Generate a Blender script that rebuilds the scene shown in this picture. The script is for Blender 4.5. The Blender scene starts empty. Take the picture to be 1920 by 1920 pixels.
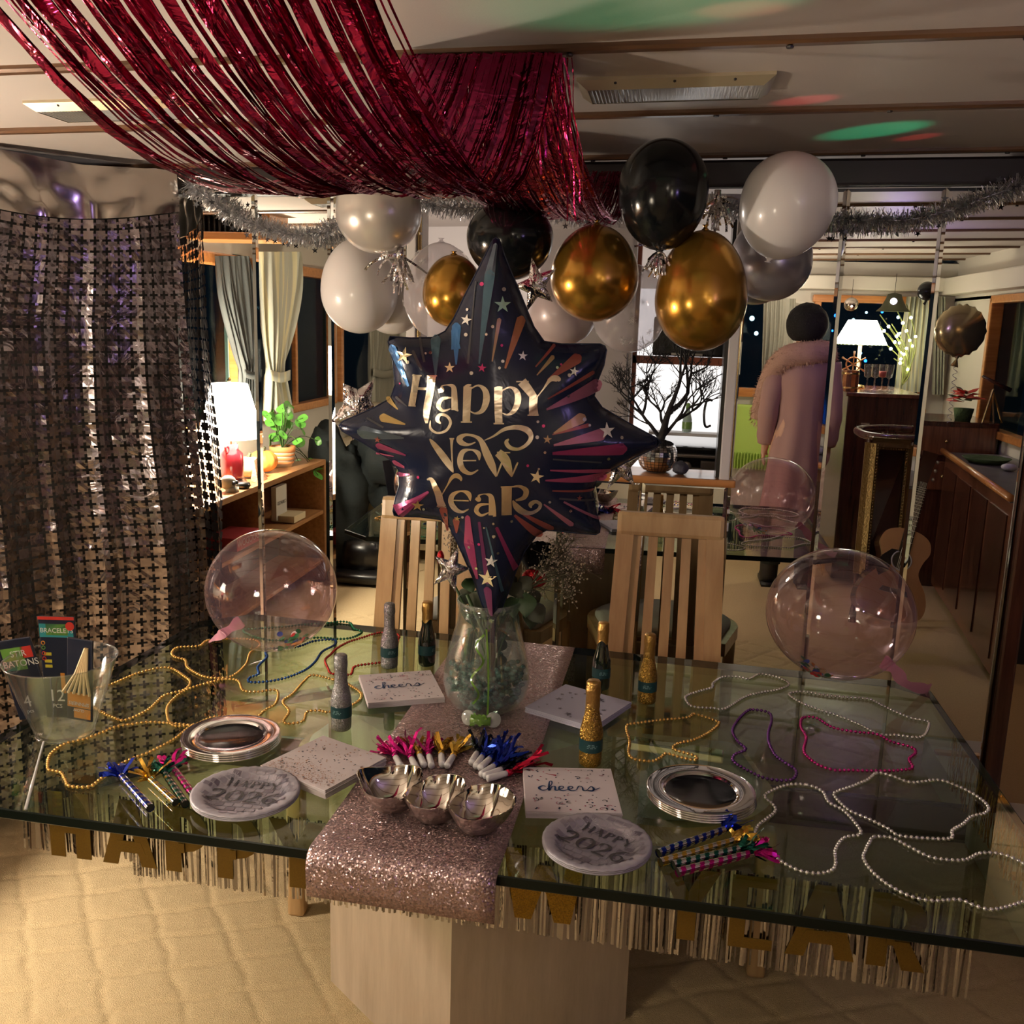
import bpy, bmesh, math, random
import numpy as np
from math import sin, cos, pi, radians, sqrt, atan2
from mathutils import Vector, Matrix
from mathutils.geometry import delaunay_2d_cdt
rnd = random.Random(7)
scene = bpy.context.scene
COL = scene.collection

# ------------------------------------------------------------ camera, world, exposure
F_PX, PITCH, ROLL, YAW, CAM_H = 1800.0, 11.3, 1.7, 9.0, 1.6
MY = 3.02                       # plane of the mirrored wall
_p, _r, _t = map(radians, (PITCH, ROLL, YAW))
FW = np.array([-sin(_t)*cos(_p), cos(_t)*cos(_p), -sin(_p)])
_R0 = np.array([cos(_t), sin(_t), 0.0]); _U0 = np.cross(_R0, FW)
RT = _R0*cos(_r)+_U0*sin(_r); UP = -_R0*sin(_r)+_U0*cos(_r)
CAM = np.array([0, 0, CAM_H])
cd = bpy.data.cameras.new('camera'); cam = bpy.data.objects.new('camera', cd); COL.objects.link(cam)
cd.sensor_width = 36; cd.lens = 36*F_PX/1920; cd.clip_start = .05; cd.clip_end = 400
cam.matrix_world = Matrix(((RT[0], UP[0], -FW[0], 0), (RT[1], UP[1], -FW[1], 0), (RT[2], UP[2], -FW[2], CAM_H), (0, 0, 0, 1)))
scene.camera = cam
scene.view_settings.view_transform = 'Standard'; scene.view_settings.look = 'None'
scene.view_settings.gamma = 1; scene.view_settings.use_curve_mapping = False
scene.view_settings.exposure = 0.65
scene.cycles.max_bounces = 12; scene.cycles.transparent_max_bounces = 24
scene.cycles.glossy_bounces = 7; scene.cycles.transmission_bounces = 8; scene.cycles.diffuse_bounces = 3
scene.cycles.caustics_reflective = False; scene.cycles.caustics_refractive = False
scene.cycles.sample_clamp_indirect = 4.0
w = bpy.data.worlds.new('night'); scene.world = w; w.use_nodes = True
w.node_tree.nodes['Background'].inputs[0].default_value = (.02, .03, .05, 1)
w.node_tree.nodes['Background'].inputs[1].default_value = .25

def light(name, kind, loc, power, color=(1, .85, .65), size=.1, target=None, spot=None, blend=.6, size_y=None):
    d = bpy.data.lights.new(name, kind); d.energy = power; d.color = color
    if kind == 'AREA':
        d.shape = 'RECTANGLE'; d.size = size; d.size_y = size_y or size
    else:
        d.shadow_soft_size = size
    if kind == 'SPOT':
        d.spot_size = radians(spot); d.spot_blend = blend
    o = bpy.data.objects.new(name, d); COL.objects.link(o); o.location = loc
    if target is not None:
        o.rotation_euler = (Vector(target)-Vector(loc)).to_track_quat('-Z', 'Y').to_euler()
    return o

# saloon lamps on left shelf and aft cabinet, galley; two added fill lights
LAMP_L = (-2.13, 2*MY-4.46, 1.12)
LAMP_R = (1.235, 2*MY-6.75, 1.585)
light('shelf_lamp_light', 'POINT', LAMP_L, 88, (1, .86, .68), .05)
light('cabinet_lamp_light', 'POINT', LAMP_R, 13, (1, .86, .62), .035)
FILL_S = (-1.02, .50, 1.28)
light('fill_lamp_light', 'POINT', FILL_S, 17, (1, .82, .60), .12)  # added fill from the front left, beside the camera
light('galley_ceiling_light', 'POINT', (-1.15, 3.75, 1.85), 12, (1, .86, .74), .1)
light('passage_light', 'POINT', (1.75, 4.3, 1.8), 5.0, (1, .60, .32), .08)
light('aft_fill_light', 'POINT', (.70, -1.1, 1.93), 5, (1, .84, .68), .02)  # added fill at the aft end, tucked behind the balloons
DISCO = (1.75, 1.55, 1.0)
light('disco_glow', 'POINT', (1.1, .8, 1.75), 2.4, (.55, .38, 1), .015)
for i, (tgt, colr, pw, sp) in enumerate([((-.06, 1.60, 2.08), (0, 1, .45), 40, 9), ((.09, 1.66, 2.08), (1, .08, .08), 40, 2.8),
        ((.47, 2.68, 2.1), (0, 1, .45), 60, 5.5), ((.26, 2.31, 2.09), (1, .05, .08), 60, 2.8), ((.6, 2.78, 2.1), (1, .05, .05), 40, 2.4), ((.07, 2.56, 2.09), (1, .9, .8), 14, 3.5),
        ((1.1, 2.6, 2.1), (.15, .1, 1), 6, 9), ((.3, 1.9, 0), (0, 1, .6), 6, 4), ((.42, 1.6, 0), (.1, .3, 1), 5, 5), ((.06, 2.40, 1.64), (0, 1, .5), 6, 3),
        ((.5, 2.5, 1.2), (.35, .2, 1), 3, 16)]):
    light('disco_beam', 'SPOT', DISCO, pw, colr, .008, tgt, sp, .7)

# ------------------------------------------------------------ camera geometry helpers (points on known planes of the room)
def ray(u, v): return FW+RT*(u-960)/F_PX-UP*(v-960)/F_PX
def onz(u, v, z=.75):
    d = ray(u, v); return Vector(CAM+d*(z-CAM[2])/d[2])
def ony(u, v, y):
    d = ray(u, v); return Vector(CAM+d*(y-CAM[1])/d[1])
def onx(u, v, x):
    d = ray(u, v); return Vector(CAM+d*(x-CAM[0])/d[0])
def onpl(u, v, P0, n):
    d = ray(u, v); t = float(np.dot(np.array(P0)-CAM, n)/np.dot(d, n)); return Vector(CAM+d*t)
def pxsize(P, px): return px/F_PX*float(np.dot(np.array(P)-CAM, FW))
def project(P):
    q = np.array(P)-CAM; z = float(q@FW); return (960+F_PX*float(q@RT)/z, 960-F_PX*float(q@UP)/z)
def ceil_z(x): return 2.085+.022*x
def m(p): return Vector((p[0], 2*MY-p[1], p[2]))       # a point seen in the mirror -> the real point in the room

# ------------------------------------------------------------ materials
MATS = {}
def nt(name):
    mt = bpy.data.materials.new(name); mt.use_nodes = True; MATS[name] = mt
    return mt, mt.node_tree, mt.node_tree.nodes, mt.node_tree.links, mt.node_tree.nodes['Principled BSDF']
def N(nodes, t, **kw):
    n = nodes.new(t)
    for k, v in kw.items():
        if k in n.inputs: n.inputs[k].default_value = v
        else: setattr(n, k, v)
    return n
def rgba(c): return (c[0], c[1], c[2], 1)
def plain(name, color, rough=.5, metal=0, bump=0, bscale=50, coat=0, emis=None, estr=0, var=0, vscale=8, sheen=0, stretch=None, spec=None):
    mt, t, ns, ln, b = nt(name)
    b.inputs['Base Color'].default_value = rgba(color); b.inputs['Roughness'].default_value = rough; b.inputs['Metallic'].default_value = metal
    if spec is not None: b.inputs['Specular IOR Level'].default_value = spec
    b.inputs['Coat Weight'].default_value = coat; b.inputs['Coat Roughness'].default_value = .05
    b.inputs['Sheen Weight'].default_value = sheen
    if emis: b.inputs['Emission Color'].default_value = rgba(emis); b.inputs['Emission Strength'].default_value = estr
    tc = N(ns, 'ShaderNodeTexCoord'); mp = N(ns, 'ShaderNodeMapping'); ln.new(tc.outputs['Object'], mp.inputs[0])
    if stretch: mp.inputs['Scale'].default_value = stretch
    if bump:
        nz = N(ns, 'ShaderNodeTexNoise', Scale=bscale, Detail=5.0); ln.new(mp.outputs[0], nz.inputs['Vector'])
        bp = N(ns, 'ShaderNodeBump', Strength=bump, Distance=.01); ln.new(nz.outputs['Fac'], bp.inputs['Height']); ln.new(bp.outputs[0], b.inputs['Normal'])
    if var:
        nz = N(ns, 'ShaderNodeTexNoise', Scale=vscale, Detail=6.0); ln.new(mp.outputs[0], nz.inputs['Vector'])
        rp = N(ns, 'ShaderNodeValToRGB'); ln.new(nz.outputs['Fac'], rp.inputs[0])
        rp.color_ramp.elements[0].position = .3; rp.color_ramp.elements[1].position = .7
        rp.color_ramp.elements[0].color = rgba([x*(1-var) for x in color]); rp.color_ramp.elements[1].color = rgba([min(1, x*(1+var)) for x in color])
        ln.new(rp.outputs[0], b.inputs['Base Color'])
    return mt
def wood(name, c1, c2, rough=.35, coat=.3, axis='X', scale=3):
    mt, t, ns, ln, b = nt(name)
    tc = N(ns, 'ShaderNodeTexCoord'); mp = N(ns, 'ShaderNodeMapping'); ln.new(tc.outputs['Object'], mp.inputs[0])
    mp.inputs['Scale'].default_value = {'X': (1, 14, 14), 'Y': (14, 1, 14), 'Z': (14, 14, 1)}[axis]
    nz = N(ns, 'ShaderNodeTexNoise', Scale=float(scale), Detail=8.0, Roughness=.6); ln.new(mp.outputs[0], nz.inputs['Vector'])
    rp = N(ns, 'ShaderNodeValToRGB'); ln.new(nz.outputs['Fac'], rp.inputs[0])
    rp.color_ramp.elements[0].position = .35; rp.color_ramp.elements[1].position = .65
    rp.color_ramp.elements[0].color = rgba(c1); rp.color_ramp.elements[1].color = rgba(c2)
    ln.new(rp.outputs[0], b.inputs['Base Color']); b.inputs['Roughness'].default_value = rough
    b.inputs['Coat Weight'].default_value = coat; b.inputs['Coat Roughness'].default_value = .12
    bp = N(ns, 'ShaderNodeBump', Strength=.08, Distance=.01); ln.new(nz.outputs['Fac'], bp.inputs['Height']); ln.new(bp.outputs[0], b.inputs['Normal'])
    return mt
def glitter(name, color, cell=900, rough=.38, spark=.9, metal=.85, dark=.35):
    mt, t, ns, ln, b = nt(name)
    tc = N(ns, 'ShaderNodeTexCoord')
    vo = N(ns, 'ShaderNodeTexVoronoi', Scale=float(cell)); ln.new(tc.outputs['Object'], vo.inputs['Vector'])
    ge = N(ns, 'ShaderNodeNewGeometry')
    sub = N(ns, 'ShaderNodeVectorMath', operation='SUBTRACT'); ln.new(vo.outputs['Color'], sub.inputs[0]); sub.inputs[1].default_value = (.5, .5, .5)
    scl = N(ns, 'ShaderNodeVectorMath', operation='SCALE'); ln.new(sub.outputs[0], scl.inputs[0]); scl.inputs['Scale'].default_value = spark
    add = N(ns, 'ShaderNodeVectorMath', operation='ADD'); ln.new(scl.outputs[0], add.inputs[0]); ln.new(ge.outputs['Normal'], add.inputs[1])
    nm = N(ns, 'ShaderNodeVectorMath', operation='NORMALIZE'); ln.new(add.outputs[0], nm.inputs[0]); ln.new(nm.outputs[0], b.inputs['Normal'])
    sx = N(ns, 'ShaderNodeSeparateXYZ'); ln.new(vo.outputs['Color'], sx.inputs[0])
    rp = N(ns, 'ShaderNodeValToRGB'); ln.new(sx.outputs[0], rp.inputs[0])
    rp.color_ramp.elements[0].color = rgba([x*dark for x in color]); rp.color_ramp.elements[1].color = rgba(color)
    ln.new(rp.outputs[0], b.inputs['Base Color']); b.inputs['Metallic'].default_value = metal; b.inputs['Roughness'].default_value = rough
    return mt
def foil(name, color, rough=.16, bump=.35, bscale=14, metal=1.0, distort=1.5):
    mt, t, ns, ln, b = nt(name)
    b.inputs['Base Color'].default_value = rgba(color); b.inputs['Metallic'].default_value = metal; b.inputs['Roughness'].default_value = rough
    if bump:
        tc = N(ns, 'ShaderNodeTexCoord'); nz = N(ns, 'ShaderNodeTexNoise', Scale=float(bscale), Detail=3.0, Distortion=distort); ln.new(tc.outputs['Object'], nz.inputs['Vector'])
        bp = N(ns, 'ShaderNodeBump', Strength=bump, Distance=.02); ln.new(nz.outputs['Fac'], bp.inputs['Height']); ln.new(bp.outputs[0], b.inputs['Normal'])
    return mt
def clear(name, tint, base_refl=.04, rough=.02, ior=1.45, haze=0, hazecol=(1, 1, 1), pattern=None):
    """thin clear sheet: tinted see-through mixed with a glossy reflection by the fresnel angle"""
    mt, t, ns, ln, b = nt(name); ns.remove(b); out = ns['Material Output']
    tr = N(ns, 'ShaderNodeBsdfTransparent'); tr.inputs[0].default_value = rgba(tint)
    gl = N(ns, 'ShaderNodeBsdfGlossy'); gl.inputs['Roughness'].default_value = rough; gl.inputs[0].default_value = (1, 1, 1, 1)
    fr = N(ns, 'ShaderNodeFresnel', IOR=ior); mx = N(ns, 'ShaderNodeMixShader')
    ge = N(ns, 'ShaderNodeNewGeometry'); io = N(ns, 'ShaderNodeMix'); ln.new(ge.outputs['Backfacing'], io.inputs[0]); io.inputs[2].default_value = ior; io.inputs[3].default_value = 1/ior; ln.new(io.outputs[0], fr.inputs['IOR'])
    mul = N(ns, 'ShaderNodeMath', operation='ADD'); ln.new(fr.outputs[0], mul.inputs[0]); mul.inputs[1].default_value = base_refl; mul.use_clamp = True
    ln.new(mul.outputs[0], mx.inputs[0]); ln.new(tr.outputs[0], mx.inputs[1]); ln.new(gl.outputs[0], mx.inputs[2])
    last = mx
    if haze or pattern:
        df = N(ns, 'ShaderNodeBsdfDiffuse'); df.inputs[0].default_value = rgba(hazecol)
        mh = N(ns, 'ShaderNodeMixShader'); mh.inputs[0].default_value = haze
        ln.new(mx.outputs[0], mh.inputs[1]); ln.new(df.outputs[0], mh.inputs[2]); last = mh
    ln.new(last.outputs[0], out.inputs['Surface'])
    return mt
def shade_mat(name, col, ecol, estr):
    mt, t, ns, ln, b = nt(name); ns.remove(b); out = ns['Material Output']
    tl = N(ns, 'ShaderNodeBsdfTranslucent'); tl.inputs[0].default_value = rgba(col); df = N(ns, 'ShaderNodeBsdfDiffuse'); df.inputs[0].default_value = rgba(col)
    m1 = N(ns, 'ShaderNodeMixShader'); m1.inputs[0].default_value = .25; ln.new(tl.outputs[0], m1.inputs[1]); ln.new(df.outputs[0], m1.inputs[2])
    em = N(ns, 'ShaderNodeEmission'); em.inputs[0].default_value = rgba(ecol); em.inputs[1].default_value = estr
    ad = N(ns, 'ShaderNodeAddShader'); tp = N(ns, 'ShaderNodeBsdfTransparent'); m2 = N(ns, 'ShaderNodeMixShader'); m2.inputs[0].default_value = .5; ln.new(m1.outputs[0], m2.inputs[1]); ln.new(tp.outputs[0], m2.inputs[2]); ln.new(m2.outputs[0], ad.inputs[0]); ln.new(em.outputs[0], ad.inputs[1]); ln.new(ad.outputs[0], out.inputs['Surface'])
    return mt
def fabric_stripes(name, c1, c2, scale=60, rough=.9):
    mt, t, ns, ln, b = nt(name)
    uv = N(ns, 'ShaderNodeUVMap'); sp = N(ns, 'ShaderNodeSeparateXYZ'); ln.new(uv.outputs[0], sp.inputs[0])
    mu = N(ns, 'ShaderNodeMath', operation='MULTIPLY'); ln.new(sp.outputs[0], mu.inputs[0]); mu.inputs[1].default_value = scale
    sn = N(ns, 'ShaderNodeMath', operation='SINE'); ln.new(mu.outputs[0], sn.inputs[0])
    rp = N(ns, 'ShaderNodeValToRGB'); ln.new(sn.outputs[0], rp.inputs[0]); rp.color_ramp.elements[0].position = .45; rp.color_ramp.elements[1].position = .6
    rp.color_ramp.elements[0].color = rgba(c1); rp.color_ramp.elements[1].color = rgba(c2)
    ln.new(rp.outputs[0], b.inputs['Base Color']); b.inputs['Roughness'].default_value = rough
    return mt
def travertine():
    mt, t, ns, ln, b = nt('travertine')
    tc = N(ns, 'ShaderNodeTexCoord'); mp = N(ns, 'ShaderNodeMapping'); ln.new(tc.outputs['Object'], mp.inputs[0]); mp.inputs['Scale'].default_value = (1, 1, .14)
    nz = N(ns, 'ShaderNodeTexNoise', Scale=28.0, Detail=8.0, Roughness=.62); ln.new(mp.outputs[0], nz.inputs['Vector'])
    rp = N(ns, 'ShaderNodeValToRGB'); ln.new(nz.outputs['Fac'], rp.inputs[0]); rp.color_ramp.elements[0].position = .3; rp.color_ramp.elements[1].position = .7
    rp.color_ramp.elements[0].color = (.43, .34, .25, 1); rp.color_ramp.elements[1].color = (.58, .47, .36, 1)
    ln.new(rp.outputs[0], b.inputs['Base Color']); b.inputs['Roughness'].default_value = .35
    bp = N(ns, 'ShaderNodeBump', Strength=.12, Distance=.01); ln.new(nz.outputs['Fac'], bp.inputs['Height']); ln.new(bp.outputs[0], b.inputs['Normal'])
    return mt
def carpet_mat():
    mt, t, ns, ln, b = nt('carpet')
    tc = N(ns, 'ShaderNodeTexCoord')
    nz = N(ns, 'ShaderNodeTexNoise', Scale=420.0, Detail=4.0); ln.new(tc.outputs['Object'], nz.inputs['Vector'])
    n2 = N(ns, 'ShaderNodeTexNoise', Scale=110.0, Detail=6.0, Roughness=.8); ln.new(tc.outputs['Object'], n2.inputs['Vector'])
    rp = N(ns, 'ShaderNodeValToRGB'); ln.new(n2.outputs['Fac'], rp.inputs[0]); rp.color_ramp.elements[0].position = .3; rp.color_ramp.elements[1].position = .7
    rp.color_ramp.elements[0].color = (.56, .42, .24, 1); rp.color_ramp.elements[1].color = (.68, .52, .31, 1)
    ln.new(rp.outputs[0], b.inputs['Base Color']); b.inputs['Roughness'].default_value = 1; b.inputs['Specular IOR Level'].default_value = .1
    # sculpted diamond grooves
    mp = N(ns, 'ShaderNodeMapping'); ln.new(tc.outputs['Object'], mp.inputs[0])
    n3 = N(ns, 'ShaderNodeTexNoise', Scale=14.0, Detail=2.0); ln.new(tc.outputs['Object'], n3.inputs['Vector'])
    ad = N(ns, 'ShaderNodeMath', operation='ADD'); ln.new(nz.outputs['Fac'], ad.inputs[0]); ad.inputs[1].default_value = 0
    bp = N(ns, 'ShaderNodeBump', Strength=.9, Distance=.006); ln.new(ad.outputs[0], bp.inputs['Height']); ln.new(bp.outputs[0], b.inputs['Normal'])
    return mt
travertine(); carpet_mat()
wood('ceiling_wood', (.09, .045, .022), (.17, .085, .04)); wood('dark_mahogany', (.035, .012, .008), (.09, .03, .018), .25, .5, 'Z')
wood('mahogany', (.10, .035, .02), (.20, .075, .038), .25, .5, 'Z'); wood('orange_wood', (.42, .16, .045), (.60, .26, .08), .3, .4)
wood('shelf_wood', (.28, .13, .05), (.42, .21, .085), .35, .3, 'Y'); wood('chair_wood', (.46, .285, .13), (.60, .40, .20), .3, .35, 'Z', 2)
plain('ceiling_paint', (.62, .56, .52), .45, 0, .05, 300); plain('header', (.014, .008, .008), .4)
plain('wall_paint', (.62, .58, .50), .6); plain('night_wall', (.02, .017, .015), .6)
plain('mirror', (.86, .88, .86), .0, 1.0); plain('bevel_mirror', (.80, .84, .84), .0, 1.0)
plain('chrome', (.85, .86, .88), .08, 1.0); plain('brass', (.72, .52, .24), .25, 1.0); plain('baseboard', (.03, .018, .014), .4)
plain('fixture', (.62, .54, .38), .3, .6); plain('diffuser', (.55, .55, .55), .12, 0, .15, 220, stretch=(1, .05, 1))
clear('table_glass', (.74, .86, .74), .0, .0, 1.5); plain('glass_edge', (.004, .008, .006), .35, 0, spec=.2)
clear('window_glass', (.5, .6, .6), .0, .0, 1.12)
clear('clear_plastic', (.93, .94, .93), .03, .05, 1.45, .02); clear('pink_film', (.91, .80, .85), .035, .03, 1.45, .035, (.8, .55, .7))
clear('pink_tail', (.75, .45, .55), .05, .15, 1.45, .45, (.85, .42, .55)); clear('clear_latex', (.93, .91, .93), .06, .05, 1.45, .30, (.9, .82, .85))
clear('vase_glass', (.88, .94, .91), .05, .02, 1.5, .03); clear('gem_glass', (.35, .55, .50), .06, .05, 1.6, .45, (.13, .27, .25)); clear('disc_plastic', (.85, .88, .86), .1, .05, 1.5, .30, (.7, .75, .72))
plain('curtain_reflected', (.065, .072, .07), .9); plain('pearl', (.62, .57, .52), .28, .35, coat=.6); plain('white_latex', (.80, .76, .75), .32, 0, coat=.35); plain('grey_pearl', (.36, .34, .38), .3, .5, coat=.5)
plain('pink_pearl', (.62, .50, .50), .35, .1, coat=.4); plain('gold_latex', (.44, .225, .03), .24, .8, coat=.3); plain('black_latex', (.006, .007, .008), .14, 0, spec=.28)
plain('brass_film', (.33, .27, .16), .2, .8, .1, 20)
foil('silver_foil', (.72, .70, .72), .12, .5, 26); foil('sheet_foil', (.36, .31, .33), .20, .30, 9, distort=1.5); foil('smooth_foil', (.62, .58, .54), .14, .12, 3)
foil('magenta_foil', (.42, .025, .11), .20, .45, 18); foil('tinsel_foil', (.62, .62, .65), .3, .3, 30)
foil('fringe_foil', (.40, .38, .37), .14, .2, 12); foil('gold_fringe', (.75, .5, .15), .2, .3, 20)
foil('star_navy', (.008, .013, .040), .22, .10, 12, .12)
foil('letter_foil', (.85, .72, .55), .24, .2, 7); foil('dot_foil', (.75, .72, .68), .2, 0)
for n_, c_ in dict(blue=(.03, .12, .30), slate=(.06, .08, .11), steel=(.04, .09, .13), orange=(.35, .13, .06), rust=(.25, .06, .05), tan=(.34, .20, .11), pink=(.36, .06, .14), magenta=(.24, .025, .10), mauve=(.30, .10, .16), plum=(.12, .02, .08), ochre=(.40, .28, .10), grey=(.12, .12, .14), teal=(.02, .18, .20), green=(.35, .55, .42), sgold=(.75, .62, .38), silver=(.7, .68, .66), hotpink=(.5, .03, .15), royal=(.02, .03, .5)).items():
    foil('print_'+n_, tuple(min(1, x*1.25+.008) for x in c_), .28, .12, 16, .45)
glitter('runner_glitter', (.66, .47, .48), 420, .33, 1.15, .75, .35); glitter('bottle_silver', (.42, .41, .43), 900, .4, .9)
glitter('bottle_gold', (.65, .38, .08), 700, .35, 1.0, .9, .25); glitter('letter_glitter', (.42, .24, .02), 500, .5, .5, .6, .5); glitter('letter_gold', (.20, .11, .01), 1200, .5, .2, .4, .7)
plain('bottle_glass', (.006, .012, .008), .06, 0, coat=1); plain('bottle_label', (.006, .045, .055), .4); plain('gold_cap', (.55, .33, .10), .3, .9, .3, 120); plain('silver_cap', (.5, .5, .52), .4, .6, .3, 120)
plain('label_print', (.25, .4, .42), .5)
plain('napkin_white', (.64, .57, .60), .8); plain('napkin_lilac', (.52, .50, .62), .8); plain('print_black', (.02, .02, .03), .35, .3); plain('print_pinkish', (.45, .10, .18), .4, .3)
plain('print_navy', (.02, .07, .22), .25, .5); plain('print_tealish', (.03, .25, .35), .25, .5); plain('rose_dot', (.50, .28, .20), .4, .6)
plain('plate_paper', (.36, .34, .40), .45, .1); plain('plate_tile', (.30, .28, .34), .35, .3); plain('plate_dark', (.19, .17, .22), .3, .4); plain('plate_line', (.5, .48, .55), .45)
plain('print_grey', (.06, .06, .07), .35, .3)
plain('charger_silver', (.80, .79, .80), .05, 1.0); plain('charger_black', (.006, .006, .008), .08, 0, spec=.35); plain('polished_steel', (.66, .62, .58), .06, 1.0)
glitter('hammered', (.55, .48, .44), 260, .3, .5, 1.0, .6)
for n_, c_ in dict(gold=(.70, .42, .12), green=(.01, .16, .08), blue=(.01, .07, .26), red=(.45, .03, .02), silver=(.62, .60, .58), purple=(.12, .03, .20), magenta=(.40, .01, .17)).items(): plain('bead_'+n_, c_, .22, .75, coat=.3)
plain('mouthpiece', (.72, .70, .72), .5); plain('tube_white', (.65, .62, .62), .3, .3)
for n_, c_ in dict(blue=(.01, .03, .35), gold=(.60, .36, .05), green=(.01, .10, .07), pink=(.55, .01, .22), red=(.50, .01, .05), black=(.01, .012, .02)).items(): plain('horn_'+n_, c_, .2, .8)
plain('leaf', (.025, .06, .018), .5); plain('leaf_bright', (.09, .30, .04), .35, coat=.3); plain('leaf_dry', (.030, .034, .014), .55); plain('stem', (.035, .075, .018), .5); plain('ribbon_green', (.13, .27, .04), .25, 0, coat=.3)
glitter('red_sequin', (.65, .02, .03), 500, .3, .7, .7, .4); plain('dried_flower', (.42, .34, .26), .9); plain('black_petal', (.003, .003, .004), .8, spec=.1); plain('thin_stem', (.10, .09, .05), .7)
shade_mat('lampshade', (.92, .88, .80), (1, .93, .80), 4.0); shade_mat('shade_green', (.85, .84, .76), (1, .93, .8), 1.5)
plain('lamp_red', (.30, .02, .03), .15, 0, coat=.8); plain('pumpkin', (.75, .30, .06), .45, bump=.1); plain('pumpkin_pale', (.80, .55, .38), .5); plain('pot_cream', (.55, .48, .36), .6); plain('terracotta', (.60, .24, .08), .7)
plain('wax_dark', (.03, .03, .035), .5); plain('skull', (.35, .33, .28), .7, bump=.3); plain('burlap', (.30, .16, .08), .9, bump=.6, bscale=120)
plain('box_red', (.42, .05, .06), .5); plain('box_white', (.58, .55, .48), .6); plain('book_cream', (.55, .46, .30), .7); plain('black_case', (.006, .006, .007), .3, coat=.3); plain('coat_dark', (.006, .011, .012), .85, sheen=.0, bump=.3, bscale=30)
plain('sofa', (.50, .44, .32), .8); fabric_stripes('curtain_stripe', (.42, .43, .36), (.60, .56, .36), 55); plain('curtain_plain', (.32, .31, .25), .9)
plain('radiator', (.42, .60, .12), .5); plain('coat_pink', (.42, .25, .235), .85, bump=.1, bscale=200); plain('fur', (.55, .34, .27), .95, bump=.8, bscale=150); plain('skin', (.58, .33, .23), .5); plain('hair_black', (.004, .003, .003), .85, bump=.5, bscale=120); plain('boot', (.01, .008, .007), .5)
plain('guitar_top', (.62, .34, .17), .25, coat=.6, var=.08); plain('guitar_side', (.05, .015, .01), .25, coat=.6); plain('guitar_neck', (.02, .012, .01), .4); plain('pickguard', (.02, .012, .010), .15, coat=.6); plain('nickel', (.6, .58, .52), .3, 1)
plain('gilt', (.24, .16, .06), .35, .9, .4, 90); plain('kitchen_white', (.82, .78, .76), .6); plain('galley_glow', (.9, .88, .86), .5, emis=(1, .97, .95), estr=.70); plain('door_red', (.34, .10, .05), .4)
plain('oven_black', (.01, .01, .011), .2, coat=.6); plain('counter_stone', (.12, .11, .12), .3, var=.3); plain('branch', (.012, .010, .010), .8, bump=.5, bscale=80); plain('rock', (.06, .06, .08), .7, bump=.8, bscale=40, var=.5, vscale=30)
plain('soap_green', (.25, .45, .12), .2); plain('soap_clear', (.55, .75, .65), .1, coat=1); plain('city_light', (1, 1, 1), .5, emis=(.55, .85, 1), estr=14); plain('city_blue', (0, 0, 1), .5, emis=(.02, .15, 1), estr=12); plain('fairy', (1, 1, 1), .5, emis=(1, .95, .6), estr=25); plain('fairy_twig', (.35, .4, .12), .6)
plain('water', (.004, .012, .025), .05, 0, .8, 3, stretch=(1, 3, 1)); plain('poinsettia', (.42, .02, .015), .5); plain('moss', (.04, .07, .02), .95, bump=.8, bscale=60); plain('cushion_white', (.55, .52, .48), .7, bump=.1)
plain('plush_orange', (.7, .2, .03), .7); plain('pack_navy', (.008, .012, .03), .35, coat=.4); plain('pack_yellow', (.45, .38, .03), .4); plain('pack_orange', (.55, .22, .03), .4); plain('pack_red', (.5, .03, .02), .4); plain('pack_teal', (.02, .22, .25), .4); plain('pack_white', (.6, .6, .58), .5); plain('wood_stick', (.68, .50, .26), .6); plain('pack_green', (.12, .28, .05), .4)
plain('confetti_red', (.5, .02, .02), .4); plain('confetti_green', (.01, .2, .06), .4); plain('confetti_blue', (.02, .06, .35), .4); plain('confetti_orange', (.65, .25, .03), .4); plain('confetti_white', (.7, .7, .65), .4)

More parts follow.
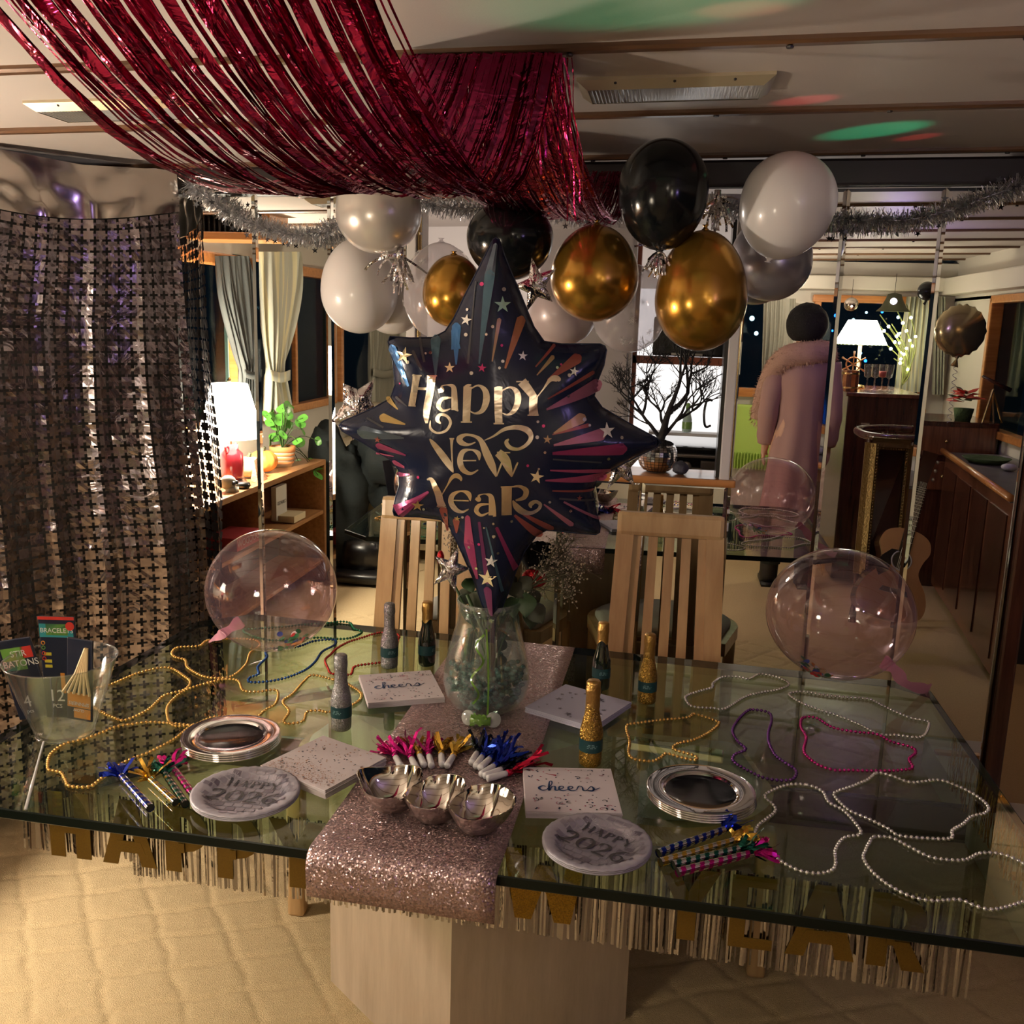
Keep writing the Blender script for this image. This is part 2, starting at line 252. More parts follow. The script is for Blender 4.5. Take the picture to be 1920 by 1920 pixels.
# ------------------------------------------------------------ mesh builder
class MB:
    def __init__(s): s.v = []; s.f = []; s.mi = []; s.mats = []; s.uv = None
    def midx(s, mat):
        if mat is None: return 0
        if mat not in s.mats: s.mats.append(mat)
        return s.mats.index(mat)
    def add(s, vs, fs, mat=None):
        k = len(s.v); s.v += [tuple(x) for x in vs]; i = s.midx(mat)
        for f in fs: s.f.append(tuple(a+k for a in f)); s.mi.append(i)
        return s
    def box(s, c, d, rot=None, mat=None):
        x, y, z = d[0]/2, d[1]/2, d[2]/2
        vs = [Vector(p) for p in ((-x, -y, -z), (x, -y, -z), (x, y, -z), (-x, y, -z), (-x, -y, z), (x, -y, z), (x, y, z), (-x, y, z))]
        if rot is not None:
            R = rot if isinstance(rot, Matrix) else Matrix.Rotation(rot, 3, 'Z'); vs = [R @ p for p in vs]
        return s.add([p+Vector(c) for p in vs], [(0, 3, 2, 1), (4, 5, 6, 7), (0, 1, 5, 4), (1, 2, 6, 5), (2, 3, 7, 6), (3, 0, 4, 7)], mat)
    def rbox(s, c, d, b=.01, rot=None, mat=None):
        """box with bevelled edges"""
        bm = bmesh.new(); bmesh.ops.create_cube(bm, size=1)
        for v in bm.verts: v.co = Vector((v.co.x*d[0], v.co.y*d[1], v.co.z*d[2]))
        bmesh.ops.bevel(bm, geom=bm.edges[:], offset=min(b, min(d)*.45), segments=2, profile=.6, affect='EDGES')
        R = None
        if rot is not None: R = rot if isinstance(rot, Matrix) else Matrix.Rotation(rot, 3, 'Z')
        vs = [(R @ v.co if R else v.co.copy())+Vector(c) for v in bm.verts]
        fs = [[l.vert.index for l in f.loops] for f in bm.faces]; bm.free()
        return s.add(vs, fs, mat)
    def prism(s, pts, z0, z1, mat=None, cap_mat=None):
        n = len(pts); vs = [(p[0], p[1], z0) for p in pts]+[(p[0], p[1], z1) for p in pts]
        s.add(vs, [(i, (i+1) % n, n+(i+1) % n, n+i) for i in range(n)], mat)
        return s.add(vs, [tuple(range(n-1, -1, -1)), tuple(range(n, 2*n))], cap_mat or mat)
    def tube(s, pts, r, n=8, closed=False, mat=None, cap=True):
        pts = [Vector(p) for p in pts]; L = len(pts); rr = r if isinstance(r, (list, tuple)) else [r]*L
        vs = []; up = None
        for i, p in enumerate(pts):
            a = pts[(i-1) % L] if (closed or i > 0) else p; b = pts[(i+1) % L] if (closed or i < L-1) else p
            t = (b-a).normalized() if (b-a).length > 1e-9 else Vector((0, 0, 1))
            if up is None: up = Vector((0, 0, 1)) if abs(t.z) < .9 else Vector((1, 0, 0))
            x = t.cross(up)
            if x.length < 1e-6: x = t.cross(Vector((1, 0, 0)))
            x.normalize(); y = t.cross(x); up = -y if y.dot(up) < 0 else y
            for k in range(n):
                an = 2*pi*k/n; vs.append(p+(x*cos(an)+y*sin(an))*rr[i])
        fs = []
        for i in range(L if closed else L-1):
            j = (i+1) % L
            for k in range(n): fs.append((i*n+k, i*n+(k+1) % n, j*n+(k+1) % n, j*n+k))
        if cap and not closed: fs += [tuple(range(n-1, -1, -1)), tuple(range((L-1)*n, L*n))]
        return s.add(vs, fs, mat)
    def lathe(s, prof, c=(0, 0, 0), n=24, mat=None, axis=None, sx=1, sy=1):
        vs = []; A = Matrix.Identity(3)
        if axis is not None: A = Vector((0, 0, 1)).rotation_difference(Vector(axis).normalized()).to_matrix()
        for r, z in prof:
            for k in range(n):
                a = 2*pi*k/n; vs.append(A @ Vector((max(r, 1e-4)*cos(a)*sx, max(r, 1e-4)*sin(a)*sy, z))+Vector(c))
        fs = [(i*n+k, i*n+(k+1) % n, (i+1)*n+(k+1) % n, (i+1)*n+k) for i in range(len(prof)-1) for k in range(n)]
        if prof[0][0] < 2e-3: fs.append(tuple(range(n-1, -1, -1)))
        if prof[-1][0] < 2e-3: fs.append(tuple(range((len(prof)-1)*n, len(prof)*n)))
        return s.add(vs, fs, mat)
    def ball(s, c, r, n=8, mat=None, sc=(1, 1, 1), rings=None):
        k = rings or max(4, n//2); prof = [(r*sin(pi*i/k), -r*cos(pi*i/k)) for i in range(k+1)]
        vs = []; cc = Vector(c)
        vs.append(cc+Vector((0, 0, -r*sc[2])))
        for rr, z in prof[1:-1]:
            for q in range(n): a = 2*pi*q/n; vs.append(cc+Vector((rr*cos(a)*sc[0], rr*sin(a)*sc[1], z*sc[2])))
        vs.append(cc+Vector((0, 0, r*sc[2]))); L = len(vs)-1; fs = []
        for q in range(n):
            fs.append((0, 1+(q+1) % n, 1+q)); fs.append((L, L-n+q, L-n+(q+1) % n))
            for i in range(k-2): a = 1+i*n; fs.append((a+q, a+(q+1) % n, a+n+(q+1) % n, a+n+q))
        return s.add(vs, fs, mat)
    def ribbon(s, pts, w, normal, mat=None, twist=0):
        """flat strip along pts, width w, roughly across the given normal"""
        pts = [Vector(p) for p in pts]; vs = []; L = len(pts)
        for i, p in enumerate(pts):
            t = (pts[min(i+1, L-1)]-pts[max(i-1, 0)]); nn = Vector(normal if not callable(normal) else normal(i))
            if twist: nn = Matrix.Rotation(twist*i/L, 3, t.normalized() if t.length > 1e-9 else Vector((0, 0, 1))) @ nn
            x = t.cross(nn)
            x = x.normalized() if x.length > 1e-9 else Vector((1, 0, 0))
            ww = w[i] if isinstance(w, (list, tuple)) else w
            vs += [p-x*ww/2, p+x*ww/2]
        return s.add(vs, [(2*i, 2*i+1, 2*i+3, 2*i+2) for i in range(L-1)], mat)
    def build(s, name, mat=None, parent=None, smooth=False, mir=False, solid=0, uvfn=None, auto=None):
        me = bpy.data.meshes.new(name); vs = s.v
        if mir: vs = [(x, 2*MY-y, z) for x, y, z in vs]
        if parent is not None:
            o_ = Matrix(parent.matrix_basis).inverted(); par = parent.parent
            if par is not None: o_ = o_ @ Matrix(par.matrix_basis).inverted()
            vs = [tuple(o_ @ Vector(p)) for p in vs]
        fs = [tuple(reversed(f)) for f in s.f] if mir else s.f
        me.from_pydata(vs, [], fs)
        names = s.mats if s.mats else [mat]
        for n_ in names: me.materials.append(MATS[n_ or mat])
        if len(names) > 1: me.polygons.foreach_set('material_index', s.mi)
        if smooth: me.polygons.foreach_set('use_smooth', [True]*len(me.polygons))
        if uvfn:
            uvl = me.uv_layers.new(name='UVMap')
            for lp in me.loops: uvl.data[lp.index].uv = uvfn(lp.vertex_index)
        me.update(); ob = bpy.data.objects.new(name, me); COL.objects.link(ob)
        if auto:
            try: me.set_sharp_from_angle(angle=radians(auto))
            except Exception: pass
        if parent is not None: ob.parent = parent
        if solid:
            md = ob.modifiers.new('solid', 'SOLIDIFY'); md.thickness = solid
        return ob
def tag(o, label=None, cat=None, group=None, kind=None):
    if label: o['label'] = label
    if cat: o['category'] = cat
    if group: o['group'] = group
    if kind: o['kind'] = kind
    return o
def thing(name, loc, label, cat, group=None, rz=0):
    o = bpy.data.objects.new(name, None); COL.objects.link(o); o.location = loc; o.rotation_euler = (0, 0, rz); o.empty_display_size = .05
    return tag(o, label, cat, group)
def setmatrix(o): pass
def copy_tree(src, loc, rz, label=None, parent=None):
    c = src.copy(); COL.objects.link(c)
    if parent is None: c.location = loc; c.rotation_euler = (0, 0, rz)
    else: c.parent = parent
    if label: c['label'] = label
    for ch in src.children: copy_tree(ch, None, 0, None, c)
    return c
def catmull(pts, sub=6, closed=False):
    P = [Vector(p) for p in pts]; L = len(P); out = []
    for i in range(L if closed else L-1):
        p0 = P[(i-1) % L] if (closed or i > 0) else P[0]; p1 = P[i]; p2 = P[(i+1) % L]; p3 = P[(i+2) % L] if (closed or i < L-2) else P[-1]
        for k in range(sub):
            t = k/sub; out.append(.5*((2*p1)+(p2-p0)*t+(2*p0-5*p1+4*p2-p3)*t*t+(3*p1-p0-3*p2+p3)*t*t*t))
    if not closed: out.append(P[-1])
    return out

def font_obj(body, size, mat, parent, loc, rot, name, **kw):
    """lettering as a real mesh, laid in the local frame of its parent"""
    cu = bpy.data.curves.new(name, 'FONT'); cu.body = body; cu.size = size; cu.align_x = 'CENTER'; cu.align_y = 'CENTER'; cu.extrude = .0002; cu.resolution_u = 3
    tmp = bpy.data.objects.new('tmp', cu); COL.objects.link(tmp); bpy.context.view_layer.update()
    me = bpy.data.meshes.new_from_object(tmp.evaluated_get(bpy.context.evaluated_depsgraph_get())); bpy.data.objects.remove(tmp); bpy.data.curves.remove(cu)
    me.name = name; me.materials.clear(); me.materials.append(MATS[mat]); o = bpy.data.objects.new(name, me); COL.objects.link(o); o.parent = parent; o.location = loc; o.rotation_euler = rot
    return o
# ============================================================ THE SETTING
S = 'structure'
# floor: carpet with sculpted diamond grooves (real relief near the camera)
def floor():
    mb = MB(); st = .009; x0, y0, nx, ny = -2.0, 1.1, 350, 190
    from mathutils import noise
    a = radians(38)
    for j in range(ny+1):
        for i in range(nx+1):
            x = x0+i*st; y = y0+j*st
            wx = x+.014*noise.noise(Vector((x*9, y*9, 0)))+.005*noise.noise(Vector((x*60, y*60, 0))); wy = y+.014*noise.noise(Vector((x*9, y*9, 5)))+.005*noise.noise(Vector((x*60, y*60, 3)))
            u = (wx*cos(a)+wy*sin(a))/.155; v = (-wx*sin(radians(24))+wy*cos(radians(24)))/.125
            d = min(abs(u-round(u))*.155, abs(v-round(v))*.125)
            z = -.0075*math.exp(-(d/.0065)**2)+.0022*noise.noise(Vector((x*30, y*30, 2)))+.0016*noise.noise(Vector((x*75, y*75, 2)))
            edge = min(i, nx-i, j, ny-j)
            mb.v.append((x, y, z if edge > 3 else 0.0))
    for j in range(ny):
        for i in range(nx):
            k = j*(nx+1)+i; mb.f.append((k, k+1, k+nx+2, k+nx+1)); mb.mi.append(0)
    x1, y1 = x0+nx*st, y0+ny*st
    for (a0, b0, a1, b1) in ((-2.6, -3, 2.6, y0), (-2.6, y1, 2.6, 5.2), (-2.6, y0, x0, y1), (x1, y0, 2.6, y1)):
        mb.add([(a0, b0, 0), (a1, b0, 0), (a1, b1, 0), (a0, b1, 0)], [(0, 1, 2, 3)])
    o = mb.build('floor', 'carpet', smooth=True); tag(o, 'cream carpet with a sculpted diamond pattern', kind=S)
floor()
# ceiling: panels between wooden battens
BEAM_Y = [1.825-.56*k for k in range(8, 0, -1)]+[1.825, 2.385, 2.965]
def ceiling():
    mb = MB(); cz = lambda x, y=0: ceil_z(x)
    mb.add([(-2.7, -3, cz(-2.7)+.03), (2.7, -3, cz(2.7)+.03), (2.7, 5.2, cz(2.7)+.03), (-2.7, 5.2, cz(-2.7)+.03)], [(3, 2, 1, 0)])
    c = mb.build('ceiling', 'ceiling_paint'); tag(c, 'low white panelled ceiling with wooden battens', kind=S)
    ys = [-3.0]+BEAM_Y+[3.6, 4.2, 5.2]
    for y0, y1 in zip(ys[:-1], ys[1:]):
        p = MB(); e = .006
        vs = [(x, y, cz(x)+dz) for dz in (0, .02) for (x, y) in ((-2.65, y0+e), (2.65, y0+e), (2.65, y1-e), (-2.65, y1-e))]
        p.add(vs, [(3, 2, 1, 0), (4, 5, 6, 7), (0, 1, 5, 4), (1, 2, 6, 5), (2, 3, 7, 6), (3, 0, 4, 7)])
        p.build('ceiling_panel', 'ceiling_paint', c)
    for n, y in enumerate(BEAM_Y):
        p = MB(); hw, hh = .016, .012; L = -2.65; R = 2.65
        prof = [(-hw, .005), (-hw, -hh*.6), (-hw*.6, -hh), (hw*.6, -hh), (hw, -hh*.6), (hw, .005)]
        vs = [(x, y+a, cz(x)+b) for x in (L, R) for a, b in prof]
        p.add(vs, [(i, (i+1) % 6, 6+(i+1) % 6, 6+i) for i in range(6)]+[(5, 4, 3, 2, 1, 0), (6, 7, 8, 9, 10, 11)])
        o = p.build('trim_%d' % (n+1), 'ceiling_wood'); tag(o, kind=S)
        q = MB()
        for x in np.arange(-1.45, 1.3, .38):
            q.lathe([(0, 0), (.006, .0), (.007, .003), (.004, .006)], (x+.05*(n % 3), y, cz(x)-hh-.003), 8)
        q.build('screw', 'header', o)
ceiling()
# mirrored wall
def mirror_wall():
    mb = MB()
    mb.box((-.28, MY+.035, .06), (2.7, .03, .12)); mb.box((-1.2, MY+.04, 1.03), (.80, .02, 1.95)); mb.box((.62, MY+.04, 1.03), (.86, .02, 1.95))
    mb.box((-.32, MY+.04, .6), (1.05, .02, 1.05))
    wall = mb.build('wall_back', 'baseboard'); tag(wall, 'wall faced with tall bevelled mirror panels', kind=S)
    xs = [-1.62, -1.34, -1.087, -.83]; xr = [.20, .475, .745, 1.045]; xm = [-.83, -.575, -.32, -.065, .20]
    def panel(x0, x1, z0, z1, t0, t1):
        b = .010; d = .0018; g = .0006
        x0 += g; x1 -= g; zt0, zt1 = z1+t0, z1+t1
        o4 = [(x0, MY+d, z0), (x1, MY+d, z0), (x1, MY+d, zt1), (x0, MY+d, zt0)]
        i4 = [(x0+b, MY, z0+b), (x1-b, MY, z0+b), (x1-b, MY, zt1-b), (x0+b, MY, zt0-b)]
        p = MB(); bk = [(x, MY+.006, z) for x, y, z in o4]
        p.add(o4+i4+bk, [(4, 5, 6, 7)], 'mirror')
        p.add(o4+i4+bk, [(0, 1, 5, 4), (1, 2, 6, 5), (2, 3, 7, 6), (3, 0, 4, 7)], 'bevel_mirror')
        p.add(o4+i4+bk, [(0, 8, 9, 1), (1, 9, 10, 2), (2, 10, 11, 3), (3, 11, 8, 0), (11, 10, 9, 8)], 'glass_edge')
        p.build('mirror_panel', None, wall)
    tz = lambda x: .0164*(x+.5)
    for a, b in zip(xs[:-1], xs[1:]): panel(a, b, .12, 1.985, tz(a), tz(b))
    for a, b in zip(xr[:-1], xr[1:]): panel(a, b, .12, 1.985, tz(a), tz(b))
    for a, b in zip(xm[:-1], xm[1:]): panel(a, b, .12, 1.112, 0, 0)
    # header beam over the mirror
    h = MB(); h.rbox((-.28, MY-.005, 2.03), (2.75, .055, .075), .008, Matrix.Rotation(-.0165, 3, 'Y')); tag(h.build('trim_20', 'header'), 'dark wooden beam over the mirror wall', kind=S)
    h = MB(); h.rbox((1.075, MY+.03, 1.02), (.05, .10, 2.04), .008); tag(h.build('trim_21', 'dark_mahogany'), 'dark wooden post at the right end of the mirror', kind=S)
    h = MB(); h.box((-.31, MY-.004, .06), (2.7, .012, .118)); tag(h.build('baseboard_back', 'baseboard'), kind=S)
    # pass-through frame and shelf
    f = MB(); f.rbox((.185, MY+.05, 1.55), (.03, .16, .86), .004); f.rbox((-.815, MY+.05, 1.55), (.03, .16, .86), .004); f.rbox((-.315, MY+.05, 1.965), (1.03, .16, .03), .004)
    fo = f.build('trim_22', 'kitchen_white'); tag(fo, 'white painted frame of the galley hatch', kind=S)
    g = MB(); g.box((.165, MY+.035, 1.53), (.012, .10, .78)); g.build('hatch_shutter', 'black_case', fo)
    g = MB(); g.box((.197, MY-.008, 1.54), (.012, .006, .80))
    for k in range(15): g.tube([(.190, MY-.014, 1.17+k*.053), (.190, MY-.014, 1.215+k*.053)], .004, 8)
    g.build('piano_hinge', 'brass', fo)
    g = MB(); g.box((-.80, MY-.008, 1.54), (.012, .006, .80))
    for k in range(15): g.tube([(-.79, MY-.014, 1.17+k*.053), (-.79, MY-.014, 1.215+k*.053)], .004, 8)
    g.build('piano_hinge', 'brass', fo)
    s = MB(); s.rbox((-.315, MY+.06, 1.125), (1.07, .20, .024), .006); s.build('hatch_sill', 'orange_wood', fo)
mirror_wall()

# galley seen through the hatch
def galley():
    g = MB(); g.box((-.8, 5.0, 1.05), (3.4, .05, 2.1)); tag(g.build('wall_galley', 'kitchen_white'), 'white far wall of the galley', kind=S)
    g = MB(); g.box((-1.75, 4.0, 1.05), (.04, 1.9, 2.1)); tag(g.build('wall_galley_left', 'kitchen_white'), kind=S)
    g = MB(); g.box((.95, 4.02, 1.05), (.04, 1.85, 2.1)); tag(g.build('wall_galley_right', 'kitchen_white'), kind=S)
    # tall white cupboard left of the doorway
    P = ony(1105, 700, 3.75); Q = ony(1170, 700, 3.75)
    t = thing('galley_cupboard', ((P.x+Q.x)/2, 3.95, 0), 'tall white galley cupboard seen through the hatch', 'cupboard')
    b = MB(); b.box(((P.x+Q.x)/2-.1, 3.95, 1.0), (Q.x-P.x+.25, .38, 1.99)); b.build('body', 'kitchen_white', t)
    b = MB(); b.rbox(((P.x+Q.x)/2-.1, 3.75, 1.3), (Q.x-P.x+.22, .018, 1.3), .006); b.build('door', 'kitchen_white', t)
    b = MB(); b.tube([(Q.x-.02, 3.73, 1.3), (Q.x+.005, 3.73, 1.3)], .006); b.build('latch', 'nickel', t)
    # doorway with red-brown frame and bright room behind
    x0 = ony(1182, 740, 3.9).x; x1 = x0+.62
    d = MB(); d.box((x0, 3.9, 1.02), (.035, .06, 2.03)); d.box((x1, 3.9, 1.02), (.035, .06, 2.03)); d.box(((x0+x1)/2, 3.9, ony(1280, 682, 3.9).z+.012), (x1-x0, .06, .03))
    tag(d.build('door_1', 'door_red'), 'red-brown door frame inside the galley', kind=S)
    # bright white splashback cabinet wall behind (its brightness is put into the material as emission)
    k = MB(); k.box(((x0+x1)/2+.05, 4.3, 1.3), (x1-x0+.2, .03, .9)); tag(k.build('wall_galley_tiled', 'galley_glow'), 'white wall behind the stove with painted-in glow', kind=S)
    # extractor hood
    t = thing('extractor_hood', ony(1290, 655, 3.86), 'black extractor hood over the stove', 'hood')
    a = ony(1232, 672, 3.86); c = ony(1345, 640, 3.86)
    b = MB(); b.rbox(((a.x+c.x)/2+.05, 3.95, (a.z+c.z)/2+.05), (c.x-a.x+.14, .2, .15), .01); b.build('housing', 'oven_black', t)
    b = MB(); b.box(((a.x+c.x)/2, 3.845, a.z+.02), (.12, .004, .008)); b.build('vent_strip', 'nickel', t)
    # stove
    zt = ony(1280, 838, 3.72).z; xa = ony(1236, 840, 3.72).x
    t = thing('stove', (xa+.28, 3.9, 0), 'black stove with steel trim and a control knob', 'stove')
    b = MB(); b.rbox((xa+.28, 3.95, zt/2), (.62, .42, zt), .01); b.build('body', 'oven_black', t)
    b = MB(); b.rbox((xa+.28, 3.73, zt-.035), (.62, .02, .012), .003); b.rbox((xa+.28, 3.73, zt-.085), (.62, .02, .010), .003); b.build('steel_trim', 'nickel', t)
    kp = ony(1286, 875, 3.72); b = MB(); b.lathe([(0, 0), (.022, 0), (.02, .02), (0, .022)], kp, 16, axis=(0, -1, 0)); b.build('knob', 'nickel', t)
    b = MB(); b.box((kp.x+.09, 3.725, kp.z), (.07, .004, .05)); b.box((kp.x+.09, 3.722, kp.z), (.06, .004, .04), mat='oven_black'); b.mats[0] = 'nickel'; b.build('control_panel', 'nickel', t)
    # soap bottle
    P = ony(1288, 800, 3.9); z0 = P.z-.0
    t = thing('soap_bottle', (P.x, 3.9, z0-.02), 'squeezy bottle with green cap and green label', 'bottle')
    b = MB(); b.lathe([(0, 0), (.018, 0), (.02, .01), (.019, .05), (.011, .08), (.008, .09), (0, .09)], (P.x, 3.9, z0-.02), 14); b.build('body', 'soap_clear', t, True)
    b = MB(); b.lathe([(0, .09), (.009, .09), (.009, .11), (.004, .115), (0, .115)], (P.x, 3.9, z0-.02), 12); b.build('cap', 'soap_green', t, True)
    b = MB(); b.lathe([(.0205, .012), (.0205, .04)], (P.x, 3.9, z0-.02), 14); b.build('label', 'soap_green', t, True)
    b = MB(); b.box((P.x, 3.92, z0-.03), (.30, .08, .012)); tag(b.build('wall_shelf', 'kitchen_white'), 'small white shelf under the soap bottle', 'shelf')
    h = ony(1324, 775, 3.84); b = MB(); b.tube(catmull([(h.x+.02, 3.86, h.z-.05), (h.x, 3.84, h.z-.05), (h.x-.008, 3.83, h.z), (h.x, 3.84, h.z+.05), (h.x+.02, 3.86, h.z+.05)], 5), .005, 8)
    tag(b.build('door_handle', 'oven_black'), 'black loop handle beside the bright galley wall', 'handle')
galley()

# real room to the right of the mirror
def passage():
    b = MB(); b.box((1.7, 4.9, 1.05), (1.5, .05, 2.1)); tag(b.build('wall_passage', 'night_wall'), 'dark panelling at the end of the passage', kind=S)
    b = MB(); b.box((1.10, 3.9, 1.05), (.05, 1.6, 2.1)); tag(b.build('wall_passage_left', 'dark_mahogany'), kind=S)
    a = ony(1885, 1180, 4.5)
    t = thing('gold_fringe_curtain', (a.x, 4.5, 2.05), 'gold tinsel fringe hanging in the dark passage beyond the mirror', 'fringe curtain')
    b = MB()
    for k in range(70):
        x = a.x-.01+k*.007; zb = .40+rnd.random()*.12; 
        b.ribbon([(x+.004*sin(i*1.3+k), 4.5+.01*rnd.random(), 2.05-(2.05-zb)*i/8) for i in range(9)], .004, (0, 1, 0), twist=rnd.uniform(-3, 3))
    b.build('strands', 'gold_fringe', t)
    b = MB(); b.box((a.x+.24, 4.5, 2.05), (.52, .01, .03)); b.build('header_strip', 'gold_fringe', t)
passage()

# ============================================================ the room reflected in the mirror (behind and beside the camera)
def rbox_v(name, c, d, mat, parent=None, b=.008, **k):
    mb = MB(); mb.rbox(c, d, b); return mb.build(name, mat, parent, mir=True, **k)
XL = -2.32
def curtain(name, rows, X, mat, label, group=None, cat='curtain', plane='x', pleats=9, amp=.022, tie=None):
    """rows: (left px, right px, y px) as seen in the mirror; the cloth hangs on the plane x=X or y=X"""
    R = [(Vector(r) if False else r) for r in rows]
    fn = (lambda u, v: onx(u, v, X)) if plane == 'x' else (lambda u, v: ony(u, v, X))
    dense = []
    P = [Vector((r[0], r[1], r[2])) for r in R]
    dense = catmull(P, 5); n = 64
    mb = MB()
    for j, q in enumerate(dense):
        for i in range(n+1):
            f = i/n; u = q.x+(q.y-q.x)*f; p = fn(u, q.z)
            d = amp*sin(f*pleats*2*pi+.6*sin(j*.2))*(.6+.4*sin(f*7))+.008*sin(f*31+j*.3)
            p = p+(Vector((d, 0, 0)) if plane == 'x' else Vector((0, d, 0)))
            mb.v.append(tuple(p))
    for j in range(len(dense)-1):
        for i in range(n): a = j*(n+1)+i; mb.f.append((a, a+1, a+n+2, a+n+1)); mb.mi.append(0)
    N1 = n+1
    t = thing(name, m(fn((R[0][0]+R[0][1])/2, R[0][2])), label, cat, group)
    mb.build('cloth', mat, t, True, mir=True, uvfn=lambda vi: ((vi % N1)/n, (vi//N1)/len(dense)))
    if tie:
        u0, u1, v0, v1 = tie; b = MB(); k = 12; off = .035
        o_ = (lambda p: p+Vector((off, 0, 0))) if plane == 'x' else (lambda p: p-Vector((0, off, 0)))
        for i in range(k+1):
            u = u0+(u1-u0)*i/k; bow = 5*sin(pi*i/k)
            b.v += [tuple(o_(fn(u, v0+bow))), tuple(o_(fn(u, v1+bow)))]
        for i in range(k): b.f.append((2*i, 2*i+1, 2*i+3, 2*i+2)); b.mi.append(0)
        b.build('tieback', mat, t, True, mir=True, uvfn=lambda vi: ((vi//2)/k*.35, vi % 2), solid=.004)
    return t
def room_left():
    # wall with window openings
    b = MB(); b.box((XL-.03, 5.6, .5), (.06, 5.4, 1.0)); b.box((XL-.03, 5.6, 2.02), (.06, 5.4, .26))
    for y in (3.02, 5.0, 6.5, 8.2): b.box((XL-.03, y, 1.45), (.06, .12, .9))
    tag(b.build('wall_left', 'wall_paint', mir=True), 'white cabin wall with windows on the port side', kind=S)
    k = 1
    for y0, y1 in ((3.08, 4.94), (5.06, 6.44), (6.56, 8.1)):
        f = MB(); yc = (y0+y1)/2; L = y1-y0
        f.rbox((XL+.01, yc, 1.02), (.07, L, .05), .008); f.rbox((XL+.01, yc, 1.86), (.07, L, .06), .008)
        f.rbox((XL+.01, y0+.02, 1.44), (.06, .04, .82), .006); f.rbox((XL+.01, y1-.02, 1.44), (.06, .04, .82), .006)
        if k == 2: f.rbox((XL+.0, y0+.72, 1.44), (.03, .035, .82), .005, mat=None)
        w_ = f.build('window_%d' % k, 'orange_wood', mir=True); tag(w_, 'varnished window frame in the port wall', kind=S)
        g = MB(); g.box((XL-.03, yc, 1.44), (.006, L-.06, .80)); g.build('pane', 'window_glass', w_, mir=True)
        k += 1
    curtain('curtain', [(402, 468, 480), (412, 476, 560), (440, 478, 660), (450, 478, 700), (446, 480, 760)], -2.22, 'curtain_reflected', 'tied-back curtain behind the shelf lamp, darkened like a pane reflection, in the mirror', tie=(448, 480, 692, 706))  # cloth colour darkened to stand for a dim reflection in the pane
    curtain('curtain', [(481, 566, 472), (484, 562, 540), (492, 548, 620), (500, 532, 692), (500, 536, 712), (496, 556, 790)], -2.2, 'curtain_stripe', 'striped lamp-lit curtain tied back beside the potted plant, in the mirror', tie=(497, 534, 693, 712), pleats=6, amp=.03)
    curtain('curtain', [(690, 748, 600), (691, 745, 650), (692, 735, 700), (692, 738, 790)], -2.2, 'curtain_plain', 'dim grey curtain behind the silver star balloon, in the mirror', tie=(692, 735, 690, 704))
    # air grille box
    a = ony(345, 378, 4.3); c = ony(508, 452, 4.3)
    t = thing('air_grille', m(((a.x+c.x)/2, 4.4, c.z)), 'orange-brown wooden air grille with dark slats near the ceiling', 'grille')
    z0, z1 = c.z, a.z; xc = (a.x+c.x)/2; W = c.x-a.x
    b = MB(); b.rbox((xc, 4.4, z1-.02), (W, .22, .04), .006); b.rbox((xc, 4.4, z0+.02), (W, .22, .035), .006); b.rbox((a.x+.015, 4.4, (z0+z1)/2), (.03, .22, z1-z0-.02), .006); b.rbox((c.x-.02, 4.4, (z0+z1)/2), (.04, .22, z1-z0-.02), .006)
    b.build('frame', 'orange_wood', t, mir=True)
    b = MB(); b.box((xc, 4.45, (z0+z1)/2), (W-.04, .05, z1-z0-.05)); b.build('backing', 'black_case', t, mir=True)
    for i in range(13): b = MB(); b.box((a.x+.045+i*(W-.1)/12, 4.36, (z0+z1)/2), (.006, .03, z1-z0-.06)); b.build('slat', 'header', t, mir=True)
    # low shelf unit along the wall
    t = thing('shelf_unit', m((-2.15, 4.75, 0)), 'low open wooden shelf unit under the port windows', 'shelf unit')
    y0, y1 = 3.7, 5.42; yc = (y0+y1)/2; L = y1-y0
    for nm, c_, d_ in (('top', (-2.15, yc, .74), (.32, L, .03)), ('shelf', (-2.15, yc, .44), (.30, L-.04, .022)), ('shelf', (-2.15, yc, .14), (.30, L-.04, .022)), ('side_panel', (-2.15, y0, .37), (.31, .03, .72)), ('side_panel', (-2.15, y1, .37), (.31, .03, .72)), ('divider', (-2.15, 4.55, .58), (.29, .02, .27)), ('back_panel', (-2.295, yc, .37), (.012, L, .72))):
        b = MB(); b.rbox(c_, d_, .004); b.build(nm, 'shelf_wood' if nm != 'back_panel' else 'dark_mahogany', t, mir=True)
    # jar lamp
    L0 = (-2.13, 4.46, .755)
    t = thing('table_lamp', m(L0), 'lit table lamp with white shade and red candle-jar base on the shelf', 'lamp')
    b = MB(); b.lathe([(.0, 0), (.07, 0), (.07, .018), (.055, .022), (.0, .022)], L0, 24); b.build('foot', 'black_case', t, True, mir=True)
    b = MB(); b.lathe([(0, .022), (.052, .022), (.058, .04), (.06, .10), (.056, .155), (.035, .175), (.035, .2), (0, .2)], L0, 24); b.build('jar', 'lamp_red', t, True, mir=True)
    for sg in (-1, 1):
        b = MB(); b.tube(catmull([(L0[0], L0[1]+sg*.035, L0[2]+.16), (L0[0], L0[1]+sg*.062, L0[2]+.17), (L0[0], L0[1]+sg*.06, L0[2]+.195), (L0[0], L0[1]+sg*.034, L0[2]+.19)], 4), .006, 8); b.build('handle', 'lamp_red', t, True, mir=True)
    b = MB()
    n = 48; z0, z1 = .235, .50
    prof = []
    for r, z in ((.150, z0), (.135, z0+.08), (.110, z0+.17), (.085, z1)): prof.append((r, z))
    for i, (r, z) in enumerate(prof):
        for k in range(n): aa = 2*pi*k/n; rr = r*(1+.03*(k % 2)); b.v.append((L0[0]+rr*cos(aa), L0[1]+rr*sin(aa), L0[2]+z))
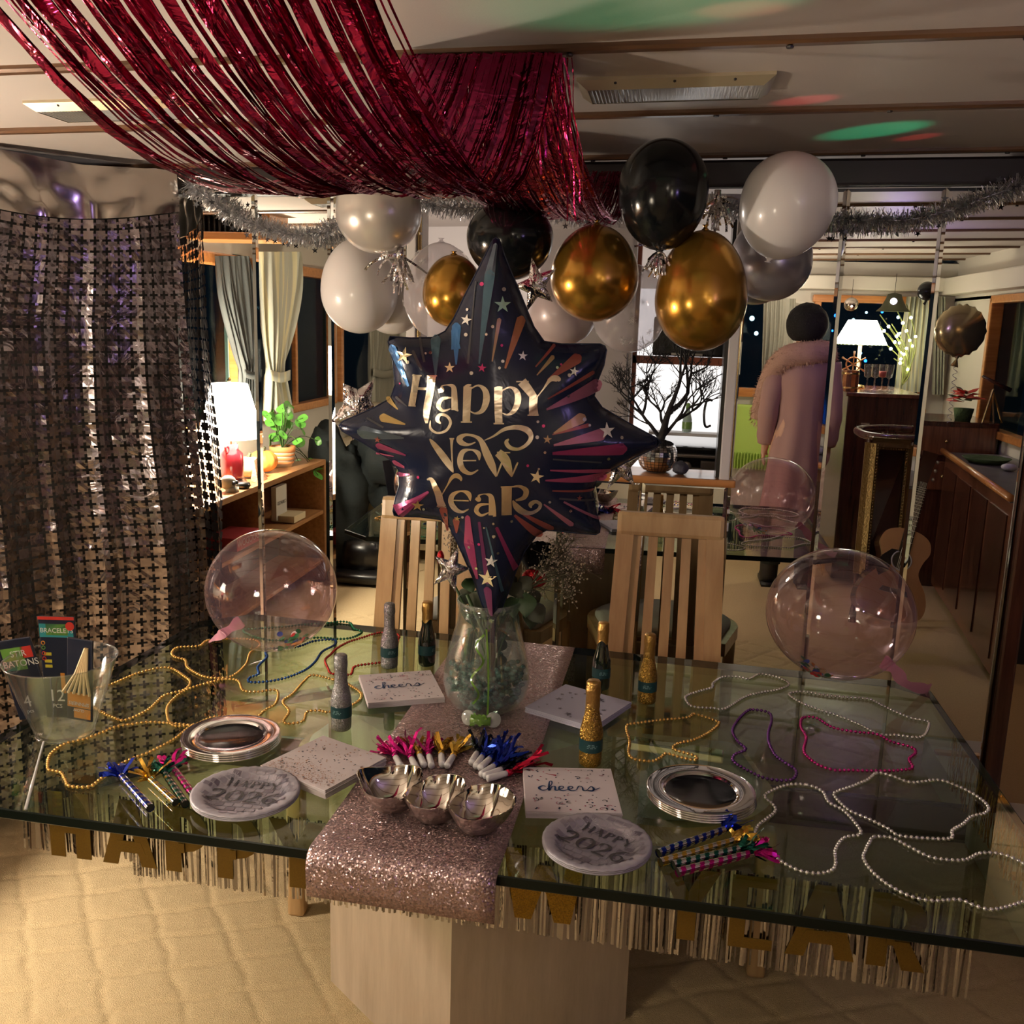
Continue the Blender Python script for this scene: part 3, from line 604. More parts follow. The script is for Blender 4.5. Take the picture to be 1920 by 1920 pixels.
    for i in range(len(prof)-1):
        for k in range(n): b.f.append((i*n+k, i*n+(k+1) % n, (i+1)*n+(k+1) % n, (i+1)*n+k)); b.mi.append(0)
    sh = b.build('lamp_shade', 'lampshade', t, mir=True)
    b = MB(); b.lathe([(0, z1-.01), (.008, z1), (.01, z1+.02), (0, z1+.03)], L0, 10); b.tube([(L0[0], L0[1], L0[2]+.2), (L0[0], L0[1], L0[2]+z1)], .005); b.build('finial', 'brass', t, True, mir=True)
    # pumpkins
    def pumpkin(c, r, mat, label, sq=.8):
        t = thing('pumpkin', m(c), label, 'pumpkin'); b = MB(); n = 36; rings = 14
        for i in range(rings+1):
            a = pi*i/rings
            for k in range(n):
                ph = 2*pi*k/n; rr = r*sin(a)*(1-.09*abs(cos(ph*5)))**1+.001
                b.v.append((c[0]+rr*cos(ph), c[1]+rr*sin(ph), c[2]+r*sq*(1-cos(a)*(1-.12*math.exp(-(sin(a)*3)**2)))))
        for i in range(rings):
            for k in range(n): b.f.append((i*n+k, i*n+(k+1) % n, (i+1)*n+(k+1) % n, (i+1)*n+k)); b.mi.append(0)
        b.build('flesh', mat, t, True, mir=True)
        b = MB(); b.tube([(c[0], c[1], c[2]+2*r*sq*.92), (c[0]+.01, c[1], c[2]+2*r*sq+.015)], [.012, .008], 7); b.build('stalk', 'leaf_dry', t, mir=True)
    pumpkin((-2.13, 4.66, .755), .072, 'pumpkin_pale', 'pale pumpkin right behind the red lamp base')
    pumpkin((-2.13, 4.84, .755), .078, 'pumpkin', 'orange pumpkin between the mirror joint and the plant pot')
    # burlap triangle, skull ornament, small candle
    t = MB(); a = (-2.02, 4.58); t.add([(a[0], a[1]-.06, .756), (a[0], a[1]+.06, .756), (a[0]-.04, a[1]+.03, .87), (a[0]-.04, a[1]-.01, .86), (a[0]-.05, a[1]-.04, .756), (a[0]-.05, a[1]+.05, .756)], [(0, 1, 2, 3), (5, 4, 3, 2), (0, 3, 4), (1, 5, 2), (0, 4, 5, 1)])
    tag(t.build('burlap_tree', 'burlap', mir=True), 'small brown twig cone ornament beside the lamp base', 'ornament')
    b = MB(); b.ball((-2.05, 4.25, .80), .038, 14, sc=(1, 1.1, .95)); b.box((-2.03, 4.25, .765), (.045, .05, .025)); sk = thing('skull_ornament', m((-2.05, 4.25, .755)), 'small grey skull ornament at the lamp foot', 'ornament'); b.build('skull', 'skull', sk, True, mir=True)
    b = MB(); b.ball((-2.015, 4.235, .80), .011, 8); b.ball((-2.015, 4.265, .80), .011, 8); b.build('eye_socket', 'black_case', sk, mir=True)
    b = MB(); b.lathe([(0, 0), (.03, 0), (.042, .012), (.035, .03), (0, .03)], (-2.03, 4.36, .755), 14); tag(b.build('candle_holder', 'black_case', True and None, True, mir=True), 'squat black candle holder in front of the lamp foot', 'candle holder')
    # plant
    pc = (-2.12, 5.08, .755)
    t = thing('potted_plant', m(pc), 'potted plant with round green leaves in a striped clay pot', 'plant')
    b = MB(); b.lathe([(0, 0), (.052, 0), (.062, .05), (.07, .105), (.062, .105), (.05, .09), (0, .09)], pc, 24); b.build('pot', 'pot_cream', t, True, mir=True)
    b = MB(); b.lathe([(.0665, .082), (.0715, .085), (.073, .115), (.066, .115)], pc, 24); b.build('pot_rim', 'terracotta', t, True, mir=True)
    for k in range(3): b = MB(); b.lathe([(.0605+k*.0035, .02+k*.022), (.0625+k*.0035, .026+k*.022), (.0615+k*.0035, .032+k*.022)], pc, 24); b.build('pot_stripe', 'terracotta', t, True, mir=True)
    rr = random.Random(3)
    for k in range(30):
        a = rr.uniform(0, 2*pi); R = rr.uniform(.04, .17); h = rr.uniform(.03, .27)
        if k > 23: a = rr.uniform(.9, 1.7); R = rr.uniform(.2, .33); h = rr.uniform(-.20, .06)
        e = Vector((pc[0]+R*cos(a)*.8, pc[1]+R*sin(a), pc[2]+.10+h)); s0 = Vector((pc[0], pc[1], pc[2]+.10))
        mid = (s0+e)/2+Vector((0, 0, .05)); b = MB(); b.tube(catmull([s0, mid, e], 4), .0022, 5); st_ = b.build('stem', 'stem', t, True, mir=True)
        nrm = Vector((rr.uniform(-.3, 1), rr.uniform(-.8, .2), rr.uniform(-.2, 1))).normalized(); x = nrm.orthogonal().normalized(); y = nrm.cross(x); rad = rr.uniform(.022, .038)
        b = MB(); vs = [e-nrm*.006]; q = 12
        for i in range(q): aa = 2*pi*i/q; vs.append(e+x*cos(aa)*rad+y*sin(aa)*rad+nrm*.003*sin(3*aa))
        b.add(vs, [(0, 1+i, 1+(i+1) % q) for i in range(q)]); b.build('leaf', 'leaf_bright', st_, True, mir=True)
    # game box, book, box on the lower shelves
    def textbox(name, c, d, mat, label, cat, txt, tmat, size, face='x'):
        t = thing(name, m((c[0], c[1], c[2]-d[2]/2)), label, cat)
        b = MB(); b.rbox(c, d, .003); b.build('box', mat, t, mir=True)
        if txt:
            wx = c[0]+d[0]/2+.001; wy = 2*MY-c[1]
            font_obj(txt, size, tmat, t, (wx-t.location.x, wy-t.location.y, c[2]-t.location.z), (pi/2, 0, pi/2), 'printed_title')
        return t
    textbox('board_game_box', (-2.08, 4.35, .50), (.16, .26, .065), 'box_red', 'red board game box lying on the shelf below the lamp', 'box', 'DOODOW', 'box_white', .05)
    t = textbox('picture_book', (-2.12, 5.02, .56), (.03, .15, .19), 'box_white', 'white picture book standing upright on the shelf', 'book', 'CURATED', 'print_grey', .028)
    textbox('wooden_puzzle_box', (-2.08, 5.05, .475), (.14, .17, .038), 'book_cream', 'cream box lying in front of the upright white book', 'box', '', None, .03)
    # sofa with dark coat, black vacuum cleaner
    t = thing('sofa', m((-1.75, 6.3, 0)), 'cream upholstered sofa behind the left dining chair, in the mirror', 'sofa')
    b = MB(); b.rbox((-1.7, 6.35, .3), (1.0, .8, .42), .06); b.build('base', 'sofa', t, True, mir=True)
    b = MB(); b.rbox((-1.68, 6.2, .55), (.95, .62, .16), .07); b.build('seat_cushion', 'sofa', t, True, mir=True)
    b = MB(); b.rbox((-1.7, 6.7, .68), (1.0, .2, .62), .07); b.build('backrest', 'sofa', t, True, mir=True)
    b = MB(); b.rbox((-2.22, 6.3, .5), (.16, .8, .5), .06); b.build('armrest', 'sofa', t, True, mir=True)
    from mathutils import noise
    def lump(name, c, sc, mat, label, cat, amp=.25, seed=0):
        b = MB(); b.ball(c, 1, 40, sc=sc, rings=24)
        cc = Vector(c); vv = []
        for p in b.v:
            d = Vector(p)-cc; q = noise.noise(Vector((d.x*5/1, d.y*5, d.z*4+seed)))+.5*noise.noise(Vector((d.x*14, d.y*14, d.z*10+seed)))
            vv.append(tuple(cc+d*(1+amp*q)))
        b.v = vv; return tag(b.build(name, mat, None, True, mir=True), label, cat)
    lump('heaped_coat', (-1.72, 5.75, .66), (.30, .22, .30), 'coat_dark', 'heap of dark winter coats on the sofa', 'coat', .5, 1)
    lump('heaped_coat', (-2.0, 5.62, .45), (.2, .16, .48), 'coat_dark', 'long black coat hanging down beside the shelf unit', 'coat', .4, 7)
    for dy, lab in ((0, 'white'), ):
        pass
    vac = m((-1.78, 5.55, 0)); t = thing('vacuum_cleaner', vac, 'black canister vacuum cleaner on the carpet by the sofa', 'vacuum cleaner')
    b = MB(); b.rbox((-1.80, 5.6, .15), (.24, .34, .24), .08); b.build('body', 'black_case', t, True, mir=True)
    b = MB(); b.rbox((-1.80, 5.55, .05), (.34, .42, .07), .03); b.build('base', 'black_case', t, True, mir=True)
    b = MB(); b.tube(catmull([(-1.66, 5.5, .25), (-1.64, 5.48, .38), (-1.72, 5.5, .44), (-1.80, 5.52, .38)], 6), .012, 10); b.build('handle', 'black_case', t, True, mir=True)
    # added fill lamp, placed where the star balloon hides its reflection
    p = FILL_S[:2]; t = thing('fill_lamp', (p[0], p[1], 0), 'added brass fill lamp with lit white shade, its reflection hidden behind the star balloon', 'lamp')
    b = MB(); b.lathe([(0, 0), (.13, 0), (.12, .02), (.012, .03), (.012, 1.1), (0, 1.1)], (p[0], p[1], 0), 20); b.build('base', 'brass', t, True)
    b = MB(); b.lathe([(.15, 1.15), (.11, 1.42)], (p[0], p[1], 0), 32); b.build('lamp_shade', 'shade_green', t, True)
    # shoreline lights outside the port windows
    r2 = random.Random(5); b = MB(); bb = MB()
    for k in range(70):
        y = r2.uniform(-8, 20); z = 1.42+r2.gauss(0, .12)
        (bb if r2.random() < .3 else b).ball((-14, y, z+(.0 if k % 3 else .5*r2.random())), r2.uniform(.01, .035), 6)
    tag(b.build('shore_lights', 'city_light', mir=True), 'distant white harbour lights outside the port windows', 'lights', kind='stuff'); tag(bb.build('shore_lights', 'city_blue', mir=True), 'distant blue harbour lights outside the port windows', 'lights', kind='stuff')
room_left()
YR = 7.7                       # the aft bulkhead as seen in the mirror
def room_right():
    # aft wall with two windows (built as pieces round the openings)
    zt = ony(1600, 556, YR).z; wl0 = ony(1350, 600, YR).x; wl1 = ony(1452, 600, YR).x; wr0 = ony(1530, 600, YR).x; wr1 = ony(1742, 600, YR).x
    zs = ony(1400, 735, YR).z; zs2 = 1.0
    b = MB()
    def seg(x0, x1, z0, z1): b.box(((x0+x1)/2, YR+.04, (z0+z1)/2), (x1-x0, .06, z1-z0))
    seg(-2.4, wl0, 0, 2.1); seg(wl1, wr0, 0, 2.1); seg(wr1, 2.6, 0, 2.1); seg(wl0, wl1, 0, zs); seg(wl0, wl1, zt, 2.1); seg(wr0, wr1, 0, zs2); seg(wr0, wr1, zt, 2.1)
    tag(b.build('wall_front', 'wall_paint', mir=True), 'cream aft bulkhead with two windows, seen in the mirror', kind=S)
    v = MB(); v.rbox((.4, YR-.05, zt+.075+.02), (4.0, .14, .10), .01); tag(v.build('trim_23', 'wall_paint', mir=True), 'pale valance above the aft windows', kind=S)
    for k, (x0, x1, z0) in enumerate(((wl0, wl1, zs), (wr0, wr1, zs2))):
        f = MB(); xc = (x0+x1)/2; W = x1-x0
        f.rbox((xc, YR-.01, zt-.02), (W+.08, .07, .055), .008); f.rbox((xc, YR-.01, z0), (W+.08, .07, .07), .008)
        f.rbox((x0, YR-.01, (zt+z0)/2), (.05, .06, zt-z0), .008); f.rbox((x1, YR-.01, (zt+z0)/2), (.05, .06, zt-z0), .008)
        o = f.build('window_%d' % (k+4), 'orange_wood', mir=True); tag(o, 'orange varnished frame of an aft window', kind=S)
        g = MB(); g.box((xc, YR+.04, (zt+z0)/2), (W, .005, zt-z0)); g.build('pane', 'window_glass', o, mir=True)
    b = MB(); b.add([(-30, 9, .3), (30, 9, .3), (30, 60, .3), (-30, 60, .3)], [(0, 1, 2, 3)]); tag(b.build('harbour_water', 'water', mir=True), 'dark rippled harbour water outside the aft windows', 'water', kind='stuff')
    r2 = random.Random(11); a = MB(); c = MB()
    for k in range(60):
        x = r2.uniform(-4, 18); z = 1.75+r2.gauss(0, .35); (a if r2.random() < .65 else c).ball((x, 24, z), r2.uniform(.02, .05), 6)
    for u, v, rr in ((1410, 597, .06), (1418, 625, .05), (1600, 600, .04)): a.ball(ony(u, v, 24), rr, 8)
    for u, v, rr in ((1863, 600, .07), (1880, 597, .05), (1895, 603, .06), (1905, 600, .05)): a.ball(ony(u, v, 24), rr*.6, 8); c.ball(ony(u+6, v+5, 24), rr, 8)
    tag(a.build('town_lights', 'city_light', mir=True), 'white town lights across the harbour', 'lights', kind='stuff'); tag(c.build('town_lights', 'city_blue', mir=True), 'blue town lights across the harbour', 'lights', kind='stuff')
    # curtains
    curtain('curtain', [(1432, 1492, 560), (1430, 1488, 640), (1428, 1470, 700), (1426, 1462, 760)], YR-.10, 'curtain_plain', 'olive curtain to the left of the person in pink, in the mirror', plane='y', pleats=7, amp=.02)
    curtain('curtain', [(1700, 1742, 556), (1694, 1742, 600), (1685, 1740, 660), (1676, 1738, 735)], YR-.14, 'curtain_stripe', 'pale curtain to the right of the cabinet lamp, in the mirror', plane='y', pleats=5, amp=.025)
    curtain('curtain', [(1752, 1772, 556), (1750, 1772, 640), (1748, 1770, 740)], YR-.1, 'curtain_plain', 'narrow dark curtain left of the brass-coloured balloon, in the mirror', plane='y', pleats=4, amp=.02)
    # radiator under the left window
    a = ony(1374, 758, YR-.1); c_ = ony(1440, 880, YR-.1)
    t = thing('radiator', m((a.x+.2, YR-.1, 0)), 'lime green radiator panel left of the person in pink', 'radiator')
    b = MB(); b.rbox(((a.x+c_.x)/2, YR-.08, (a.z+c_.z)/2), (c_.x-a.x+.1, .07, a.z-c_.z), .01); b.build('panel', 'radiator', t, mir=True)
    b = MB()
    for i in range(14): b.box((a.x+.02+i*(c_.x-a.x)/13, YR-.13, c_.z+.06), (.006, .02, .13))
    b.build('grille', 'radiator', t, mir=True)
    # starboard wall with window
    XR = 2.05; b = MB(); b.box((XR+.03, 5.35, .5), (.06, 5.0, 1.0)); b.box((XR+.03, 5.35, 1.98), (.06, 5.0, .30)); b.box((XR+.03, 7.25, 1.4), (.06, 1.0, .9)); b.box((XR+.03, 3.2, 1.4), (.06, .5, .9))
    tag(b.build('wall_right', 'wall_paint', mir=True), 'pale starboard cabin wall with a window', kind=S)
    v = MB(); v.rbox((XR-.06, 5.3, 1.93), (.12, 4.9, .12), .01); tag(v.build('trim_24', 'wall_paint', mir=True), 'pale boxed beam along the starboard wall', kind=S)
    f = MB(); f.rbox((XR, 6.74, 1.4), (.08, .05, .86), .008); f.rbox((XR, 5.1, 1.82), (.08, 3.3, .05), .008); f.rbox((XR, 5.1, .99), (.08, 3.3, .05), .008)
    o = f.build('window_6', 'orange_wood', mir=True); tag(o, 'dark starboard window with an orange wooden frame', kind=S)
    g = MB(); g.box((XR+.04, 5.1, 1.4), (.005, 3.3, .8)); g.build('pane', 'window_glass', o, mir=True)
    # tall cabinet with the lamp
    A = ony(1591, 736, 6.3); B = ony(1728, 738, 6.3); zt2 = A.z
    x0, x1 = A.x, B.x
    t = thing('lamp_cabinet', m(((x0+x1)/2, 6.6, 0)), 'dark mahogany cabinet carrying the shaded lamp, behind the person', 'cabinet')
    b = MB(); b.rbox(((x0+x1)/2, 6.72, zt2/2), (x1-x0, .84, zt2-.03), .01); b.build('body', 'dark_mahogany', t, mir=True)
    b = MB(); b.rbox(((x0+x1)/2, 6.72, zt2-.01), (x1-x0+.03, .88, .025), .006); b.build('top', 'mahogany', t, mir=True)
    b = MB(); b.box(((x0+x1)/2-.1, 6.292, zt2-.19), (.05, .006, .01)); b.build('name_plate', 'nickel', t, mir=True)
    zc = zt2+.003
    # shaded lamp
    L = (1.235, 6.75, zc); t = thing('table_lamp', m(L), 'lit table lamp with pleated white shade on the dark cabinet', 'lamp')
    zs0 = ony(1612, 646, 6.75).z; zs1 = ony(1608, 600, 6.75).z
    b = MB(); b.lathe([(0, 0), (.06, 0), (.05, .02), (.012, .03), (.012, zs0-zc+.1), (0, zs0-zc+.1)], L, 16); b.build('base', 'brass', t, True, mir=True)
    b = MB(); n = 72
    for r, z in ((.165, zs0), (.088, zs1)):
        for k in range(n): aa = 2*pi*k/n; rr = r*(1+.025*(k % 2)); b.v.append((L[0]+rr*cos(aa), L[1]+rr*sin(aa), z))
    b.f = [(k, (k+1) % n, n+(k+1) % n, n+k) for k in range(n)]; b.mi = [0]*n; b.build('lamp_shade', 'lampshade', t, mir=True)
    b = MB(); b.tube([(L[0]+.165*cos(2*pi*k/40), L[1]+.165*sin(2*pi*k/40), zs0) for k in range(40)], .003, 6, closed=True); b.build('shade_trim', 'soap_green', t, mir=True)
    # ship wheel, wooden mug, striped baskets
    wy = 6.62; W = ony(1600, 683, wy); t = thing('ship_wheel', m((W.x, wy, zc)), 'small wooden ship wheel ornament below the cabinet lamp', 'ornament')
    b = MB(); b.tube([(W.x+.045*cos(2*pi*k/28), wy, W.z+.045*sin(2*pi*k/28)) for k in range(28)], .005, 6, closed=True); b.build('rim', 'orange_wood', t, True, mir=True)
    for k in range(6):
        aa = pi/6+pi*k/3; b = MB(); b.tube([(W.x, wy, W.z), (W.x+.045*cos(aa), wy, W.z+.045*sin(aa)), (W.x+.085*cos(aa), wy, W.z+.085*sin(aa))], [.004, .004, .007], 6); b.build('spoke', 'orange_wood', t, True, mir=True)
    b = MB(); b.box((W.x, wy, (W.z-.05+zc)/2), (.03, .03, max(.02, W.z-.05-zc))); b.build('stand', 'orange_wood', t, mir=True)
    C = ony(1591, 735, 6.45); t = thing('wooden_barrel', m((C.x, 6.45, zc)), 'small banded wooden barrel at the front of the lamp cabinet', 'barrel')
    for k in range(12):
        aa = 2*pi*k/12; b = MB(); q = [(C.x+.055*cos(aa+d), 6.45+.055*sin(aa+d), zc+z) for z in (0, .13) for d in (0, .5)]
        q2 = [(C.x+.045*cos(aa+d), 6.45+.045*sin(aa+d), zc+z) for z in (0, .13) for d in (0, .5)]
        b.add(q+q2, [(0, 1, 3, 2), (4, 6, 7, 5), (2, 3, 7, 6), (0, 4, 5, 1), (0, 2, 6, 4), (1, 5, 7, 3)]); b.build('stave', 'orange_wood' if k % 2 else 'mahogany', t, mir=True)
    for z in (.02, .11): b = MB(); b.lathe([(.057, z-.006), (.058, z), (.057, z+.006)], (C.x, 6.45, zc), 20); b.build('hoop', 'brass', t, True, mir=True)
    q = ony(1578, 708, 6.7); b = MB(); b.rbox((q.x, 6.72, zc+.06), (.07, .05, .12), .004); t = tag(b.build('card_box', 'box_white', mir=True), 'patterned white box behind the barrel', 'box')
    b = MB(); b.box((q.x+.015, 6.69, zc+.07), (.03, .006, .025)); b.build('red_patch', 'box_red', t, mir=True)
    for i, u in enumerate((1624, 1638, 1652, 1664)):
        P = ony(u, 735, 6.55); t = thing('stemmed_glass', m((P.x, 6.55, zc)), ['leftmost clear striped glass beside the barrel', 'second clear striped glass from the barrel', 'third clear striped glass, red drink inside', 'rightmost clear striped glass near the curtain'][i], 'glass', 'glasses on the lamp cabinet')
        b = MB(); b.lathe([(0, 0), (.03, 0), (.028, .006), (.004, .012), (.004, .08), (.022, .09), (.028, .16), (.026, .17)], (P.x, 6.55, zc), 14); b.build('glass', 'clear_plastic', t, True, mir=True)
        if i == 2: b = MB(); b.lathe([(0, .086), (.021, .091), (.024, .125), (0, .125)], (P.x, 6.55, zc), 12); b.build('drink', 'box_red', t, True, mir=True)
    # fairy light twigs by the window
    t = thing('lit_twigs', m(ony(1690, 700, 7.35)), 'branching twigs with bright warm fairy lights in front of the aft window', 'twig lights'); r3 = random.Random(4)
    base = ony(1690, 735, 7.35); base.z = zc
    b = MB(); f = MB()
    for u, v in ((1650, 590), (1672, 607), (1664, 625), (1680, 648), (1655, 640), (1682, 582), (1676, 672), (1668, 612), (1640, 600), (1690, 600), (1700, 570)):
        e = ony(u, v, 7.35+r3.uniform(-.05, .05)); md = (e+base)/2+Vector((.08, 0, 0)); pt = catmull([base, md, e], 5); b.tube(pt, .004, 5); f.ball(pt[-3], .011, 8)
        if r3.random() < .7: f.ball(pt[-5], .010, 8)
    b.build('twigs', 'fairy_twig', t, True, mir=True); f.build('bulbs', 'fairy', t, True, mir=True)
    P = ony(1596, 571, 7.2); t = thing('glass_globe', m(P), 'shiny clear globe hanging above the cabinet lamp', 'globe'); b = MB(); b.ball(P, .05, 20); b.build('globe', 'polished_steel', t, True, mir=True); b = MB(); b.tube([P+Vector((0, 0, .05)), Vector((P.x, P.y, 1.95))], .0015, 5); b.build('cord', 'header', t, mir=True)
    P = ony(1676, 568, 7.3); t = thing('hanging_bell', m(P), 'dull green bell-shaped lampshade hanging in the aft window', 'bell'); b = MB(); b.lathe([(.115, -.06), (.085, -.03), (.06, .02), (.045, .06), (0, .07)], P, 24); b.build('bell', 'leaf_dry', t, True, mir=True); b = MB(); b.tube([P+Vector((0, 0, .07)), Vector((P.x, P.y, 2.0))], .002, 5); b.build('cord', 'header', t, mir=True)
    # lower chest of drawers and counter further right
    A = ony(1737, 750, 6.25); t = thing('low_chest', m((1.85, 6.5, 0)), 'low dark chest behind the poinsettia', 'chest')
    z1 = ony(1800, 792, 6.3).z; b = MB(); b.rbox((1.78, 6.62, z1/2), (.50, .6, z1), .01); b.build('body', 'dark_mahogany', t, mir=True)
    for k in range(2): b = MB(); b.rbox((1.78, 6.31, z1-.12-k*.22), (.46, .02, .18), .006); dr = b.build('drawer', 'mahogany', t, mir=True); b = MB(); b.ball((1.72, 6.29, z1-.12-k*.22), .012, 8); b.build('knob', 'brass', dr, True, mir=True)
    zC = z1
    P = ony(1805, 785, 6.4); t = thing('poinsettia', m((P.x, 6.4, zC)), 'red poinsettia in a small pot on the low chest', 'plant'); r4 = random.Random(8)
    b = MB(); b.lathe([(0, 0), (.045, 0), (.06, .08), (0, .08)], (P.x, 6.4, zC), 16); b.build('pot', 'moss', t, True, mir=True)
    for k in range(22):
        aa = r4.uniform(0, 2*pi); c0 = Vector((P.x, 6.4, zC+.13+r4.uniform(-.02, .06))); d = Vector((cos(aa), sin(aa), r4.uniform(-.2, .6))).normalized(); L_ = r4.uniform(.07, .13)
        s_ = d.cross(Vector((0, 0, 1))).normalized(); b = MB(); b.add([c0, c0+d*L_*.5+s_*.028, c0+d*L_, c0+d*L_*.5-s_*.028, c0+d*L_*.5+Vector((0, 0, .012))], [(0, 1, 4), (1, 2, 4), (2, 3, 4), (3, 0, 4)]); b.build('bract', 'poinsettia' if k < 16 else 'leaf', t, True, mir=True)
    P = ony(1850, 765, 6.35); t = thing('telescope', m((P.x, 6.35, zC)), 'brass telescope on a small tripod beside the poinsettia', 'telescope')
    a1 = ony(1842, 705, 6.35); a2 = ony(1895, 732, 6.35); hb = ony(1862, 730, 6.35); b = MB(); b.tube([a1, (a1+a2)/2, a2], [.008, .011, .015], 10); b.build('tube', 'guitar_side', t, True, mir=True)
    for u in (1843, 1880, 1865): e = ony(u, 780, 6.3+(u % 3)*.05); e.z = zC; b = MB(); b.tube([hb, e], .006, 6); b.build('leg', 'brass', t, mir=True)
    # counter running along starboard, front face panelled
    t = thing('side_counter', m((1.82, 5.4, 0)), 'long panelled wooden counter with a dark stone top on the starboard side', 'counter')
    ya, yb = 4.50, 6.2; xa, xb = 1.54, 1.70
    def fx(y): return xa+(xb-xa)*(y-ya)/(yb-ya)
    b = MB(); b.prism([(fx(ya), ya), (2.04, ya), (2.04, yb), (fx(yb), yb)], .06, .87); b.build('body', 'mahogany', t, mir=True)
    b = MB(); b.prism([(fx(ya)-.02, ya-.02), (2.045, ya-.02), (2.045, yb), (fx(yb)-.02, yb)], .87, .885); b.build('countertop', 'counter_stone', t, mir=True)
    b = MB(); b.tube([(fx(ya)-.02, ya-.02, .892), (fx(yb)-.02, yb, .892)], .018, 8); b.build('edge_moulding', 'orange_wood', t, True, mir=True)
    for k in range(4):
        y0 = ya+.06+k*.41; y1 = y0+.35; b = MB(); b.add([(fx(y)-e, y, z) for e in (.006, -.01) for (y, z) in ((y0, .12), (y1, .12), (y1, .80), (y0, .80))], [(0, 1, 2, 3), (7, 6, 5, 4), (0, 4, 5, 1), (1, 5, 6, 2), (2, 6, 7, 3), (3, 7, 4, 0)]); b.build('door', 'dark_mahogany', t, mir=True)
    q = ony(1835, 850, 5.9); b = MB(); b.lathe([(0, 0), (.09, 0), (.13, .03), (.125, .03), (.09, .012), (0, .012)], (q.x, 5.75, .886), 20); tag(b.build('leafy_dish', 'moss', None, True, mir=True), 'green leafy dish on the stone countertop', 'dish')
    for k, (u, v) in enumerate(((1885, 862), (1892, 878))):
        q = onz(u, v, .9); b = MB(); b.ball((q.x, q.y, .905), .03+.012*k, 12, sc=(1, 1, .5)); tag(b.build('wrapped_candy_bowl', 'plate_line', None, True, mir=True), ['small white folded cloth at the back of the countertop', 'white ribbed bundle at the counter corner'][k], 'bundle')
    # curved stair rail
    zr = ony(1633, 818, 5.4).z
    t = thing('stair_rail', m((1.2, 5.6, 0)), 'curved dark wooden stair rail round the companionway, in the mirror', 'rail')
    pts = [ony(1712, 803, 5.9), ony(1660, 801, 5.9), ony(1612, 800, 5.75), ony(1614, 808, 5.55), ony(1633, 818, 5.4), ony(1665, 828, 5.35), ony(1715, 830, 5.35)]
    for p_ in pts: p_.z = zr
    b = MB(); b.tube(catmull(pts, 8), .022, 12); b.build('handrail', 'dark_mahogany', t, True, mir=True)
    for i, yy in enumerate((5.9, 5.4, 5.35)):
        q = [pts[1], pts[4], pts[6]][i]; b = MB(); b.lathe([(.02, 0), (.02, .05), (.013, .1), (.016, .4), (.013, .7), (.02, zr)], (q.x, q.y, 0), 10); b.build('post', 'dark_mahogany', t, True, mir=True)
    # gilt frame leaning
    t = thing('gilt_frame', m((1.2, 5.25, 0)), 'tall gilt beaded frame leaning behind the guitar', 'picture frame')
    yv = 5.22; q0 = ony(1635, 830, yv); q1 = ony(1612, 1075, 5.05); q2 = ony(1706, 835, yv+.1); q3 = ony(1682, 1090, 5.1)
    def bar(p, q, w_): 
        b = MB(); d = (q-p); n = Vector((0, -1, 0)); s_ = d.cross(n).normalized()
        vs = []
        for e in (p, q):
            for (a, h) in ((-1, 0), (-1, .02), (-.5, .03), (.2, .015), (1, .01), (1, 0)): vs.append(e+s_*a*w_+n*h)
        b.add(vs, [(i, (i+1) % 6, 6+(i+1) % 6, 6+i) for i in range(6)]); o = b.build('rail', 'gilt', t, mir=True)
        b = MB(); L_ = d.length
        for k in range(int(L_/.016)): b.ball(p+d*((k+.5)*.016/L_)+n*.026+s_*(-.8*w_), .0055, 6)
        b.build('beading', 'gilt', o, True, mir=True)
    bar(q0, q1, .035); bar(q3, q2, .022); bar(q2, q0, .03); bar(q1, q3, .03)
    b = MB(); b.add([q0+Vector((0, .01, 0)), q2+Vector((0, .01, 0)), q3+Vector((0, .01, 0)), q1+Vector((0, .01, 0))], [(0, 1, 2, 3)]); b.build('dark_picture', 'guitar_side', t, mir=True)
    # guitar
    gy = 4.85; t = thing('guitar', m(ony(1675, 1160, gy)), 'acoustic guitar with black pickguard leaning against the gilt frame', 'guitar')
    cx, cy = 1672, 1070; tilt = radians(7)
    P0 = ony(1655, 1160, gy); Pn = ony(1735, 865, gy+.25); ax = (Pn-P0).normalized(); nrm = Vector((0, -1, 0)); nrm = (nrm-ax*nrm.dot(ax)).normalized(); sd = ax.cross(nrm)
    if sd.x < 0: sd = -sd
    out = [(0, 0), (.09, .005), (.155, .04), (.17, .10), (.15, .17), (.105, .235), (.095, .27), (.105, .32), (.125, .37), (.11, .425), (.06, .455), (0, .462)]
    prof = catmull([(a, h, 0) for a, h in out], 4); prof = [(p.x, p.y) for p in prof]; full = prof+[(-a, h) for a, h in reversed(prof[1:-1])]
    def G(a, h, d=0): return P0+sd*a+ax*h+nrm*d
    b = MB(); n = len(full); b.add([G(a, h, .05) for a, h in full], [tuple(range(n))]); b.build('soundboard', 'guitar_top', t, mir=True)
    b = MB(); vs = [G(a, h, .05) for a, h in full]+[G(a, h, -.05) for a, h in full]; b.add(vs, [(i, (i+1) % n, n+(i+1) % n, n+i) for i in range(n)]+[tuple(range(n, 2*n))]); b.build('sides_and_back', 'guitar_side', t, True, mir=True)
    b = MB(); b.tube([G(.048*cos(2*pi*k/32), .30+.048*sin(2*pi*k/32), .051) for k in range(32)], .004, 6, closed=True); rs = b.build('rosette', 'plate_line', t, mir=True)
    b = MB(); b.add([G(.046*cos(2*pi*k/32), .30+.046*sin(2*pi*k/32), .0515) for k in range(32)], [tuple(range(32))]); b.build('sound_hole', 'black_case', t, mir=True)
    pg = [(-.01, .35), (-.06, .345), (-.10, .30), (-.115, .24), (-.09, .20), (-.05, .235), (-.045, .27), (-.052, .30), (-.04, .33)]
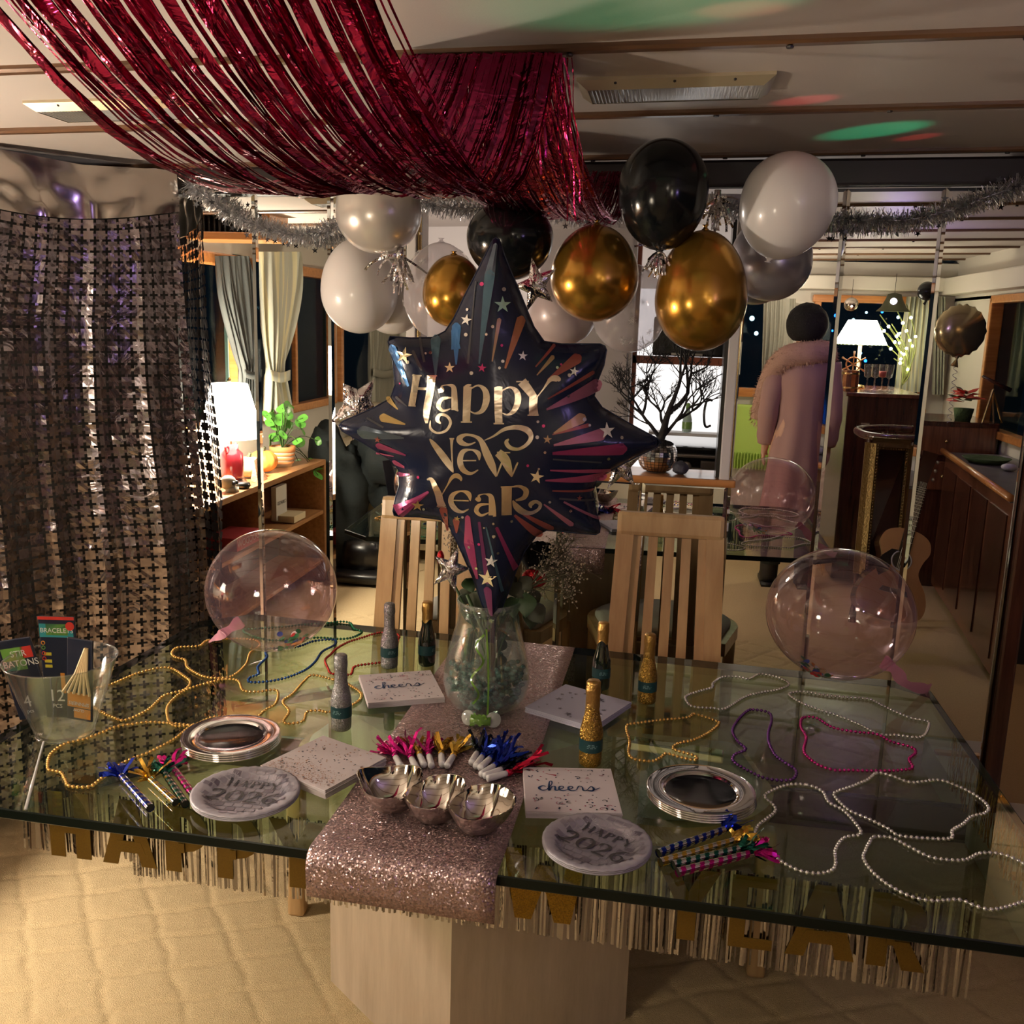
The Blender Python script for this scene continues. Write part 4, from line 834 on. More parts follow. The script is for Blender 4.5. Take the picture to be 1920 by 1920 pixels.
    b = MB(); b.add([G(a, h, .0512) for a, h in pg], [tuple(range(len(pg)))]); b.build('pickguard', 'pickguard', t, mir=True)
    b = MB(); 
    b.add([G(a, h, d) for d in (.052, .062) for a, h in ((-.07, .13), (.07, .13), (.06, .155), (-.06, .155))], [(0, 1, 2, 3), (4, 5, 6, 7), (0, 1, 5, 4), (1, 2, 6, 5), (2, 3, 7, 6), (3, 0, 4, 7)]); b.build('bridge', 'guitar_neck', t, mir=True)
    b = MB(); H = (Pn-P0).length
    b.add([G(a, h, d) for d in (.04, .062) for a, h in ((-.027, .34), (.027, .34), (.021, H-.12), (-.021, H-.12))], [(0, 1, 2, 3), (4, 5, 6, 7), (0, 1, 5, 4), (1, 2, 6, 5), (2, 3, 7, 6), (3, 0, 4, 7)]); nk = b.build('neck', 'guitar_neck', t, mir=True)
    b = MB()
    for k in range(16): h = .36+(H-.5)*(1-.92**(k+1))/(1-.92**17); b.tube([G(-.024, h, .0635), G(.024, h, .0635)], .0012, 4)
    b.build('frets', 'nickel', nk, mir=True)
    b = MB(); b.add([G(a, h, d) for d in (.03, .05) for a, h in ((-.025, H-.12), (.025, H-.12), (.038, H+.04), (-.038, H+.04))], [(0, 1, 2, 3), (4, 5, 6, 7), (0, 1, 5, 4), (1, 2, 6, 5), (2, 3, 7, 6), (3, 0, 4, 7)]); hd = b.build('headstock', 'guitar_side', t, mir=True)
    for k in range(3):
        for s_ in (-1, 1): b = MB(); b.ball(G(s_*.048, H-.09+k*.045, .04), .009, 8); b.build('tuning_peg', 'nickel', hd, True, mir=True)
    b = MB()
    for k in range(6): a = -.018+.0072*k; b.tube([G(a, .145, .064), G(a*.8, H-.12, .066)], .0006, 4)
    b.build('strings', 'nickel', t, mir=True)
    # small balloons floating in the mirrored room
    def small_balloon(P, r, mat, label, crinkle=0, sc=(1, 1, 1.05)):
        t = thing('balloon', m(P), label, 'balloon'); b = MB(); b.ball(P, r, 32, sc=sc, rings=20)
        if crinkle:
            vv = []
            for q in b.v:
                d = Vector(q)-P; aa = atan2(d.z, d.x); rr = sqrt(d.x**2+d.z**2)/r; vv.append((P.x+d.x*(1+crinkle*rr**6*cos(aa*22)), P.y+d.y*.55, P.z+d.z*(1+crinkle*rr**6*cos(aa*22))))
            b.v = vv
        b.build('body', mat, t, True, mir=True)
        b = MB(); b.tube([P-Vector((0, 0, r*.98)), P-Vector((0, 0, r*1.15)), P-Vector((.01, 0, r*1.45))], [.02*r/.12, .006, .02*r/.12], 8); b.build('neck', mat, t, True, mir=True); return t
    P = ony(1800, 620, 6.3); r = pxsize(P, 46); t = small_balloon(P, r, 'brass_film', 'brass-coloured foil balloon above the poinsettia, on a curled ribbon', .03)
    pts = [(P.x+.012*cos(k*.9), P.y+.012*sin(k*.9), P.z-r*1.4-k*.006) for k in range(60)]; b = MB(); b.ribbon(pts, .004, (0, 1, 0)); b.build('curled_ribbon', 'plate_line', t, mir=True)
    P = ony(1738, 546, 6.6); small_balloon(P, pxsize(P, 17), 'black_latex', 'small black balloon behind the mirror joint above the lamp')
room_right()

# ------------------------------------------------------------ the person standing with their back to the mirror
def person():
    PX, PY = .80, 2*MY-6.1           # real position
    t = thing('person', (PX, PY, 0), 'dark-haired person in a long pale pink coat with fluffy collar, seen from behind', 'person')
    # body, one continuous skinned surface: pelvis root
    V = {}
    def P(n, x, y, z, r): V[n] = (len(V), (PX+x, PY+y, z), r)
    # facing -y (away from mirror), left of the body at +x? (person faces -y: their right hand side is -x)
    P('pelvis', 0, 0, .95, .13); P('waist', 0, 0, 1.08, .115); P('chest', 0, -.01, 1.28, .135); P('neckb', 0, 0, 1.45, .06); P('neck', 0, -.01, 1.50, .052); P('head', -.0, -.03, 1.60, .085); P('crown', 0, -.02, 1.68, .075)
    for s, n in ((-1, 'R'), (1, 'L')):
        P('sh'+n, s*.145, 0, 1.40, .052); P('el'+n, s*.185, .02, 1.12, .040); P('wr'+n, s*.185, -.03, .90, .026); P('pa'+n, s*.19, -.045, .85, .028)
        P('hip'+n, s*.09, 0, .88, .095); P('kn'+n, s*.10, -.01, .48, .058); P('an'+n, s*.10, .01, .09, .038); P('to'+n, s*.115, -.13, .035, .03)
    E = [('pelvis', 'waist'), ('waist', 'chest'), ('chest', 'neckb'), ('neckb', 'neck'), ('neck', 'head'), ('head', 'crown')]
    for n in 'RL': E += [('chest', 'sh'+n), ('sh'+n, 'el'+n), ('el'+n, 'wr'+n), ('wr'+n, 'pa'+n), ('pelvis', 'hip'+n), ('hip'+n, 'kn'+n), ('kn'+n, 'an'+n), ('an'+n, 'to'+n)]
    # fingers
    for s, n in ((-1, 'R'), (1, 'L')):
        for k in range(4):
            bx = s*.19+(k-1.5)*.0; by = -.045+(k-1.5)*.019; L_ = (.055, .065, .06, .045)[k]
            P('f%s%da' % (n, k), bx+s*.004, by-.002, .815, .0095); P('f%s%db' % (n, k), bx, by-.006, .815-L_*.55, .0085); P('f%s%dc' % (n, k), bx-s*.012, by-.01, .815-L_, .007)
            E += [('pa'+n, 'f%s%da' % (n, k)), ('f%s%da' % (n, k), 'f%s%db' % (n, k)), ('f%s%db' % (n, k), 'f%s%dc' % (n, k))]
        P('t%sa' % n, s*.175, -.085, .845, .010); P('t%sb' % n, s*.165, -.105, .81, .0085); E += [('pa'+n, 't%sa' % n), ('t%sa' % n, 't%sb' % n)]
    me = bpy.data.meshes.new('body'); vs = [None]*len(V)
    for k, (i, c, r) in V.items(): vs[i] = (c[0]-PX, c[1]-PY, c[2])
    me.from_pydata(vs, [(V[a][0], V[b][0]) for a, b in E], []); o = bpy.data.objects.new('body', me); COL.objects.link(o); o.parent = t; me.materials.append(MATS['skin'])
    md = o.modifiers.new('skin', 'SKIN'); md.use_smooth_shade = True; sv = me.skin_vertices[0].data
    for k, (i, c, r) in V.items(): sv[i].radius = (r, r)
    sv[V['pelvis'][0]].use_root = True; o.modifiers.new('sub', 'SUBSURF').levels = 1
    def loft(name, secs, mat, n=36, fuzz=0, parent=t, jag=0, fold=0):
        b = MB()
        for j, (x, y, z, rx, ry) in enumerate(secs):
            for k in range(n):
                a = 2*pi*k/n; f = 1+fold*(1-j/len(secs))*sin(a*7+1)*.5
                b.v.append((PX+x+.80*rx*f*cos(a), PY+y+ry*f*sin(a), z))
        for j in range(len(secs)-1):
            for k in range(n): b.f.append((j*n+k, j*n+(k+1) % n, (j+1)*n+(k+1) % n, (j+1)*n+k)); b.mi.append(0)
        return b.build(name, mat, parent, True)
    # face on the far side (towards -y)
    hx, hy, hz = PX, PY-.035, 1.60
    b = MB(); b.add([(hx, hy-.118, hz-.02), (hx-.014, hy-.088, hz-.03), (hx+.014, hy-.088, hz-.03), (hx, hy-.088, hz+.03)], [(0, 1, 2), (0, 2, 3), (0, 3, 1)]); b.build('nose', 'skin', t, True)
    for s in (-1, 1): b = MB(); b.ball((hx+s*.032, hy-.078, hz+.012), .012, 10); e = b.build('eye', 'plate_line', t, True); b = MB(); b.ball((hx+s*.032, hy-.088, hz+.012), .005, 8); b.build('pupil', 'hair_black', e, True)
    b = MB(); b.tube([(hx-.022, hy-.086, hz-.055), (hx, hy-.094, hz-.057), (hx+.022, hy-.086, hz-.055)], [.003, .006, .003], 6); b.build('mouth', 'box_red', t, True)
    for s in (-1, 1): b = MB(); b.ball((hx+s*.087, hy+.01, hz), .02, 10, sc=(.4, .8, 1.3)); b.build('ear', 'skin', t, True)
    # hair: rounded dark bob
    b = MB(); b.ball((PX, PY-.005, 1.63), .125, 32, sc=(1, 1.02, 1.0), rings=20)
    from mathutils import noise
    b.v = [(x, y if y > PY-.075 or z > 1.68 else PY-.075, z if z > 1.53 else 1.53+(z-1.53)*.3) for x, y, z in b.v]
    b.v = [tuple(Vector(p)+(Vector(p)-Vector((PX, PY, 1.63))).normalized()*.006*noise.noise(Vector(p)*40)) for p in b.v]; b.build('hair', 'hair_black', t, True)
    # coat
    secs = [(-.02, 0, .42, .235, .17), (-.015, 0, .60, .215, .16), (-.01, 0, .85, .190, .15), (0, 0, 1.02, .168, .135), (0, 0, 1.15, .168, .135), (0, 0, 1.28, .185, .145), (0, 0, 1.38, .180, .13), (0, 0, 1.44, .13, .11), (0, 0, 1.49, .07, .075)]
    pts = catmull([(s_[0], s_[2], s_[3]) for s_ in secs], 4); pt2 = catmull([(s_[1], s_[4], 0) for s_ in secs], 4)
    coat = loft('coat', [(a.x, b_.x, a.y, a.z, b_.y) for a, b_ in zip(pts, pt2)], 'coat_pink', 56, fold=.10)
    for s, n in ((-1, 'R'), (1, 'L')):
        b = MB(); q = catmull([V['sh'+n][1], V['el'+n][1], V['wr'+n][1]], 8); L_ = len(q)
        b.tube(q, [.072-.020*i/L_+.003*sin(i*1.5) for i in range(L_)], 18); b.build('sleeve', 'coat_pink', t, True)
    # fluffy collar: thick rolled shawl down the back / side with short fur
    r9 = random.Random(2); path = catmull([(PX+.07, PY-.14, 1.18), (PX+.12, PY-.10, 1.34), (PX+.12, PY+.02, 1.46), (PX+.02, PY+.11, 1.46), (PX-.11, PY+.08, 1.43), (PX-.175, PY+.0, 1.33), (PX-.215, PY-.05, 1.18), (PX-.235, PY-.07, 1.04)], 8)
    b = MB(); b.tube(path, [.05+.02*sin(pi*i/len(path)) for i in range(len(path))], 14)
    for i in range(3200):
        k = r9.randrange(len(path)-1); p = path[k].lerp(path[k+1], r9.random()); d = Vector((r9.gauss(0, 1), r9.gauss(0, 1), r9.gauss(0, 1))).normalized(); rr = .05+.02*sin(pi*k/len(path))
        q0 = p+d*rr*.9; q1 = p+d*(rr+.018)+Vector((0, 0, -.006)); s_ = d.orthogonal()*.0025; b.add([q0-s_, q0+s_, q1], [(0, 1, 2)])
    b.build('fur_collar', 'fur', t, True)
    # trousers and boots
    for s, n in ((-1, 'R'), (1, 'L')):
        q = [(PX+s*.09, PY, .62), V['kn'+n][1], (PX+s*.10, PY+.01, .14)]; b = MB(); b.tube(catmull(q, 6), [.078-.018*i/12 for i in range(13)], 16); b.build('trouser_leg', 'coat_dark', t, True)
        b = MB(); c0 = (PX+s*.105, PY, 0); b.lathe([(.0, .02), (.055, .02), (.055, .06), (.058, .18), (.062, .22), (.05, .225)], c0, 16); b.ball((PX+s*.11, PY-.075, .045), .05, 16, sc=(.95, 1.9, .85)); b.box((PX+s*.11, PY-.05, .012), (.085, .26, .024)); b.build('boot', 'boot', t, True)
person()
# ============================================================ DINING TABLE, CHAIRS, RUNNER, BANNER
TZ = .75
TAB = [(-1.20, 1.365), (.60, 1.32), (.67, 1.40), (.67, 2.335), (.60, 2.385), (-1.14, 2.50), (-1.26, 2.40), (-1.30, 1.46)]
def table():
    t = thing('dining_table', (-.32, 1.9, 0), 'large glass-topped dining table on travertine pedestals', 'table')
    n = len(TAB); b = MB(); th = .019
    C = Vector((sum(p[0] for p in TAB)/n, sum(p[1] for p in TAB)/n, 0))
    ins = [(p[0]+(C.x-p[0])*.003, p[1]+(C.y-p[1])*.003) for p in TAB]
    vs = [(x, y, TZ) for x, y in ins]+[(x, y, TZ-.002) for x, y in TAB]+[(x, y, TZ-th+.002) for x, y in TAB]+[(x, y, TZ-th) for x, y in ins]
    b.add(vs, [tuple(range(n)), tuple(range(4*n-1, 3*n-1, -1))], 'table_glass')
    b.add(vs, [(a*n+i, (a+1)*n+i, (a+1)*n+(i+1) % n, a*n+(i+1) % n) for a in range(3) for i in range(n)], 'glass_edge')
    b.build('glass_top', None, t)
    # diamond pedestal in travertine with a wider slab below
    D = [(-.73, 1.99), (-.365, 1.69), (-.012, 2.0), (-.375, 2.29)]
    b = MB(); b.prism(D, 0, TZ-th-.0005); b.build('pedestal', 'travertine', t)
    b = MB()
    for (x, y) in ((-.95, 2.24), (.33, 2.14)): b.rbox((x, y, .365), (.045, .045, .73), .008)
    # chrome stays that hold the glass
    b = MB(); b.rbox((-.80, 2.03, TZ-th-.012), (.34, .03, .02), .004, radians(38)); b.build('chrome_stay', 'chrome', t)
    b = MB(); b.rbox((.06, 1.93, TZ-th-.012), (.20, .03, .02), .004, radians(-8)); b.build('chrome_stay', 'chrome', t)
table()

def chair(name, c, rz, label):
    t = thing(name, (0, 0, 0), label, 'chair', 'dining chairs between the table and the mirror')
    W = .295; H = 1.084; d = .03
    def lean(z): return .085*(max(0, z-.45)/.6)       # back leans away
    xb = [-W/2+.024, W/2-.024]
    # back at +y, seat towards -y
    def bar(x0, x1, z0, z1, w0, w1, dep, off=0):
        b = MB(); vs = []; k = 6
        for i in range(k+1):
            f = i/k; z = z0+(z1-z0)*f; x = x0+(x1-x0)*f; ww = (w0+(w1-w0)*f)/2; y = .19+lean(z)+off
            vs += [(x-ww, y-dep/2, z), (x+ww, y-dep/2, z), (x+ww, y+dep/2, z), (x-ww, y+dep/2, z)]
        fs = []
        for i in range(k):
            for q in range(4): fs.append((i*4+q, i*4+(q+1) % 4, (i+1)*4+(q+1) % 4, (i+1)*4+q))
        fs += [(3, 2, 1, 0), (4*k, 4*k+1, 4*k+2, 4*k+3)]; b.add(vs, fs); return b
    for s, x in zip((-1, 1), xb): bar(x+s*.035, x, 0, H-.055, .045, .048, .032).build('stile', 'chair_wood', t)
    for i in range(5):
        x = (i-2)*.0455; bar(x*1.15, x, .42, H-.055, .028, .026, .018).build('slat', 'chair_wood', t)
    b = MB(); b.rbox((0, .19+lean(H-.03), H-.032), (W, .04, .068), .012, Matrix.Rotation(-.14, 3, 'X')); b.build('top_rail', 'chair_wood', t)
    b = MB(); b.rbox((0, .19, .40), (W+.05, .03, .07), .006); b.build('rear_rail', 'chair_wood', t)
    # rounded seat frame and cushion
    prof = []
    for k in range(33): a = pi+pi*k/32; prof.append((.295*cos(a), -.04+.25*sin(a)*1.0))
    prof = [(-.235, .19)]+prof+[(.235, .19)]
    b = MB(); b.prism(prof, .40, .45); b.build('seat_frame', 'chair_wood', t, auto=40)
    b = MB(); n = len(prof); vs = []
    for f, z in ((.90, .452), (.90, .468), (.8, .482), (.4, .49)):
        vs += [(x*f, .0+(y-.0)*f, z) for x, y in prof]
    b.add(vs, [(a*n+i, a*n+(i+1) % n, (a+1)*n+(i+1) % n, (a+1)*n+i) for a in range(3) for i in range(n)]+[tuple(range(3*n, 4*n))]); b.build('seat_cushion', 'cushion_white', t, True)
    for s in (-1, 1): b = MB(); b.rbox((s*.275, -.15, .20), (.046, .046, .40), .010); b.build('leg', 'chair_wood', t, True)
    t.location = c; t.rotation_euler = (0, 0, rz)
    return t
ch = chair('dining_chair', (.028, 2.38, 0), radians(0), 'blond wooden slat-back chair standing right of the star balloon')
copy_tree(ch, (-.645, 2.40, 0), radians(3), 'blond wooden slat-back chair partly hidden behind the left of the star balloon')
# runner
def runner():
    x0, x1 = -.53, -.218; b = MB(); path = []
    yf, yb = 1.352, 2.445
    path += [(yf-.016, TZ-.075), (yf-.018, TZ-.05), (yf-.019, TZ-.02), (yf-.012, TZ-.003), (yf+.004, TZ+.0045), (yf+.03, TZ+.0035)]
    k = 40
    for i in range(k+1): path.append((yf+.06+(yb-.05-yf-.06)*i/k, TZ+.0018+.0005*sin(i)))
    path += [(yb-.02, TZ+.003), (yb+.0, TZ+.004), (yb+.018, TZ-.004), (yb+.024, TZ-.03), (yb+.025, TZ-.10)]
    n = 10
    for (y, z) in path:
        for i in range(n+1):
            f = i/n; sk = .012*(y-yf)  # slight skew
            b.v.append((x0+(x1-x0)*f+sk, y-.012*f*(1 if y < 1.5 else 0)-(0 if y < 2.3 else .02*f), z))
    for j in range(len(path)-1):
        for i in range(n): a = j*(n+1)+i; b.f.append((a, a+1, a+n+2, a+n+1)); b.mi.append(0)
    o = b.build('table_runner', 'runner_glitter', None, True, solid=.0012); tag(o, 'rose-pink glitter runner laid across the glass table', 'table runner')
runner()

# ------------------------------------------------------------ fringed banner under the front edge
def banner():
    by = 1.48; lean_ = lambda x: by-.02*(x+1.1)/1.6
    L = ony(50, 1560, by).x; R = ony(1820, 1800, by-.03).x
    t = thing('fringed_banner', ((L+R)/2, by, .73), 'silver tinsel fringe banner with gold letters hanging under the table front', 'banner')
    r = random.Random(12); x = L; b = MB()
    while x < R:
        f = (x-L)/(R-L); zb = .577-.022*f+.004*r.random()
        if f < .13: zb = .602-.01*f+.003*r.random()
        w_ = .0042; 
        if r.random() > .16:
            sway = r.uniform(-.004, .004); y = lean_(x)+r.uniform(-.0035, .0035); tw = r.uniform(-.6, .6)
            pts = [(x+sway*i/5, y+.001*sin(i+x*50), (TZ-.0205)-((TZ-.0205)-zb)*i/5) for i in range(6)]
            b.ribbon(pts, w_*r.uniform(.8, 1.15), (sin(tw), cos(tw), 0))
        x += .0044
        if r.random() < .05: x += .004
    b.build('fringe', 'fringe_foil', t); tag(t.children[0], None, None, None, 'stuff')
    b = MB(); b.add([(L, lean_(L)+.004, (TZ-.0205)), (R, lean_(R)+.004, (TZ-.0205)), (R, lean_(R)+.004, (TZ-.0195)), (L, lean_(L)+.004, (TZ-.0195))], [(0, 1, 2, 3)])
    # letters: block strokes, height .105
    def letter(ch, u0, u1):
        x0 = ony(u0, 1640, by).x; x1 = ony(u1, 1640, by).x; z1 = TZ-.022; z0 = .598; w_ = (x1-x0); s = min(.030, w_*.36)
        y = lean_((x0+x1)/2)-.006
        def poly(pts): return [(x0+a*w_, y, z0+h*(z1-z0)) for a, h in pts]
        q = s/w_; hh = s/(z1-z0)*.75; b = MB(); cnt = [0]
        def P(pts): 
            cnt[0] += 1; front = [(p[0], p[1]-.0004*cnt[0], p[2]) for p in poly(pts)]; back = [(p[0], y+.001, p[2]) for p in front]; n = len(pts)
            b.add(front+back, [tuple(range(n)), tuple(range(2*n-1, n-1, -1))]+[(i, n+i, n+(i+1) % n, (i+1) % n) for i in range(n)])
        if ch == 'H': P([(0, 0), (q, 0), (q, 1), (0, 1)]); P([(1-q, 0), (1, 0), (1, 1), (1-q, 1)]); P([(q, .38), (1-q, .38), (1-q, .38+hh), (q, .38+hh)])
        if ch == 'A': P([(0, 0), (q, 0), (.5+q*.28, 1), (.5-q*.5, 1)]); P([(1-q, 0), (1, 0), (.5+q*.5, 1), (.5-q*.28, 1)]); P([(.2, .2), (.8, .2), (.72, .2+hh), (.28, .2+hh)])
        if ch in 'PR':
            P([(0, 0), (q, 0), (q, 1), (0, 1)])
            for k in range(8):
                a0, a1 = -pi/2+pi*k/8, -pi/2+pi*(k+1)/8; cy = .66; ry = .34; cx = .45
                P([(cx+(1-cx)*cos(a0), cy+ry*sin(a0)), (cx+(1-cx)*cos(a1), cy+ry*sin(a1)), (cx+(1-cx-q)*cos(a1), cy+(ry-hh*.8)*sin(a1)), (cx+(1-cx-q)*cos(a0), cy+(ry-hh*.8)*sin(a0))])
            P([(q*.9, 1-hh*.8), (.46, 1-hh*.8), (.46, 1), (q*.9, 1)]); P([(q*.9, .32), (.46, .32), (.46, .32+hh*.8), (q*.9, .32+hh*.8)])
            if ch == 'R': P([(1-q*1.05, 0), (1.05, 0), (.62+q*.3, .38), (.62-q*.6, .38)])
        if ch == 'Y': P([(.5-q/2, 0), (.5+q/2, 0), (.5+q/2, .5), (.5-q/2, .5)]); P([(.5-q/2, .45), (.5+q/2, .45), (q, 1), (0, 1)]); P([(.5-q/2, .45), (.5+q/2, .45), (1, 1), (1-q, 1)])
        if ch == 'N': P([(0, 0), (q, 0), (q, 1), (0, 1)]); P([(1-q, 0), (1, 0), (1, 1), (1-q, 1)]); P([(1-q, 0), (1, 0), (q, 1), (0, 1)])
        if ch == 'E': P([(0, 0), (q, 0), (q, 1), (0, 1)]); [P([(q*.9, h), (1, h), (1, h+hh), (q*.9, h+hh)]) for h in (0, .5-hh/2, 1-hh)]
        if ch == 'W': P([(0, 1), (q, 1), (.36, 0), (.16, 0)]); P([(.16, 0), (.36, 0), (.58, .8), (.42, .8)]); P([(.42, .8), (.58, .8), (.84, 0), (.64, 0)]); P([(.64, 0), (.84, 0), (1, 1), (1-q, 1)])
        b.build('letter_'+ch.lower(), 'letter_glitter' if ch == 'W' else 'letter_gold', t)
    for ch, u0, u1 in (('H', 104, 178), ('A', 200, 300), ('P', 318, 398), ('P', 414, 494), ('Y', 512, 614), ('N', 700, 800), ('E', 832, 908), ('W', 946, 1100), ('Y', 1234, 1350), ('E', 1372, 1455), ('A', 1480, 1612), ('R', 1634, 1740)): letter(ch, u0, u1)
    # gold fringe at the right edge of the table
    t = thing('gold_fringe', (.70, 1.9, .74), 'yellow-gold tinsel fringe hanging from the right edge of the glass', 'fringe')
    b = MB(); x = 1.52
    while x < 2.12:
        b.ribbon([(.664+r.uniform(-.003, .003), x+r.uniform(-.002, .002)*i, (TZ-.0205)-(.10+.015*r.random())*i/4) for i in range(5)], .0042, (1, r.uniform(-.3, .3), 0)); x += .0055
    b.build('strands', 'gold_fringe', t)
    # two low white steps past the end of the mirror
    t = thing('cabin_step', (1.3, 2.75, 0), 'white step with a thin brown nosing at the foot of the dark post', 'step')
    b = MB(); b.rbox((1.42, 2.78, .06), (.80, .62, .12), .006); b.build('riser', 'cushion_white', t)
    b = MB(); b.rbox((1.42, 2.62, .126), (.80, .03, .012), .003); b.build('nosing', 'orange_wood', t)
banner()
# ============================================================ THINGS ON THE TABLE
ZT = TZ+.0004; ZR = TZ+.0035
def A_(x, y): return (x*.2604, 1100+y*.2604)
def B_(x, y): return (300+x*.2604, 1120+y*.2604)
def E_(x, y): return (1140+x*.40625, 1220+y*.40625)
def beads(pts, fn, mat, label, r=.0036, sp=.0090):
    P = [onz(*fn(x, y), TZ+r) for x, y in pts]; Q = catmull(P, 10, True); Q.append(Q[0])
    acc = 0; t_ = MB(); out = []; nxt = 0
    for a, b_ in zip(Q[:-1], Q[1:]):
        L = (b_-a).length
        while nxt <= acc+L: out.append(a+(b_-a)*((nxt-acc)/max(L, 1e-9))); nxt += sp
        acc += L
    c0 = sum(out, Vector())/len(out)
    t = thing('bead_necklace', (c0.x, c0.y, TZ), label, 'necklace', 'bead necklaces on the glass table')
    for q in out: t_.ball(q, r, 7, rings=5)
    o = t_.build('beads', mat, t, True); o['kind'] = 'stuff'
    s_ = MB(); s_.tube(Q[:-1], .0007, 4, closed=True); s_.build('string', mat, t, True)
beads([(340, 310), (280, 350), (130, 360), (85, 400), (110, 430), (180, 450), (195, 500), (260, 545), (340, 575), (460, 580), (540, 555), (620, 480), (650, 400), (720, 345), (690, 310), (600, 300), (480, 300)], B_, 'bead_gold', 'gold bead necklace partly under the left clear balloon')
beads([(640, 740), (780, 710), (900, 660), (1000, 620), (1150, 585), (1240, 590), (1320, 640), (1370, 685), (1330, 740), (1190, 780), (1130, 830), (1060, 890), (900, 960), (800, 935), (720, 895), (640, 850), (520, 800), (560, 755)], A_, 'bead_gold', 'gold bead necklace running behind the clear bucket')
beads([(90, 920), (50, 820), (80, 750), (180, 670), (330, 620), (460, 590), (560, 600), (600, 670), (700, 680), (840, 670), (835, 760), (760, 810), (650, 880), (400, 860), (250, 915)], B_, 'bead_gold', 'gold bead necklace passing behind the left silver charger')
beads([(1380, 1000), (1100, 975), (950, 990), (830, 1010), (710, 1060), (600, 1100), (470, 1130), (380, 1190), (350, 1240), (345, 1310), (380, 1325), (440, 1340), (470, 1390), (500, 1435), (640, 1440), (720, 1390), (850, 1290), (960, 1235), (1080, 1190), (1250, 1100), (1350, 1020)], A_, 'bead_gold', 'gold bead necklace in front of the bucket, left of the charger')
beads([(1240, 590), (1100, 560), (1040, 600), (960, 690), (885, 750), (930, 820), (890, 890), (930, 910), (1030, 890), (1060, 825), (1150, 815), (1220, 825), (1400, 765), (1450, 700), (1380, 640), (1300, 600)], B_, 'bead_gold', 'gold bead necklace round the nearer silver bottle')
beads([(1210, 185), (1300, 175), (1370, 185), (1400, 225), (1455, 250), (1380, 290), (1280, 300), (1130, 290), (850, 310), (700, 290), (600, 240), (700, 225), (850, 215), (1050, 195)], B_, 'bead_green', 'green bead necklace at the back left of the table')
beads([(1010, 350), (1110, 315), (1250, 305), (1260, 340), (1170, 390), (1120, 460), (1050, 520), (920, 575), (780, 605), (650, 610), (645, 580), (710, 550), (705, 500), (770, 430), (760, 400), (780, 370), (900, 368)], B_, 'bead_blue', 'blue bead necklace beside the left clear balloon')
beads([(1580, 255), (1700, 262), (1725, 290), (1700, 340), (1440, 295+0), (1350, 325), (1270, 370), (1230, 410), (1190, 450), (1210, 510), (1240, 550), (1370, 555), (1400, 500), (1500, 480), (1580, 470), (1680, 430), (1700, 370)][:3]+[(1715, 300), (1690, 380), (1640, 450), (1580, 470), (1500, 480), (1400, 500), (1370, 555), (1240, 550), (1210, 510), (1190, 450), (1230, 410), (1270, 370), (1350, 325), (1440, 295)], B_, 'bead_red', 'red bead necklace behind the two silver bottles')
beads([(485, 150), (530, 122), (600, 120), (650, 130), (705, 108), (790, 125), (835, 155), (790, 178), (700, 195), (630, 215), (540, 268), (480, 265), (390, 258), (358, 225), (370, 205), (430, 185), (480, 170)], E_, 'bead_silver', 'silver bead necklace at the back right, nearest the gold bottles')
beads([(835, 200), (900, 190), (1000, 205), (1100, 215), (1200, 222), (1260, 250), (1380, 305), (1470, 325), (1480, 350), (1460, 390), (1420, 400), (1340, 390), (1250, 385), (1160, 340), (1060, 300), (960, 268), (880, 235)], E_, 'bead_silver', 'silver bead necklace crossing the top of the magenta one')
beads([(400, 293), (500, 325), (510, 340), (470, 375), (400, 410), (320, 430), (305, 455), (400, 485), (400, 505), (330, 490), (270, 475), (240, 495), (200, 510), (120, 500), (95, 470), (100, 420), (85, 350), (130, 335), (250, 320), (370, 308)], E_, 'bead_gold', 'gold bead necklace right of the front gold bottle')
beads([(670, 272), (740, 285), (755, 320), (740, 380), (745, 430), (780, 490), (860, 545), (865, 580), (830, 598), (730, 590), (640, 550), (580, 510), (585, 480), (635, 455), (600, 420), (575, 370), (600, 320), (640, 280)], E_, 'bead_purple', 'purple bead necklace behind the right silver charger')
beads([(900, 310), (960, 310), (1040, 355), (1150, 375), (1240, 385), (1310, 420), (1400, 445), (1420, 470), (1390, 500), (1405, 540), (1340, 552), (1250, 555), (1120, 552), (1040, 550), (960, 520), (905, 465), (915, 400), (890, 350)], E_, 'bead_magenta', 'magenta bead necklace on the right half of the table')
beads([(1240, 565), (1300, 575), (1400, 608), (1520, 597), (1600, 620), (1700, 670), (1755, 720), (1740, 750), (1680, 765), (1640, 800), (1590, 830), (1585, 865), (1500, 868), (1350, 855), (1290, 820), (1200, 775), (1110, 735), (1045, 670), (1060, 650), (1130, 625), (1200, 595)], E_, 'bead_silver', 'large silver bead necklace just in front of the magenta one')
beads([(920, 620), (990, 650), (1020, 700), (1090, 740), (1160, 820), (1160, 850), (1090, 865), (1050, 920), (1050, 990), (1020, 1020), (950, 1028), (870, 1010), (780, 960), (670, 880), (680, 835), (700, 800), (770, 745), (760, 710), (725, 680), (740, 655), (830, 620)], E_, 'bead_silver', 'silver bead necklace tucked under the striped horns on the right')
beads([(1230, 860), (1310, 865), (1390, 905), (1480, 950), (1560, 965), (1650, 965), (1720, 935), (1820, 940), (1920, 985), (1990, 1050), (1970, 1130), (1900, 1165), (1780, 1195), (1700, 1180), (1620, 1150), (1500, 1155), (1400, 1135), (1300, 1085), (1220, 1020), (1180, 960), (1190, 920), (1210, 880)], E_, 'bead_silver', 'silver bead necklace nearest the front right corner of the glass')

